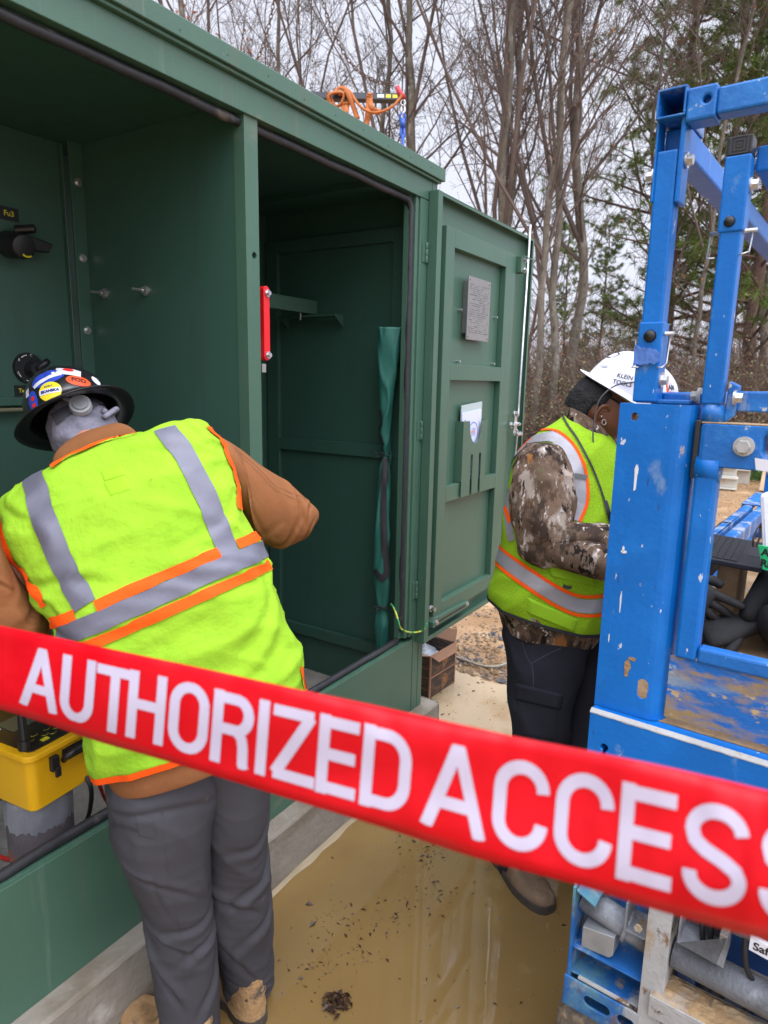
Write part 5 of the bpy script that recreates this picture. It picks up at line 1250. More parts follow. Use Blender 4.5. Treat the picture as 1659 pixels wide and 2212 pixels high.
mb = MB(); decal(mb, HB, 108, 845, rect2(.050, .014), D2(-14), .0020); mb.build('sticker', m_stk['white'], hat); stext('SKANSKA', 108, 845, .0095, 'navy', -14, .0028)
stext('SAFETY', 105, 835, .006, 'navy', -14, .0021, .0002); stext('SAFETY', 112, 857, .006, 'navy', -14, .0021, .0002) if False else None
sticker(100, 816, disc(.040, .024), 'blue', -36); mb = MB(); decal(mb, HB, 100, 819, rect2(.070, .011), D2(-36), .0020); mb.build('sticker', m_stk['white'], hat)
sticker(148, 803, rect2(.056, .030), 'white', 4); sticker(121, 806, rect2(.020, .012), 'white', -30); mb = MB(); decal(mb, HB, 147, 800, disc(.013, .007), D2(4), .0020); mb.build('sticker', m_stk['red'], hat)
sticker(72, 868, disc(.015, .028), 'blue', -22); mb = MB(); decal(mb, HB, 72, 862, disc(.006), D2(-22), .0021); mb.build('sticker', m_stk['red'], hat); mb = MB(); decal(mb, HB, 75, 876, rect2(.012, .010), D2(-22), .0021); mb.build('sticker', m_stk['red'], hat)
sticker(207, 823, disc(.012, .016), 'white', 20); sticker(60, 850, rect2(.014, .022), 'white', -30)
# head cloth, suspension band and ratchet knob under the brim
mb = MB(); HCm = M1; n_, m_ = 60, 40; vs = []
for j in range(m_ + 1):
    ph = math.pi * j / m_
    for k in range(n_):
        t = 2 * math.pi * k / n_; p = Vector((.104 * math.sin(ph) * math.cos(t), .084 * math.sin(ph) * math.sin(t), .105 * math.cos(ph)))
        if p.x > .055: p.x = .055
        if p.z < -.02: p.z = -.02 + (p.z + .02) * .9
        p += p.normalized() * (.005 * noise.noise(p * 26) + fold(p, (.2, 1, .5), 22, .006, 5)); vs.append(M1 @ p)
mb.add(vs, [(j * n_ + k, j * n_ + (k + 1) % n_, (j + 1) * n_ + (k + 1) % n_, (j + 1) * n_ + k) for j in range(m_) for k in range(n_)], 0, True)
KB = bvh_of(mb)
mb.tube([V3(a) for a in catmull([list(hit(KB, u, v)[0] + hit(KB, u, v)[1] * o) for u, v, o in ((222, 905, .006), (240, 893, .018), (258, 880, .03), (260, 874, .03), (246, 877, .022), (222, 890, .008))], 30)], .007, 10)
mb.tube([V3(a) for a in catmull([list(hit(KB, u, v)[0] + hit(KB, u, v)[1] * o) for u, v, o in ((160, 866, .012), (140, 858, .02), (134, 862, .02), (142, 870, .018), (158, 873, .012))], 24)], .006, 10)
cl_ = mb.build('head_cloth', m_cloth_w, person1)
mb = MB(); band(mb, KB, [(118, 905), (140, 893), (170, 880), (200, 872), (232, 868)], .030, .007, across=7); stp_ = mb.build('suspension_strap', m_strap, cl_)
p, n = hit(KB, 175, 880); mb = MB(); mb.cyl(p + n * .004, p + n * .018, .027, .025, 36); mb.build('ratchet_knob', m_knob, stp_)
mb = MB(); mb.cyl(p + n * .0183, p + n * .0235, .019, .0175, 30); mb.build('knob_cap', m_pipe if False else m_grey_plate, stp_)

# ---------------------------------------------------------------- worker in camouflage, facing right
r2 = [(1219, 896, 1322, 950, 2.17, .045, .05), (1190, 916, 1342, 985, 2.16, .085, .09), (1150, 945, 1352, 1030, 2.14, .115, .12), (1116, 984, 1356, 1072, 2.13, .13, .14), (1103, 1030, 1358, 1110, 2.12, .135, .15),
      (1097, 1080, 1358, 1150, 2.11, .14, .16), (1088, 1135, 1358, 1200, 2.10, .145, .165), (1076, 1180, 1356, 1240, 2.10, .15, .17), (1064, 1224, 1350, 1280, 2.10, .155, .175), (1055, 1260, 1335, 1322, 2.10, .16, .18), (1060, 1282, 1310, 1350, 2.10, .158, .18)]
def w2disp(p, u, v): return .004 * noise.noise(p * 10) + fold(p, (.3, -.4, .8), 7, .010, 41) + fold(p, (.8, -.6, .1), 8, .010, 47) * v
V2 = Loft(hrows(r2), 130, 130, 2.3, w2disp)
U2 = (CR * .53 + CU * .78 - CF * .36).normalized(); F2 = (CR * .82 - CU * .57 + CF * .05); F2 = (F2 - U2 * F2.dot(U2)).normalized()
hc2 = dep(1302, 884, depth_of(hdp(1302, 884, 2.20)))
M2 = frame(hc2, F2, U2)
pel = hdp(1210, 1400, 2.10); mid = hdp(1215, 1240, 2.12); chest = hdp(1235, 1060, 2.14); nk = hdp(1268, 945, 2.17)
shn = hdp(1170, 1015, 2.03); shf = hdp(1290, 1020, 2.30); eln = hdp(1150, 1172, 1.97); elf = hdp(1300, 1180, 2.32); wrn = lp(.50, -.015, 1.155); wrf = lp(.78, .09, 1.26)
hipn = hdp(1170, 1430, 2.04); hipf = hdp(1240, 1430, 2.16); knn = hdp(1168, 1680, 2.04); knf = hdp(1262, 1680, 2.14); ann = hdp(1120, 1890, 2.12); anf = hdp(1265, 1850, 2.2)
nd = [(pel, .10), (mid, .11), (chest, .10), (nk, .062), (hc2, .05), (shn, .05), (eln, .042), (wrn, .028), (shf, .05), (elf, .042), (wrf, .028), (hipn, .075), (knn, .052), (ann, .036), (hipf, .075), (knf, .052), (anf, .036)]
body = skin([(p, r * (.8 if i not in (3, 4) else 1)) for i, (p, r) in enumerate(nd)], [(0, 1), (1, 2), (2, 3), (3, 4), (2, 5), (5, 6), (6, 7), (2, 8), (8, 9), (9, 10), (0, 11), (11, 12), (12, 13), (0, 14), (14, 15), (15, 16)], 2)
head_geo(body, M2, 1.0)
person2 = body.build('person', m_skin_b); thing_origin(person2, (1.95, .6, 0))
tag(person2, 'worker in camouflage jacket, lime mesh vest and white hard hat, standing behind the blue column', 'person')
hrb = bvh_of(body)
hatc = dep(1356, 862, depth_of(hc2)); H2 = frame(hatc, F2, U2); H2i = H2.inverted()
# neat short hair at back and sides
mb = MB(); n_, m_ = 90, 50; vs = []
for j in range(m_ + 1):
    ph = math.pi * j / m_
    for k in range(n_):
        t = 2 * math.pi * k / n_; c, s_ = math.cos(t), math.sin(t); p = Vector((.106 * math.sin(ph) * c, .083 * math.sin(ph) * s_, .128 * math.cos(ph)))
        cover = (.040 < p.z < .052) or (p.x < -.040 and p.z > -.052) or (p.x < -.012 and p.z > .005)
        q = p * (1.03 + .035 * noise.noise(p * 70)) if cover else p * (.78 if p.z > .05 else .62)
        w_ = M2 @ (q + Vector((-.004, 0, 0)))
        if (H2i @ w_).z > -.006: w_ = M2 @ (p * .7)
        vs.append(w_)
mb.add(vs, [(j * n_ + k, j * n_ + (k + 1) % n_, (j + 1) * n_ + (k + 1) % n_, (j + 1) * n_ + k) for j in range(m_) for k in range(n_)], 0, True); mb.build('hair', m_hair, person2)
mb = MB(); p, n = hit(hrb, 1299, 899); mb.tube([p, p + n * .008], [.0034, .0034], 10); mb.build('ear_stud', m_steel, person2)
mb = MB(); p, n = hit(hrb, 1304, 906); mb.tube([p + n * .006 + CR * .006 * math.cos(a) + CU * (.008 * math.sin(a) - .006) for a in np.linspace(0, 6.28, 18)], .0011, 6); mb.build('ear_ring', m_steel, person2)
# white hard hat with lettering
mb = MB(); hatc = dep(1356, 862, depth_of(hc2)); H2 = frame(hatc, F2, U2); hat_geo(mb, H2, .142, .118, .128, .030, .022, .006, ridges=.006)
hat2 = mb.build('hard_hat', [m_hat_w, mat('grey_hat_inside', (.25, .25, .27), .6)], person2); HB = bvh_of(mb)
Y2 = (CU * .87 + CR * .50)
for s_, u, v in (('KLEIN', 1350, 814), ('TOOLS', 1344, 828)):
    mb = MB(); decal(mb, HB, u, v, text2(s_, .0175, .0003, .98), CU * .93 + CR * .33, .0012); mb.build('hat_lettering', m_strap, hat2)
mb = MB(); decal(mb, HB, 1447, 838, rect2(.034, .026), CU * .99 - CR * .1, .0010); mb.build('hat_sticker', m_stk['orange'], hat2)
mb = MB(); decal(mb, HB, 1449, 838, rect2(.031, .022), CU * .99 - CR * .1, .0018); mb.build('hat_sticker', m_stk['white'], hat2)
mb = MB(); decal(mb, HB, 1449, 838, text2('AM', .021, .001), CU * .99 - CR * .1, .0026); mb.build('hat_lettering', m_strap, hat2)
mb = MB(); rg = disc(.028, .017, 32, 4); mb_f = [f for f in rg[1] if min(f) >= 1 + 2 * 32 and len(f) == 4]; decal(mb, HB, 1322, 764, (rg[0], mb_f), CU + CR * .55, .0012)
for i in range(5): decal(mb, HB, 1300 + i * 3, 791 + (i % 2) * 3, rect2(.010, .0014, 2), CU + CR * .5, .0012)
mb.build('hat_print', m_strap, hat2)
mb = MB(); P_ = [hit(HB, 1378, 826)[0] + hit(HB, 1378, 826)[1] * .005] + [hit(HB, u, v)[0] - CF * .012 for u, v in ((1352, 829), (1328, 834))] + [dep(u, v, depth_of(hc2) - .12) for u, v in ((1308, 848), (1292, 870), (1284, 905), (1281, 945), (1286, 985), (1290, 1000))]
mb.tube([V3(a) for a in catmull([list(p) for p in P_], 50)], .0022, 8); mb.build('hat_lanyard', m_strap, hat2)
mb = MB(); hat_geo  # chin clip
# camouflage jacket
cd = lambda p, u, v: .004 * noise.noise(p * 10) + fold(p, (.5, -.5, .5), 9, .011, 61)
mb = MB()
rj = [(r[0] + 6, r[1] + 5, r[2] - 2, r[3] + 2, r[4], r[5] - .012, r[6] - .012) for r in r2] + [(1080, 1318, 1296, 1372, 2.10, .135, .16), (1086, 1345, 1288, 1384, 2.10, .125, .15)]
J2 = Loft(hrows(rj), 110, 110, 2.3, cd); J2.into(mb)
sd = lambda p, u, v: .005 * noise.noise(p * 12) + fold(p, (.8, -.6, .15), 11, .016, 71) * (.35 + v) + fold(p, (.4, -.2, -.8), 9, .009, 75)
S2 = Loft(hrows([(1138, 962, 1200, 968, 2.06, .02, .05), (1116, 990, 1224, 990, 2.03, .06, .06), (1104, 1030, 1238, 1028, 2.01, .075, .07), (1102, 1080, 1244, 1075, 1.99, .082, .075), (1108, 1130, 1244, 1115, 1.98, .082, .075), (1116, 1170, 1236, 1150, 1.97, .078, .07), (1128, 1200, 1215, 1185, 1.965, .06, .06), (1150, 1218, 1190, 1208, 1.965, .03, .04)]), 90, 90, 2.3, sd); S2.into(mb)
ea = hdp(1160, 1172, 1.97)
F2s = Loft([(1118, 1158, 1.80, 1124, 1190, 1.80, .03, .03)][:0] + hrows([(1126, 1150, 1130, 1196, 1.975, .04, .05), (1150, 1128, 1152, 1216, 1.965, .06, .06), (1195, 1122, 1198, 1222, 1.955, .066, .062), (1245, 1126, 1246, 1217, 1.95, .062, .06), (1295, 1132, 1292, 1207, 1.95, .056, .055), (1345, 1144, 1340, 1202, 1.95, .048, .048), (1395, 1158, 1388, 1205, 1.955, .04, .04), (1425, 1170, 1420, 1212, 1.96, .036, .036)]), 80, 90, 2.3, sd); F2s.into(mb)
mb.tube([shf, elf, wrf], [.065, .06, .045], 20); mb.tube([eln, eln.lerp(wrn, .5), wrn], [.052, .05, .042], 20)
jk2 = mb.build('camouflage_jacket', m_camo, person2)
mb = MB(); C2 = Loft(hrows([(1216, 912, 1330, 985, 2.17, .085, .09), (1218, 896, 1322, 962, 2.175, .078, .085), (1222, 882, 1310, 942, 2.18, .068, .075), (1230, 882, 1302, 936, 2.18, .058, .066)]), 90, 24, 2.2, lambda p, u, v: .003 * noise.noise(p * 20), capend=(True, False)); C2.into(mb)
mb.build('jacket_collar', m_camo, jk2)
# lime mesh vest with bands
mb = MB(); V2.into(mb); vest2 = mb.build('mesh_vest', m_lime2, person2); B_ = V2.bvh
wb = [(1068, 1188), (1085, 1206), (1110, 1226), (1150, 1254), (1195, 1283), (1240, 1305), (1275, 1310), (1312, 1306)]
mb = MB(); band(mb, B_, wb, .040, .003, across=9); mb.build('reflective_band', m_reflect2, vest2)
mb = MB(); band(mb, B_, [(u, v - 21) for u, v in wb], .010, .004); mb.build('orange_edge', m_orange, vest2)
mb = MB(); band(mb, B_, [(u - 3, v + 20) for u, v in wb], .010, .004); mb.build('orange_edge', m_orange, vest2)
mb = MB(); band(mb, B_, [(1230, 1213), (1260, 1219), (1312, 1228)], .028, .003, across=7); mb.build('reflective_band', m_reflect2, vest2)
mb = MB(); band(mb, B_, [(1240, 1228), (1265, 1234), (1314, 1244)], .009, .004); mb.build('orange_edge', m_orange, vest2)
sb = [(1112, 980), (1135, 958), (1162, 946), (1196, 944), (1222, 966), (1242, 1000), (1252, 1040), (1253, 1085), (1240, 1125)]
mb = MB(); band(mb, B_, sb, .034, .003, across=7); mb.build('reflective_brace', m_reflect2, vest2)
mb = MB(); band(mb, B_, [(1112, 966), (1135, 943), (1165, 931), (1202, 932), (1236, 958), (1258, 996), (1268, 1040), (1268, 1086), (1250, 1132)], .009, .004); mb.build('orange_edge', m_orange, vest2)
mb = MB(); band(mb, B_, [(1118, 992), (1140, 972), (1170, 962), (1192, 964), (1212, 986)], .009, .004); mb.build('orange_edge', m_orange, vest2)
mb = MB(); band(mb, B_, [(1099, 1055), (1096, 1085), (1098, 1125), (1106, 1168)], .030, .003, across=7); mb.build('reflective_band', m_reflect2, vest2)
mb = MB(); band(mb, B_, [(1092, 1095), (1100, 1118), (1104, 1130)], .016, .004); mb.build('orange_edge', m_orange, vest2)
mb = MB(); band(mb, B_, [(1100, 1020), (1114, 990), (1140, 968), (1172, 960), (1200, 968), (1224, 1000), (1237, 1050), (1238, 1090)], .008, .005, across=3)
mb.build('armhole_binding', m_web, vest2); mb = MB()
band(mb, B_, [(1216, 899), (1226, 920), (1246, 948), (1270, 992), (1292, 1044), (1307, 1090), (1316, 1130)], .006, .004, across=3)
mb.build('zip', m_web, vest2); mb = MB()
hem = [Vector(V2.v[(V2.nv - 2) * V2.nu + k]) for k in range(V2.nu)]; hem.append(hem[0]); c_ = sum(hem, Vector()) / len(hem); vs = []
for p in hem:
    o_ = (p - c_); o_.z = 0; o_ = o_.normalized() * .003; vs += [p + o_ + Vector((0, 0, .005)), p + o_ + Vector((0, 0, -.005))]
mb.add(vs, [(2 * i, 2 * i + 1, 2 * i + 3, 2 * i + 2) for i in range(len(hem) - 1)], 0, True); mb.build('hem_binding', m_web, vest2)
mb = MB(); patch(mb, B_, [(1178, 1213), (1292, 1232), (1288, 1268), (1190, 1245)], .010); mb.build('pocket_flap', m_lime3, vest2)
mb = MB(); patch(mb, B_, [(1140, 1290), (1250, 1338), (1242, 1364), (1138, 1322)], .009); mb.build('pocket', m_lime3, vest2)
mb = MB(); band(mb, B_, [(1216, 1264), (1226, 1268), (1236, 1266)], .010, .005, across=3); mb.build('pen_loop', m_strap, vest2)
mb = MB(); band(mb, B_, [(1241, 1028), (1257, 1030), (1270, 1034)], .014, .006, across=4); mb.build('radio_loop', mat('grey_webbing', (.12, .13, .13), .8), vest2)
mb = MB(); band(mb, B_, [(1306, 1082), (1312, 1105), (1316, 1125)], .012, .006, across=3); mb.build('front_clip', m_black, vest2)
# cargo trousers
cd2 = lambda p, u, v: .003 * noise.noise(p * 11) + fold(p, (.4, -.4, -.7), 9, .010, 81)
mb = MB()
N2 = Loft(hrows([(1086, 1340, 1290, 1372, 2.09, .11, .13), (1089, 1385, 1280, 1400, 2.08, .105, .12), (1093, 1440, 1262, 1450, 2.06, .10, .11), (1098, 1500, 1246, 1510, 2.05, .095, .10), (1104, 1560, 1234, 1566, 2.04, .09, .095), (1107, 1620, 1226, 1626, 2.04, .085, .09), (1104, 1700, 1216, 1704, 2.05, .08, .085), (1092, 1780, 1200, 1784, 2.07, .076, .08), (1078, 1850, 1180, 1854, 2.09, .072, .076), (1070, 1900, 1168, 1904, 2.10, .068, .072)]), 90, 110, 2.3, cd2)
N3 = Loft(hrows([(1150, 1370, 1330, 1372, 2.17, .10, .12), (1180, 1440, 1325, 1440, 2.17, .10, .11), (1190, 1520, 1318, 1520, 2.16, .095, .10), (1200, 1620, 1316, 1620, 2.15, .088, .09), (1208, 1720, 1314, 1720, 2.16, .08, .085), (1212, 1800, 1308, 1800, 2.18, .074, .078), (1212, 1866, 1300, 1866, 2.20, .07, .072)]), 80, 90, 2.3, cd2)
N2.into(mb); N3.into(mb); tr2 = mb.build('cargo_trousers', m_trouser2, person2)
mb = MB(); B_ = N2.bvh; patch(mb, B_, [(1112, 1474), (1218, 1500), (1212, 1532), (1112, 1508)], .010); patch(mb, B_, [(1116, 1508), (1206, 1532), (1202, 1600), (1120, 1590)], .005); mb.build('cargo_pocket', m_trouser2, tr2)
mb = MB(); band(mb, B_, [(1126, 1380), (1138, 1418), (1150, 1440), (1153, 1490)], .002, .001, across=2); band(mb, B_, [(1150, 1432), (1185, 1412), (1215, 1398)], .002, .001, across=2); mb.build('trouser_seams', mat('navy_seam', (.05, .055, .08), .8), tr2)
mb = MB(); so_ = MB(); boot_geo(mb, so_, groundframe(onp(1176, 1962, 'Z', 0), onp(1068, 1840, 'Z', 0)), .31, .115, .15); b_ = mb.build('boot', m_boot2, person2); so_.build('sole', m_sole, b_)
mb = MB(); so_ = MB(); boot_geo(mb, so_, groundframe(onp(1345, 1890, 'Z', 0), onp(1235, 1820, 'Z', 0)), .31, .115, .15); b_ = mb.build('boot', m_boot2, person2); so_.build('sole', m_sole, b_)
mb = MB(); hand_geo(mb, frame(wrn, TM.to_3x3() @ Vector((-.12, -.90, -.40)), TM.to_3x3() @ Vector((-.80, .25, .50))), (6, 28, 34, 38), spread=8); mb.build('glove', m_glove, person2)
mb = MB(); hand_geo(mb, frame(wrf, TM.to_3x3() @ Vector((-.55, -.6, -.35)), TM.to_3x3() @ Vector((-.2, .0, 1))), (20, 22, 24, 26), left=True); mb.build('glove', m_glove, person2)

# ---------------------------------------------------------------- third worker in black, kneeling on the platform at the right edge
def L3(a, b, z): return lp(a, b, z)
J = dict(pel=L3(1.0, -.52, 1.22), mid=L3(.92, -.55, 1.42), che=L3(.84, -.56, 1.62), nk=L3(.78, -.56, 1.76), hd=L3(.74, -.56, 1.84), s1=L3(.80, -.40, 1.62), e1=L3(.66, -.262, 1.27), h1=L3(.52, -.185, 1.085), s2=L3(.9, -.70, 1.6), e2=L3(.7, -.68, 1.4), h2=L3(.5, -.56, 1.36), hp=L3(.95, -.44, 1.2), kn=L3(.46, -.262, 1.088), an=L3(.8, -.22, 1.05), hp2=L3(.98, -.62, 1.2), kn2=L3(.55, -.62, 1.12), an2=L3(.95, -.64, 1.06))
K = list(J); E_ = [('pel', 'mid'), ('mid', 'che'), ('che', 'nk'), ('nk', 'hd'), ('che', 's1'), ('s1', 'e1'), ('e1', 'h1'), ('che', 's2'), ('s2', 'e2'), ('e2', 'h2'), ('pel', 'hp'), ('hp', 'kn'), ('kn', 'an'), ('pel', 'hp2'), ('hp2', 'kn2'), ('kn2', 'an2')]
R3 = dict(pel=.12, mid=.12, che=.12, nk=.05, hd=.05, s1=.06, e1=.05, h1=.03, s2=.06, e2=.05, h2=.03, hp=.09, kn=.07, an=.045, hp2=.09, kn2=.065, an2=.045)
body = skin([(J[k], R3[k] * .75) for k in K], [(K.index(a), K.index(b)) for a, b in E_], 2); head_geo(body, frame(J['hd'] + Vector((0, 0, .02)), TM.to_3x3() @ Vector((-.8, .3, -.45)), (0, 0, 1)))
person3 = body.build('person', m_skin_b); thing_origin(person3, L3(.9, -.5, 1.013)); tag(person3, 'person in black clothes kneeling on the lift deck, cut off by the right edge', 'person')
mb = skin([(J[k], R3[k] * .98) for k in ('pel', 'mid', 'che', 's1', 'e1', 'h1', 's2', 'e2', 'h2')], [(0, 1), (1, 2), (2, 3), (3, 4), (4, 5), (2, 6), (6, 7), (7, 8)], 2)
for i, v in enumerate(mb.v): p = Vector(v); mb.v[i] = tuple(p + p.normalized() * (fold(p, (1, 0, 1), 9, .012, 5) - .004))
mb.build('black_sweater', m_blackcloth, person3)
mb = skin([(J[k], R3[k]) for k in ('pel', 'hp', 'kn', 'an', 'hp2', 'kn2', 'an2')], [(0, 1), (1, 2), (2, 3), (0, 4), (4, 5), (5, 6)], 2)
mb.build('black_trousers', m_blackcloth, person3)
mb = MB(); hand_geo(mb, frame(J['h1'] + Vector((0, 0, -.01)), TM.to_3x3() @ Vector((-.45, .75, -.25)), TM.to_3x3() @ Vector((-.5, -.2, 1))), (42, 46, 48, 50), spread=3); mb.build('glove', m_glove, person3)
mb = MB(); hand_geo(mb, frame(J['h2'], TM.to_3x3() @ Vector((-.8, .5, -.2)), (0, 0, 1)), (30, 34, 36, 40), left=True); mb.build('glove', m_glove, person3)
mb = MB(); so_ = MB(); boot_geo(mb, so_, frame(J['an'] + Vector((0, 0, -.04)), TM.to_3x3() @ Vector((1, -.1, 0)), (0, 0, 1)), .28, .1, .09); b_ = mb.build('boot', m_black, person3); so_.build('sole', m_sole, b_)
mb = MB(); so_ = MB(); boot_geo(mb, so_, frame(J['an2'] + Vector((0, 0, -.05)), TM.to_3x3() @ Vector((1, -.1, 0)), (0, 0, 1)), .28, .1, .09); b_ = mb.build('boot', m_black, person3); so_.build('sole', m_sole, b_)
mb = MB(); hat_geo(mb, frame(J['hd'] + Vector((0, 0, .06)), TM.to_3x3() @ Vector((-.8, .3, -.45)), (0, 0, 1)), .135, .115, .12, .02, .03); mb.build('hard_hat', [m_hat_w, m_hat_in], person3)
# ================================================================ BACKGROUND
# ---- yellow test instrument on a conduit stub inside the cabinet
case = empty('test_instrument', (.86, 1.62, .60), 'yellow plastic case instrument with black panel perched on the taped conduit', 'instrument case')
cF = onp(52, 1745, 'Y', 1.52); cR = onp(212, 1655, 'Y', 1.50)
def cs(u, v, z): # point at height z on the ray's ground plan along the case front
    return onp(u, v, 'Z', z)
# corners: front lower edge runs from left corner to right corner
A0 = onp(62, 1640, 'Z', .765); B0 = onp(218, 1556, 'Z', .765)
ex = (B0 - A0); ex.z = 0; Lx = ex.length; ex.normalize(); ey = Vector((-ex.y, ex.x, 0))
CM = Matrix((ex, ey, Vector((0, 0, 1)))).transposed().to_4x4(); CM.translation = Vector((A0.x, A0.y, .765))
def rbox(mb, x0, x1, y0, y1, z0, z1, r=.02, taper=0., n=6):
    ring = []
    for (cx, cy, a0) in ((x1 - r, y1 - r, 0), (x0 + r, y1 - r, 90), (x0 + r, y0 + r, 180), (x1 - r, y0 + r, 270)):
        for k in range(n + 1): a = math.radians(a0 + 90 * k / n); ring.append((cx + r * math.cos(a), cy + r * math.sin(a)))
    cx, cy = (x0 + x1) / 2, (y0 + y1) / 2; m = len(ring)
    vs = [(cx + (x - cx) * (1 - taper), cy + (y - cy) * (1 - taper), z0) for x, y in ring] + [(x, y, z1) for x, y in ring]
    mb.add(vs, [tuple(range(m - 1, -1, -1)), tuple(range(m, 2 * m))] + [(i, (i + 1) % m, (i + 1) % m + m, i + m) for i in range(m)], 0, False); return mb
W_, D_ = Lx + .005, .30
mb = MB(CM); rbox(mb, 0, W_, 0, D_, -.150, -.012, .022, .06); rbox(mb, -.008, W_ + .008, -.008, D_ + .008, -.0118, .004, .026)
cb = mb.build('case_body', m_yellow, case, bevel=.003)
mb = MB(CM); rbox(mb, .012, W_ - .012, .012, D_ - .012, .0042, .0065, .015); pnl = mb.build('control_panel', m_panel, case)
mb = MB(CM); mb.box(.055, .135, .13, .20, .0067, .0078); mb.build('display', m_screen, pnl)
for i in range(5):
    mb = MB(CM); mb.box(W_ * .62 + i * .011, W_ * .62 + .009 + i * .011, .17, .21, .0067, .0080); mb.build('yellow_bar', m_yprint, pnl)
for i, (x, y) in enumerate(((.05, .06), (.07, .075), (.085, .055), (.105, .075), (.12, .06), (.14, .08), (.155, .065), (.10, .045))):
    mb = MB(CM); mb.cyl((x, y, .0066), (x, y, .0095), .0065, .006, 14); mb.build('button', m_black, pnl)
    mb = MB(CM); mb.tube([(x + .0085 * math.cos(a), y + .0065 * math.sin(a), .0072) for a in np.linspace(3.0, 6.1, 8)], .0006, 4); mb.build('button_ring', m_yprint, pnl)
mb = MB(CM); mb.box(.06, .078, .028, .040, .0067, .009); mb.build('yellow_button', m_yprint, pnl)
mb = MB(CM); mb.box(.02, .05, .17, .182, .0067, .0075); mb.build('panel_label', m_white, pnl)
mb = MB(CM); mb.cyl((.02, .04, .006), (.02, .04, .030), .015, .013, 18); mb.cyl((.02, .04, .03), (.024, .05, .16), .0105, .008, 14); mb.build('test_plug', m_black, pnl)
mb = MB(CM); mb.box(.045, .066, -.020, -.0065, -.055, -.018); mb.box(.050, .064, -.026, -.018, -.07, -.045); mb.build('latch', m_black, cb, bevel=.002)
mb = MB(CM); mb.tube([(.085, -.008, -.045), (.085, -.022, -.03), (.10, -.03, -.022), (W_ - .04, -.03, -.022), (W_ - .025, -.022, -.03), (W_ - .025, -.008, -.045)], .008, 10); mb.box(.085, W_ - .025, -.0062, -.003, -.05, -.02); mb.build('carry_handle', m_black, cb)
mb = MB(CM); mb.box(.10, W_ - .05, -.0085, -.0065, -.052, -.036); lb_ = mb.build('maker_label', m_black, cb)
mb = MB(CM); text_on(mb, 'TEST SET', (.125, -.009, -.044), (1, 0, 0), (0, 0, 1), .010) if False else None
rb_ = MB(CM)
for i in range(9): rb_.box(.108 + i * .005, .1115 + i * .005, -.0092, -.0086, -.046, -.0435)
rb_.build('small_print', m_white, lb_)
mb = MB(CM); rbox(mb, -.008, W_ + .008, D_ + .010, D_ + .04, -.01, .24, .01); mb.build('open_lid', m_yellow, case, bevel=.003)
# conduit stub with duct tape
pc = onp(98, 1800, 'Z', .34)
pcx = Vector((A0.x, A0.y, 0)) + ex * .085 + ey * .10
mb = MB(); n_ = 40; vs = []
for j in range(20):
    z = .215 + j * (.614 - .215) / 19
    for k in range(n_): t = 2 * math.pi * k / n_; vs.append((pcx.x + .078 * math.cos(t), pcx.y + .078 * math.sin(t), z))
mb.add(vs, [(j * n_ + k, j * n_ + (k + 1) % n_, (j + 1) * n_ + (k + 1) % n_, (j + 1) * n_ + k) for j in range(19) for k in range(n_)] + [tuple(range(19 * n_, 20 * n_))], 0, True)
cdt = mb.build('conduit', m_pipe); thing_origin(cdt, (pcx.x, pcx.y, .215)); tag(cdt, 'rusty painted conduit stub with duct tape round its top, under the yellow case', 'conduit')
mb = MB(); vs = []
for k in range(121):
    t = 2 * math.pi * k / 120; low = .535 + .018 * noise.noise(Vector((math.cos(t) * 4, math.sin(t) * 4, 2))) + .012 * noise.noise(Vector((k * .7, 0, 2)))
    for q in range(4): z = low + (.6135 - low) * q / 3; r = .0795 + .002 * noise.noise(Vector((math.cos(t) * 5, math.sin(t) * 5, z * 30))); vs.append((pcx.x + r * math.cos(t), pcx.y + r * math.sin(t), z))
mb.add(vs, [(4 * k + q, 4 * k + 4 + q, 4 * k + 5 + q, 4 * k + 1 + q) for k in range(120) for q in range(3)], 0, True); mb.build('duct_tape', m_duct, cdt)
mb = MB(); P_ = catmull([list(x) for x in (CM @ Vector((W_ * .62, .12, .012)), CM @ Vector((W_ * .66, .02, .05)), CM @ Vector((W_ * .75, -.05, -.02)), onp(176, 1650, 'Y', 1.50), onp(196, 1700, 'Y', 1.47), onp(194, 1750, 'Y', 1.50), onp(180, 1790, 'Y', 1.58))], 50)
mb.tube([V3(a) for a in P_], .006, 10); cb_ = mb.build('black_cable', m_black); thing_origin(cb_, V3(P_[-1])); tag(cb_, 'thick black cable looping down from the yellow test instrument', 'cable')
mb = MB(); P_ = catmull([list(x) for x in (CM @ Vector((W_ - .02, .1, -.04)), onp(212, 1690, 'Y', 1.56), onp(222, 1715, 'Y', 1.60), onp(238, 1745, 'Y', 1.66), onp(262, 1790, 'Y', 1.7))], 30); mb.tube([V3(a) for a in P_], .005, 8)
o = mb.build('red_cable', m_redcable); thing_origin(o, V3(P_[0])); tag(o, 'red test lead between the yellow case and the grey trousers', 'cable')
mb = MB(); P_ = catmull([list(onp(u, v, 'Z', .235)) for u, v in ((-60, 1830), (-10, 1848), (20, 1857), (46, 1868), (60, 1880))], 24); mb.tube([V3(a) for a in P_], .006, 8)
o = mb.build('red_cable', m_redcable); thing_origin(o, V3(P_[0])); tag(o, 'red lead lying on the dusty cabinet floor left of the conduit', 'cable')
rnd = random.Random(5); mb = MB()
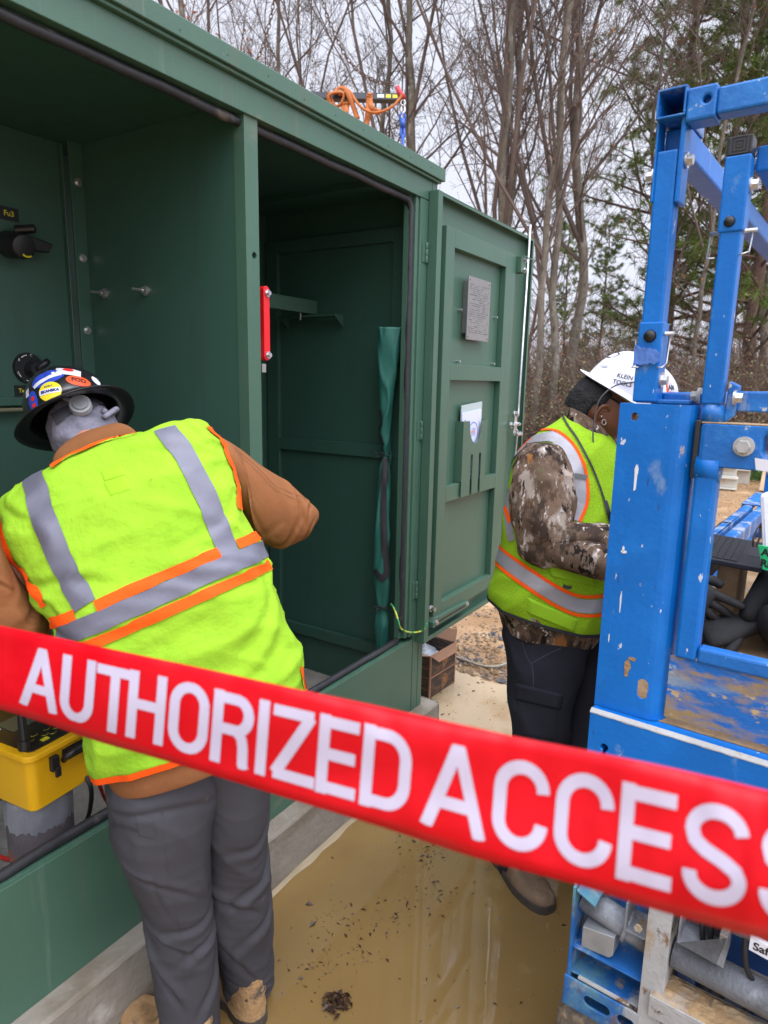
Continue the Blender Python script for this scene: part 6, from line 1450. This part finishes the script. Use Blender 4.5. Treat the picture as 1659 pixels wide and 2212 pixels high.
def clod(mb, x, y, z, s, mi=0):
    vs = [Vector(v) * s * rnd.uniform(.6, 1.2) for v in ((1, 0, 0), (-.8, .3, 0), (0, 1, 0), (.2, -1, 0), (0, .1, .7), (.1, -.1, -.5))]
    R_ = Matrix.Rotation(rnd.uniform(0, 6.3), 3, 'Z')
    mb.add([R_ @ v + Vector((x, y, z)) for v in vs], [(0, 2, 4), (2, 1, 4), (1, 3, 4), (3, 0, 4), (2, 0, 5), (1, 2, 5), (3, 1, 5), (0, 3, 5)], mi)
for i in range(900): clod(mb, rnd.uniform(.2, 2.4), 1.45 + abs(rnd.gauss(0, .2)), .217, rnd.uniform(.001, .0045))
o = mb.build('floor_grit', m_sediment); tag(o, 'grit scattered over the concrete floor inside the cabinet', kind='stuff'); o['category'] = 'grit'

# ---- ground litter and stones
mb = MB()
def leaf(mb, x, y, z, s, mi=0, curl=.3):
    a = rnd.uniform(0, 6.3); w = s * rnd.uniform(.15, .45); c, s_ = math.cos(a), math.sin(a)
    P = [(-s / 2, 0, 0), (-s * .1, w / 2, s * curl * rnd.random()), (s / 2, 0, s * .1 * rnd.random()), (-s * .05, -w / 2, s * curl * rnd.random())]
    mb.add([(x + c * p[0] - s_ * p[1], y + s_ * p[0] + c * p[1], z + p[2]) for p in P], [(0, 1, 2), (0, 2, 3)], mi)
clus = [onp(u, v, 'Z', 0) for u, v in ((935, 1850), (950, 1930), (900, 1830), (720, 1990), (690, 2090), (850, 1980), (780, 2050))]
m_float = mat('floating_leaf_bits', (.05, .028, .016), .28, var=.5, vs=50)
for i in range(900):
    if i % 2 == 0: c = rnd.choice(clus); x, y = c.x + rnd.gauss(0, .05), c.y + rnd.gauss(0, .04)
    else: x = rnd.uniform(.9, 2.5); y = rnd.uniform(-.1, 1.29)
    if y > 1.29: continue
    leaf(mb, x, y, .0012, rnd.choice((.003, .004, .005, .007, .010, .016)) * rnd.uniform(.6, 1.3) * (2.0 if rnd.random() < .06 else 1))
for i in range(700): x = rnd.uniform(2.4, 3.6); y = rnd.uniform(.4, 2.1); leaf(mb, x, y, hgt(x, y) + .002, rnd.choice((.004, .006, .008, .014, .024)))
o = mb.build('leaf_litter', m_float); tag(o, 'dark leaf scraps and twigs scattered on the muddy water', kind='stuff'); o['category'] = 'litter'
mb = MB()
for i in range(150): # pale specks and small stones breaking the surface
    x = rnd.uniform(.9, 2.3); y = rnd.uniform(.2, 1.28); clod(mb, x, y, .001, rnd.uniform(.0015, .005))
o = mb.build('puddle_stones', m_pebble); tag(o, 'small stones breaking the surface of the muddy water', kind='stuff'); o['category'] = 'stones'
mb = MB()
for i in range(24000):
    x = 3.3 + rnd.random() ** 1.7 * 5.5; y = rnd.uniform(.4, 3.2) + (x - 3.3) * .12; s = rnd.uniform(.003, .012) * (2.6 if rnd.random() < .08 else 1); 
    if noise.noise(Vector((x * 1.6, y * 1.6, 3))) < -.12 and rnd.random() < .8: continue
    clod(mb, x, y, hgt(x, y) + s * .3, s)
for i in range(5000):
    x = 2.6 + rnd.random() * 12; y = rnd.uniform(-1.2, 2.5); s = rnd.uniform(.004, .018); 
    if x < 3.4: s *= .3
    clod(mb, x, y, hgt(x, y) + s * .3, s)
o = mb.build('gravel', m_pebble); tag(o, 'wet gravel and clods covering the clay beyond the cabinet', kind='stuff'); o['category'] = 'gravel'
# leaf clump in the water
mb = MB(); c = onp(728, 2170, 'Z', 0)
for i in range(70): leaf(mb, c.x + rnd.gauss(0, .016), c.y + rnd.gauss(0, .016), .002 + rnd.random() * .006, rnd.uniform(.015, .035), 0, .5)
o = mb.build('leaf_clump', m_litter); thing_origin(o, c); tag(o, 'dark clump of wet leaves floating near the bottom of the photo', 'leaf clump')

# ---- two printed cardboard boxes and the wire rope
bx0 = onp(912, 1476, 'Z', .02); 
def carton(z0, z1, name_label, open_top):
    C0 = Vector((2.90, 1.545, 0)); R_ = Matrix.Rotation(math.radians(-4), 4, 'Z'); T_ = Matrix.Translation(C0) @ R_
    e = empty('cardboard_box', (2.90, 1.545, z0), name_label, 'box', 'stacked printed cartons beside the cabinet')
    t = .005; w, d = .25, .20
    mb = MB(T_)
    mb.box(0, w, 0, t, z0, z1); mb.box(0, w, d - t, d, z0, z1); mb.box(0, t, t + .0005, d - t - .0005, z0, z1); mb.box(w - t, w, t + .0005, d - t - .0005, z0, z1); mb.box(t, w - t, t, d - t, z0, z0 + .004)
    if not open_top: mb.box(.001, w - .001, .001, d - .001, z1, z1 + .004)
    o = mb.build('carton_wall', m_card, e, bevel=.001)
    mb = MB(T_)
    for (x, y) in ((.0, 0), (w, 0), (0, d), (w, d)): mb.box(x - .004, x + .004, y - .004, y + .004, z0, z1 + .001)
    mb.box(.002, w - .002, -.0015, -.0005, z1 - .006, z1 + .0005)
    build_each(mb, 'kraft_edge', m_kraft, o)
    mb = MB(T_); zc = (z0 + z1) / 2
    for x in (.145,):
        mb.add([(x + .028 * math.cos(a), -.0012, zc + .036 * math.sin(a)) for a in np.linspace(0, 6.283, 24)[:-1]] + [(x + .020 * math.cos(a), -.0012, zc + .028 * math.sin(a)) for a in np.linspace(0, 6.283, 24)[:-1]], [(i, (i + 1) % 23, 23 + (i + 1) % 23, 23 + i) for i in range(23)])
        mb.add([(x + .013 * math.cos(a), -.0012, zc + .019 * math.sin(a)) for a in np.linspace(0, 6.283, 16)[:-1]], [tuple(range(15))])
    mb.build('printed_medallion', mat('bronze_print', (.28, .12, .04), .6), o)
    if open_top:
        mb = MB(T_); mb.prism([(0, 0, z1 + .001), (w, 0, z1 + .001), (w - .03, -.03, z1 - .035), (.03, -.035, z1 - .03)], (0, .003, .002)); mb.prism([(0, .0, z1), (0, d, z1), (-.07, d - .02, z1 + .02), (-.07, .02, z1 + .02)], (0, 0, .003)); mb.prism([(w, 0, z1), (w, d, z1), (w + .05, d - .02, z1 + .05), (w + .05, .02, z1 + .05)], (0, 0, .003)); mb.prism([(0, d, z1), (w, d, z1), (w - .02, d + .03, z1 + .09), (.02, d + .03, z1 + .09)], (0, .003, 0))
        mb.build('open_flap', m_kraft, o)
    return T_
carton(.012, .125, 'lower printed brown carton on the mud behind the cabinet corner', False)
T_ = carton(.1295, .245, 'upper printed brown carton with open flaps and plastic inside', True)
mb = MB(T_); vs = []
for j in range(20):
    for i in range(34): x = .01 + i * .23 / 33; y = .01 + j * .18 / 19; vs.append((x, y, .185 + .03 * noise.noise(Vector((x * 16, y * 16, 2))) + .02 * noise.noise(Vector((x * 50, y * 50, 1)))))
mb.add(vs, [(j * 34 + i, j * 34 + i + 1, (j + 1) * 34 + i + 1, (j + 1) * 34 + i) for j in range(19) for i in range(33)], 0, True)
o = mb.build('plastic_bag', m_bagwhite); thing_origin(o, (3.1, 1.65, .2)); tag(o, 'crumpled white plastic bag stuffed in the open carton', 'plastic bag')
P_ = catmull([list(onp(u, v, 'Z', z)) for u, v, z in ((906, 1490, .02), (914, 1470, .05), (922, 1474, .03), (935, 1482, .012), (952, 1480, .012), (966, 1466, .012), (972, 1440, .02), (972, 1422, .03), (985, 1420, .03), (1010, 1428, .03), (1040, 1438, .03), (1070, 1440, .03), (1100, 1432, .03), (1160, 1420, .03), (1300, 1400, .03))], 260)
mb = MB(); 
for s_ in range(5):
    L_ = []
    for i, p in enumerate(P_):
        t = V3(P_[min(i + 1, 259)]) - V3(P_[max(i - 1, 0)]); t.normalize(); x = t.cross(Vector((0, 0, 1))).normalized(); y = x.cross(t); a = i * .9 + s_ * 1.2566
        L_.append(V3(p) + (x * math.cos(a) + y * math.sin(a)) * .005)
    mb.tube(L_, .0042, 6)
o = mb.build('wire_rope', m_cable); thing_origin(o, V3(P_[0])); tag(o, 'steel wire rope curling round the cartons and across the mud', 'wire rope')

# ---- steel beams, pallet, silt fence and stake across the yard
def ibeam(name, x0, y0, z0, ln, h, w, rz, label, grp=None):
    T_ = Matrix.Translation((x0, y0, z0)) @ Matrix.Rotation(math.radians(rz), 4, 'Z'); mb = MB(T_)
    mb.box(-w / 2, w / 2, 0, ln, 0, .02); mb.box(-w / 2, w / 2, 0, ln, h - .02, h); mb.box(-.012, .012, 0, ln, .0205, h - .0205)
    o = mb.build('steel_beam', m_whitebeam, bevel=.003); thing_origin(o, (x0, y0, z0)); tag(o, label, 'steel beam', 'white beams stacked across the yard'); return o
gb = max(hgt(12, y) for y in (.9, 1.1, 1.3)) - .01
ibeam('b', 11.9, .96, gb, .50, .19, .2, 2, 'lowest white beam under the others in the yard stack')
ibeam('b', 11.92, .99, gb + .191, .48, .17, .2, 0, 'upper white beam lying on the stack below the trees')
ibeam('b', 12.5, .84, gb, .45, .27, .2, 5, 'white beam behind the stack, nearer the pallet')
ibeam('b', 11.95, 1.16, gb + .362, .30, .06, .16, 8, 'short beam offcut topmost on the white stack')
pt = Matrix.Translation((11.9, .14, hgt(11.9, .1) + .02)) @ Matrix.Rotation(math.radians(-6), 4, 'Z') @ Matrix.Rotation(math.radians(-68), 4, 'Y')
pal = empty('wooden_pallet', (11.9, .14, hgt(11.9, .1)), 'broken pale wooden pallet leaning beside the white beams', 'pallet')
for i in range(6): mb = MB(pt); mb.box(0, .6, -.55 + i * .19, -.55 + i * .19 + .10, .095, .113); mb.build('slat', m_wood, pal)
for i in range(3): mb = MB(pt); mb.box(.02 + i * .25, .07 + i * .25, -.55, .50, 0, .094); mb.build('bearer', m_wood, pal)
mb = MB(); vs = []; n_ = 90
for i in range(n_):
    y = 7.0 - i * .045; x = 13.0 + .1 * noise.noise(Vector((y * 3, 0, 0))); 
    for q in range(5): vs.append((x + .05 * noise.noise(Vector((y * 4, q * 1.0, 2))), y, hgt(x, y) - .02 + q * .16 + .03 * noise.noise(Vector((y * 2, 4, 4)))))
mb.add(vs, [(5 * i + q, 5 * i + q + 1, 5 * i + q + 6, 5 * i + q + 5) for i in range(n_ - 1) for q in range(4)], 0, True)
o = mb.build('silt_fence', m_fence); thing_origin(o, (13, 5, 0)); so = o.modifiers.new('t', 'SOLIDIFY'); so.thickness = .004; tag(o, 'low black silt fence running along the foot of the undergrowth', 'fence')
mb = MB(); mb.box(13.05, 13.09, 5.0, 5.04, 0, 1.05); o = mb.build('wooden_stake', m_wood, bevel=.003); thing_origin(o, (13.07, 5.02, 0)); tag(o, 'pale wooden stake standing above the black silt fence', 'stake')

# ---- spreader beam hanging behind the cabinet on chains, with orange sling
bp0 = dep(640, 208, 7.0); bp1 = dep(871, 213, 7.0)
bar = empty('spreader_beam', bp0.lerp(bp1, .5), 'dark lifting bar hanging on chains above the cabinet roof', 'lifting beam')
ax = (bp1 - bp0).normalized(); upv = (CU - ax * CU.dot(ax)).normalized(); dv = ax.cross(upv)
mb = MB(Matrix((ax, dv, upv)).transposed().to_4x4()); L_ = (bp1 - bp0).length; mb.T = Matrix.Translation(bp0) @ mb.T; mb.box(-.6, L_, -.035, .035, -.035, .035); mb.build('bar', m_beam, bar, bevel=.004)
mb = MB(); mb.T = Matrix.Translation(bp0) @ Matrix((ax, dv, upv)).transposed().to_4x4(); s_ = -1 if dv.dot(CF) > 0 else 1
yf = .0365 * s_
for x0, x1, mt, nm in ((L_ - .27, L_ - .20, 'white', 'label'), (L_ - .18, L_ - .13, 'yellow', 'label'), (L_ - .11, L_ - .06, 'yellow', 'label')):
    mb = MB(Matrix.Translation(bp0) @ Matrix((ax, dv, upv)).transposed().to_4x4()); mb.box(x0, x1, min(yf, yf * 1.04), max(yf, yf * 1.04), -.017, .017); mb.build(nm, m_stk[mt], bar)
mb = MB(); mb.tube([dep(u, v, 6.96) for u, v in ((858, 188), (862, 198), (868, 205), (872, 212))], .028, 10); mb.build('hook', m_shackr, bar)
mb = MB(); mb.tube([dep(870 + 5 * math.cos(a), 222 + 6 * math.sin(a), 6.97) for a in np.linspace(0, 6.28, 16)], .010, 8); mb.tube([dep(u, v, 6.97) for u, v in ((866, 226), (866, 240), (870, 247), (874, 240), (873, 226))], .012, 8); mb.build('grey_shackle', m_steel, bar)
mb = MB()
mb.tube([dep(u, v, 6.97) for u, v in ((864, 262), (864, 249), (869, 243), (875, 249), (874, 262))], .012, 8); mb.tube([dep(u, v, 6.97) for u, v in ((869, 258), (870, 275))], .030, 12); mb.tube([dep(u, v, 6.97) for u, v in ((867, 272), (865, 292), (869, 300), (874, 292), (871, 272))], .014, 8); mb.tube([dep(u, v, 6.97) for u, v in ((869, 292), (872, 330), (876, 370))], .016, 8)
build_each(mb, 'blue_shackle', m_shackle, bar, 0, .01)
mb = MB()
for q in ([(708, 200), (715, 215), (722, 228), (712, 222), (709, 208), (722, 200), (742, 202), (738, 222), (728, 230), (712, 224)],
          [(735, 205), (742, 192), (756, 198), (770, 220), (786, 236), (806, 244), (828, 240), (850, 228), (864, 212), (868, 204)],
          [(722, 202), (732, 190), (746, 192), (754, 208), (764, 232), (772, 256)],
          [(799, 202), (800, 222), (806, 236), (820, 243)], [(797, 206), (796, 230), (794, 250), (792, 270)], [(750, 222), (748, 240), (750, 262)], [(744, 222), (741, 246), (738, 262)]):
    P = catmull([list(a) for a in q], 30); mb.tube([dep(a[0], a[1], 6.92 + .02 * math.sin(i * .3)) for i, a in enumerate(P)], .028, 10, 0, True, True, .5)
sg = mb.build('orange_sling', m_sling); thing_origin(sg, dep(790, 215, 6.92)); tag(sg, 'orange lifting sling looped over the dark lifting bar above the roof', 'sling')
def chain(px, d, label):
    pts = [V3(a) for a in catmull([list(dep(u, v, d)) for u, v in px], 160)]; mb = MB()
    tot = sum((pts[i + 1] - pts[i]).length for i in range(159)); n_ = int(tot / .052); acc = 0; k = 0; i = 0; pos = []
    for j in range(n_):
        target = j * .052
        while i < 158 and acc + (pts[i + 1] - pts[i]).length < target: acc += (pts[i + 1] - pts[i]).length; i += 1
        f = (target - acc) / max(1e-6, (pts[i + 1] - pts[i]).length); pos.append((pts[i].lerp(pts[i + 1], f), (pts[i + 1] - pts[i]).normalized()))
    for j, (p, t) in enumerate(pos):
        s_ = t.cross(CF).normalized(); w = s_ if j % 2 else s_.cross(t)
        mb.tube([p + t * .034 * math.cos(a) + w * .017 * math.sin(a) for a in np.linspace(0, 6.283, 11)], .0055, 5)
    o = mb.build('chain', m_chain); thing_origin(o, pts[-1]); tag(o, label, 'chain', 'lifting chains above the roof'); return o
chain([(690, -40), (702, 20), (722, 70), (745, 118), (775, 154), (810, 174), (840, 181), (856, 178)], 7.0, 'right lifting chain, sagging down to the hook of the dark bar')
chain([(600, -60), (590, 10), (580, 60), (566, 105), (552, 136), (540, 170)], 7.0, 'left lifting chain, vanishing behind the cabinet roof')
# ================================================================ TREES
def grow(seed, H, r0, spread=.5, nb=26, lean=(0, 0), first=.22, leaves=0, twigs=True, upsweep=.75, buds=0):
    """bare tree: tapered wandering trunk, up-swept limbs, branches and twigs. Returns trunk MB, crown MB"""
    R = random.Random(seed); T = MB(); K = MB(); n = 26; tr = []
    px = py = 0.
    for i in range(n):
        f = i / (n - 1); px += R.gauss(0, .06) * H / 18; py += R.gauss(0, .06) * H / 18
        tr.append((Vector((px + lean[0] * f * f * H, py + lean[1] * f * f * H, f * H - .15)), r0 * (1 - f) ** .8 + .012))
    T.tube([p for p, r in tr], [r for p, r in tr], 9)
    def branch(p, d, L, r, lvl):
        k = 6 if lvl < 2 else 4; pts = [p]; dd = d.copy(); q = p.copy(); rs = [r]
        for i in range(k):
            dd = (dd + Vector((R.gauss(0, .16), R.gauss(0, .16), R.gauss(0, .10) + (.10 if lvl == 1 else .03)))).normalized(); q = q + dd * (L / k); pts.append(q.copy()); rs.append(max(.0035 if lvl > 2 else .005, r * (1 - (i + 1) / k * .8)))
        K.tube(pts, rs, 5 if lvl == 1 else 3, 0, False, False)
        if lvl >= (4 if twigs else 3):
            if leaves and R.random() < leaves:
                for e in range(2): lf(pts[R.randint(1, k)], .055)
            if buds and R.random() < buds: c = pts[-1]; s = .012; K.add([c + Vector((s, 0, 0)), c + Vector((-s, 0, 0)), c + Vector((0, 0, s * 2.4)), c + Vector((0, s, -s))], [(0, 1, 2), (0, 2, 3), (1, 3, 2)], 2)
            return
        m = {1: 7, 2: 6, 3: 4}[lvl]
        for j in range(m):
            f = .18 + .8 * (j + R.random()) / m; i = min(k - 1, int(f * k)); b = pts[i].lerp(pts[i + 1], f * k - i)
            ax = (pts[i + 1] - pts[i]).normalized(); o = ax.orthogonal().normalized(); o.rotate(Matrix.Rotation(R.uniform(0, 6.3), 3, ax))
            branch(b, (ax * .75 + o * R.uniform(.5, .95) + Vector((0, 0, .18))).normalized(), L * R.uniform(.32, .52) * (1.1 - f * .4), r * .45 * (1.1 - f * .5), lvl + 1)
    def lf(c, s):
        a = Vector((R.gauss(0, 1), R.gauss(0, 1), R.gauss(0, 1))).normalized(); b = a.orthogonal().normalized() * s * .5; a = a * s
        K.add([c, c + a * .5 + b, c + a, c + a * .5 - b], [(0, 1, 2, 3)], 1)
    for j in range(3):   # leaders: the stem forks into near-vertical limbs
        f = R.uniform(.18, .5); i = min(n - 2, int(f * (n - 1))); a = R.uniform(0, 6.3); branch(tr[i][0].copy(), Vector((math.cos(a) * .32, math.sin(a) * .32, 1)).normalized(), H * (1 - f) * R.uniform(.6, .85), tr[i][1] * .62, 1)
    for j in range(nb):
        f = first + (1 - first) * ((j + R.random()) / nb) ** .9; i = min(n - 2, int(f * (n - 1))); p = tr[i][0].lerp(tr[i + 1][0], f * (n - 1) - i)
        a = R.uniform(0, 6.3); e = R.uniform(.5, 1.3) * upsweep
        d = Vector((math.cos(a), math.sin(a), e * 1.5)).normalized()
        branch(p, d, H * spread * R.uniform(.22, .5) * (1.15 - f * .65), tr[i][1] * R.uniform(.28, .5), 1)
    return T, K
def pine(seed, H, r0, first=.25, nb=54):
    R = random.Random(seed); T = MB(); K = MB(); n = 18
    tr = [(Vector((R.gauss(0, .04), R.gauss(0, .04), i / (n - 1) * H - .15)), r0 * (1 - i / (n - 1)) + .02) for i in range(n)]
    T.tube([p for p, r in tr], [r for p, r in tr], 9)
    def tuft(c, ax, s):
        for q in range(24):
            d = (ax * R.uniform(.1, 1.0) + Vector((R.gauss(0, .6), R.gauss(0, .6), R.gauss(0, .6)))).normalized(); w = d.orthogonal().normalized() * .0095; L = s * R.uniform(.7, 1.1)
            K.add([c + w, c - w, c + d * L - Vector((0, 0, .12 * L))], [(0, 1, 2)], 1)
    for j in range(nb):
        f = first + (1 - first) * (j + R.random()) / nb; i = min(n - 2, int(f * (n - 1))); p = tr[i][0].lerp(tr[i + 1][0], f * (n - 1) - i)
        a = R.uniform(0, 6.3); L = H * R.uniform(.10, .21) * (1.2 - f * .85) + .4; d = Vector((math.cos(a), math.sin(a), R.uniform(-.05, .5) + f * .4)).normalized(); pts = [p]; q = p.copy()
        for s in range(6): d = (d + Vector((R.gauss(0, .1), R.gauss(0, .1), R.gauss(0, .05) + .05))).normalized(); q = q + d * L / 6; pts.append(q.copy())
        K.tube(pts, [tr[i][1] * .28 * (1 - s / 7.5) + .006 for s in range(7)], 4, 0, False, False)
        for s in range(10):
            g = .35 + .65 * (s + R.random()) / 10; k = min(5, int(g * 6)); b = pts[k].lerp(pts[k + 1], g * 6 - k); sd = Vector((R.gauss(0, 1), R.gauss(0, 1), R.gauss(0, .35) + .25)).normalized(); l2 = L * R.uniform(.1, .30)
            e = b + sd * l2; K.tube([b, e], [.009, .004], 3, 0, False, False)
            for tt in (.45, .75, 1.0): tuft(b.lerp(e, tt), sd, .20)
    return T, K
def plant(T, K, mats_t, mats_k, name, x, y, label, grp, rz=0, sc=1.):
    r = empty(name, (x, y, hgt(x, y) if abs(x) < 200 else 0), label, 'tree', grp); r.rotation_euler = (0, 0, rz); r.scale = (sc,) * 3
    for nm, mb, mm in (('trunk', T, mats_t), ('crown', K, mats_k)):
        if isinstance(mb, MB):
            me = bpy.data.meshes.new(nm); me.from_pydata(mb.v, [], mb.f)
            for m_ in mm: me.materials.append(m_)
            me.polygons.foreach_set('material_index', mb.mi); me.polygons.foreach_set('use_smooth', mb.sm); me.update()
        else: me = mb
        o = bpy.data.objects.new(nm, me); COL.objects.link(o); o.parent = r
    return r
KM = [m_twig, m_deadleaf, m_bud]
PR = [grow(11, 19, .085, .5, 22, (.02, .01), .2, 0, buds=.25), grow(12, 20, .11, .5, 22, (-.02, .02), .18, buds=.2), grow(13, 17, .065, .42, 22, (.03, -.03), .25, buds=.3),
      grow(14, 18, .08, .5, 24, (0, .04), .12, leaves=.07), grow(15, 15, .05, .45, 24, (.0, -.03), .2, leaves=.02)]
PP = [pine(21, 17, .15, .14, 66), pine(22, 13, .12, .08, 56)]
first_of = {}
def tree_at(kind, idx, u, dist, label, rz=0, sc=1.):
    """stand a tree where the line of sight of column u meets the ground at a distance"""
    r = rayd(u, 830); h = math.hypot(r.x, r.y); x, y = r.x / h * dist, r.y / h * dist
    key = (kind, idx)
    if kind == 'bare': T, K = PR[idx]; mt, mk, nm, g = [m_bark], KM, 'bare_tree', 'bare trees behind the yard'
    else: T, K = PP[idx]; mt, mk, nm, g = [m_pinebark], [m_pinebark, m_needle], 'pine_tree', 'pines at the right of the wood'
    if key in first_of:
        src = first_of[key]; o = src.copy(); COL.objects.link(o); o.location = (x, y, hgt(x, y)); o.rotation_euler = (0, 0, rz); o.scale = (sc,) * 3; o['label'] = label
        for c in src.children: d = c.copy(); COL.objects.link(d); d.parent = o
    else:
        first_of[key] = plant(T, K, mt, mk, nm, x, y, label, g, rz, sc)
LB_ = 'bare grey tree '
trees = [
 ('bare', 3, 455, 15, 'bare tree holding a few russet leaves, leftmost above the roof', 1.2, .95),
 ('bare', 2, 585, 18, 'thin bare tree behind the left lifting chain', .3, 1.),
 ('bare', 4, 655, 21, 'slender bare tree between the two lifting chains', 2.2, 1.),
 ('bare', 2, 795, 17, 'bare tree rising directly behind the orange sling', 5.2, 1.05),
 ('bare', 1, 905, 16, 'leaning bare tree right of the blue shackle', .9, .9),
 ('bare', 1, 1050, 14.5, 'thick mossy bare tree behind the top of the open door', 2.6, .85),
 ('bare', 0, 1085, 17, 'dark bare tree with spreading limbs above the open door', .2, 1.),
 ('bare', 4, 1112, 19, 'straight reddish thin trunk above the door rod', 3.4, 1.25),
 ('bare', 2, 1160, 14, 'pale bare tree right beside the far edge of the door', 4.4, 1.0),
 ('bare', 3, 1196, 14.6, 'bare tree with brown leaves just right of the door', 5.5, .95),
 ('bare', 1, 1232, 16, 'forked bare tree between the door and the white hard hat', 1.1, .95),
 ('bare', 2, 1395, 18, 'bare tree seen through the left blue post', 2.0, .9),
 ('bare', 4, 1480, 16, 'thin bare tree between the two blue posts', 0.6, .9),
 ('bare', 1, 1650, 19, 'dark bare tree at the right edge behind the rails', 4.8, .9),
 ('pine', 0, 1425, 21, 'tall green pine behind the left blue post', 0.4, 1.15),
 ('pine', 1, 1530, 24, 'bushy pine between the two blue posts', 2.1, 1.3),
 ('pine', 0, 1610, 18, 'largest pine, at the upper right behind the top rail', 3.3, 1.),
 ('pine', 1, 1210, 30, 'low young pine seen beyond the door edge', 1.0, .62),
 ('pine', 1, 1290, 26, 'young green pine above the white hard hat', 4.0, .55),
 ('pine', 0, 1560, 20, 'dense pine filling the gap between the second blue post and the rails', 1.3, 1.05),
 ('pine', 0, 1690, 23, 'pine rising behind the rightmost rail', 2.0, 1.2),
]
for t in trees: tree_at(*t)
rr = random.Random(77)
far_ = [('far bare tree at the left end of the wood, above the roof', 430), ('far bare tree filling the gap left of the left chain', 520), 
        ('far bare tree over the top corner of the door', 1140), 
        ('far bare tree framed by the right rails', 1600)]
for i, (lab, u) in enumerate(far_): tree_at('bare', rr.choice((0, 1, 2, 3, 4)), u, rr.uniform(29, 42), lab, rr.uniform(0, 6.3), rr.uniform(.65, .9))
# ---- undergrowth: brambles, vines, leaves
def brush(name, label, u0, u1, d0, d1, hmax, nst, nlf, cat, seed, mats, lw=.03):
    R = random.Random(seed); mb = MB()
    for i in range(nst):
        u = R.uniform(u0, u1); d = R.uniform(d0, d1); r = rayd(u, 830); h = math.hypot(r.x, r.y); x, y = r.x / h * d, r.y / h * d; z = hgt(x, y); L = R.uniform(.4, 1) * hmax
        a = R.uniform(0, 6.3); dd = Vector((math.cos(a) * .5, math.sin(a) * .5, 1)).normalized(); q = Vector((x, y, z)); pts = [q.copy()]; k = 7
        for s in range(k): dd = (dd + Vector((R.gauss(0, .28), R.gauss(0, .28), R.gauss(0, .12) - .10 * s / 3))).normalized(); q = q + dd * L / k * 1.2; q.z = max(q.z, z); pts.append(q.copy())
        mb.tube(pts, [R.uniform(.003, .009) * (1 - s / 9) + .001 for s in range(k + 1)], 3, 0, False, False)
        for e in range(nlf):
            c = pts[R.randint(1, k)] + Vector((R.gauss(0, .12), R.gauss(0, .12), R.gauss(0, .12))); s = R.uniform(.4, 1) * lw; v = Vector((R.gauss(0, 1), R.gauss(0, 1), R.gauss(0, 1))).normalized(); w = v.orthogonal().normalized() * s * .6; v = v * s
            mb.add([c, c + v * .5 + w, c + v, c + v * .5 - w], [(0, 1, 2, 3)], 1 if R.random() > .1 else 2)
    o = mb.build(name, mats); tag(o, label, cat, kind='stuff'); return o
brush('bramble_thicket', 'tangle of brown bramble stems and dull leaves below the trees', 1080, 1760, 13.2, 19, 2.6, 5200, 7, 'undergrowth', 1, [m_brush, m_brushleaf, m_deadleaf], .045)
brush('vine_tangle', 'tall tangle of bare brown vines between the trunks', 1060, 1760, 15, 26, 4.6, 2600, 3, 'undergrowth', 2, [m_brush, m_deadleaf, m_brushleaf], .05)
brush('grass_patch', 'strip of green grass and leaves at the wood edge', 1080, 1720, 12.9, 14.2, .28, 2600, 3, 'grass', 3, [m_grass, m_grass, m_brushleaf], .05)
brush('far_thicket', 'far brown mass of branches deep in the wood', 1060, 1800, 27, 48, 6.0, 2400, 4, 'undergrowth', 4, [m_brush, m_deadleaf, m_brushleaf], .09)
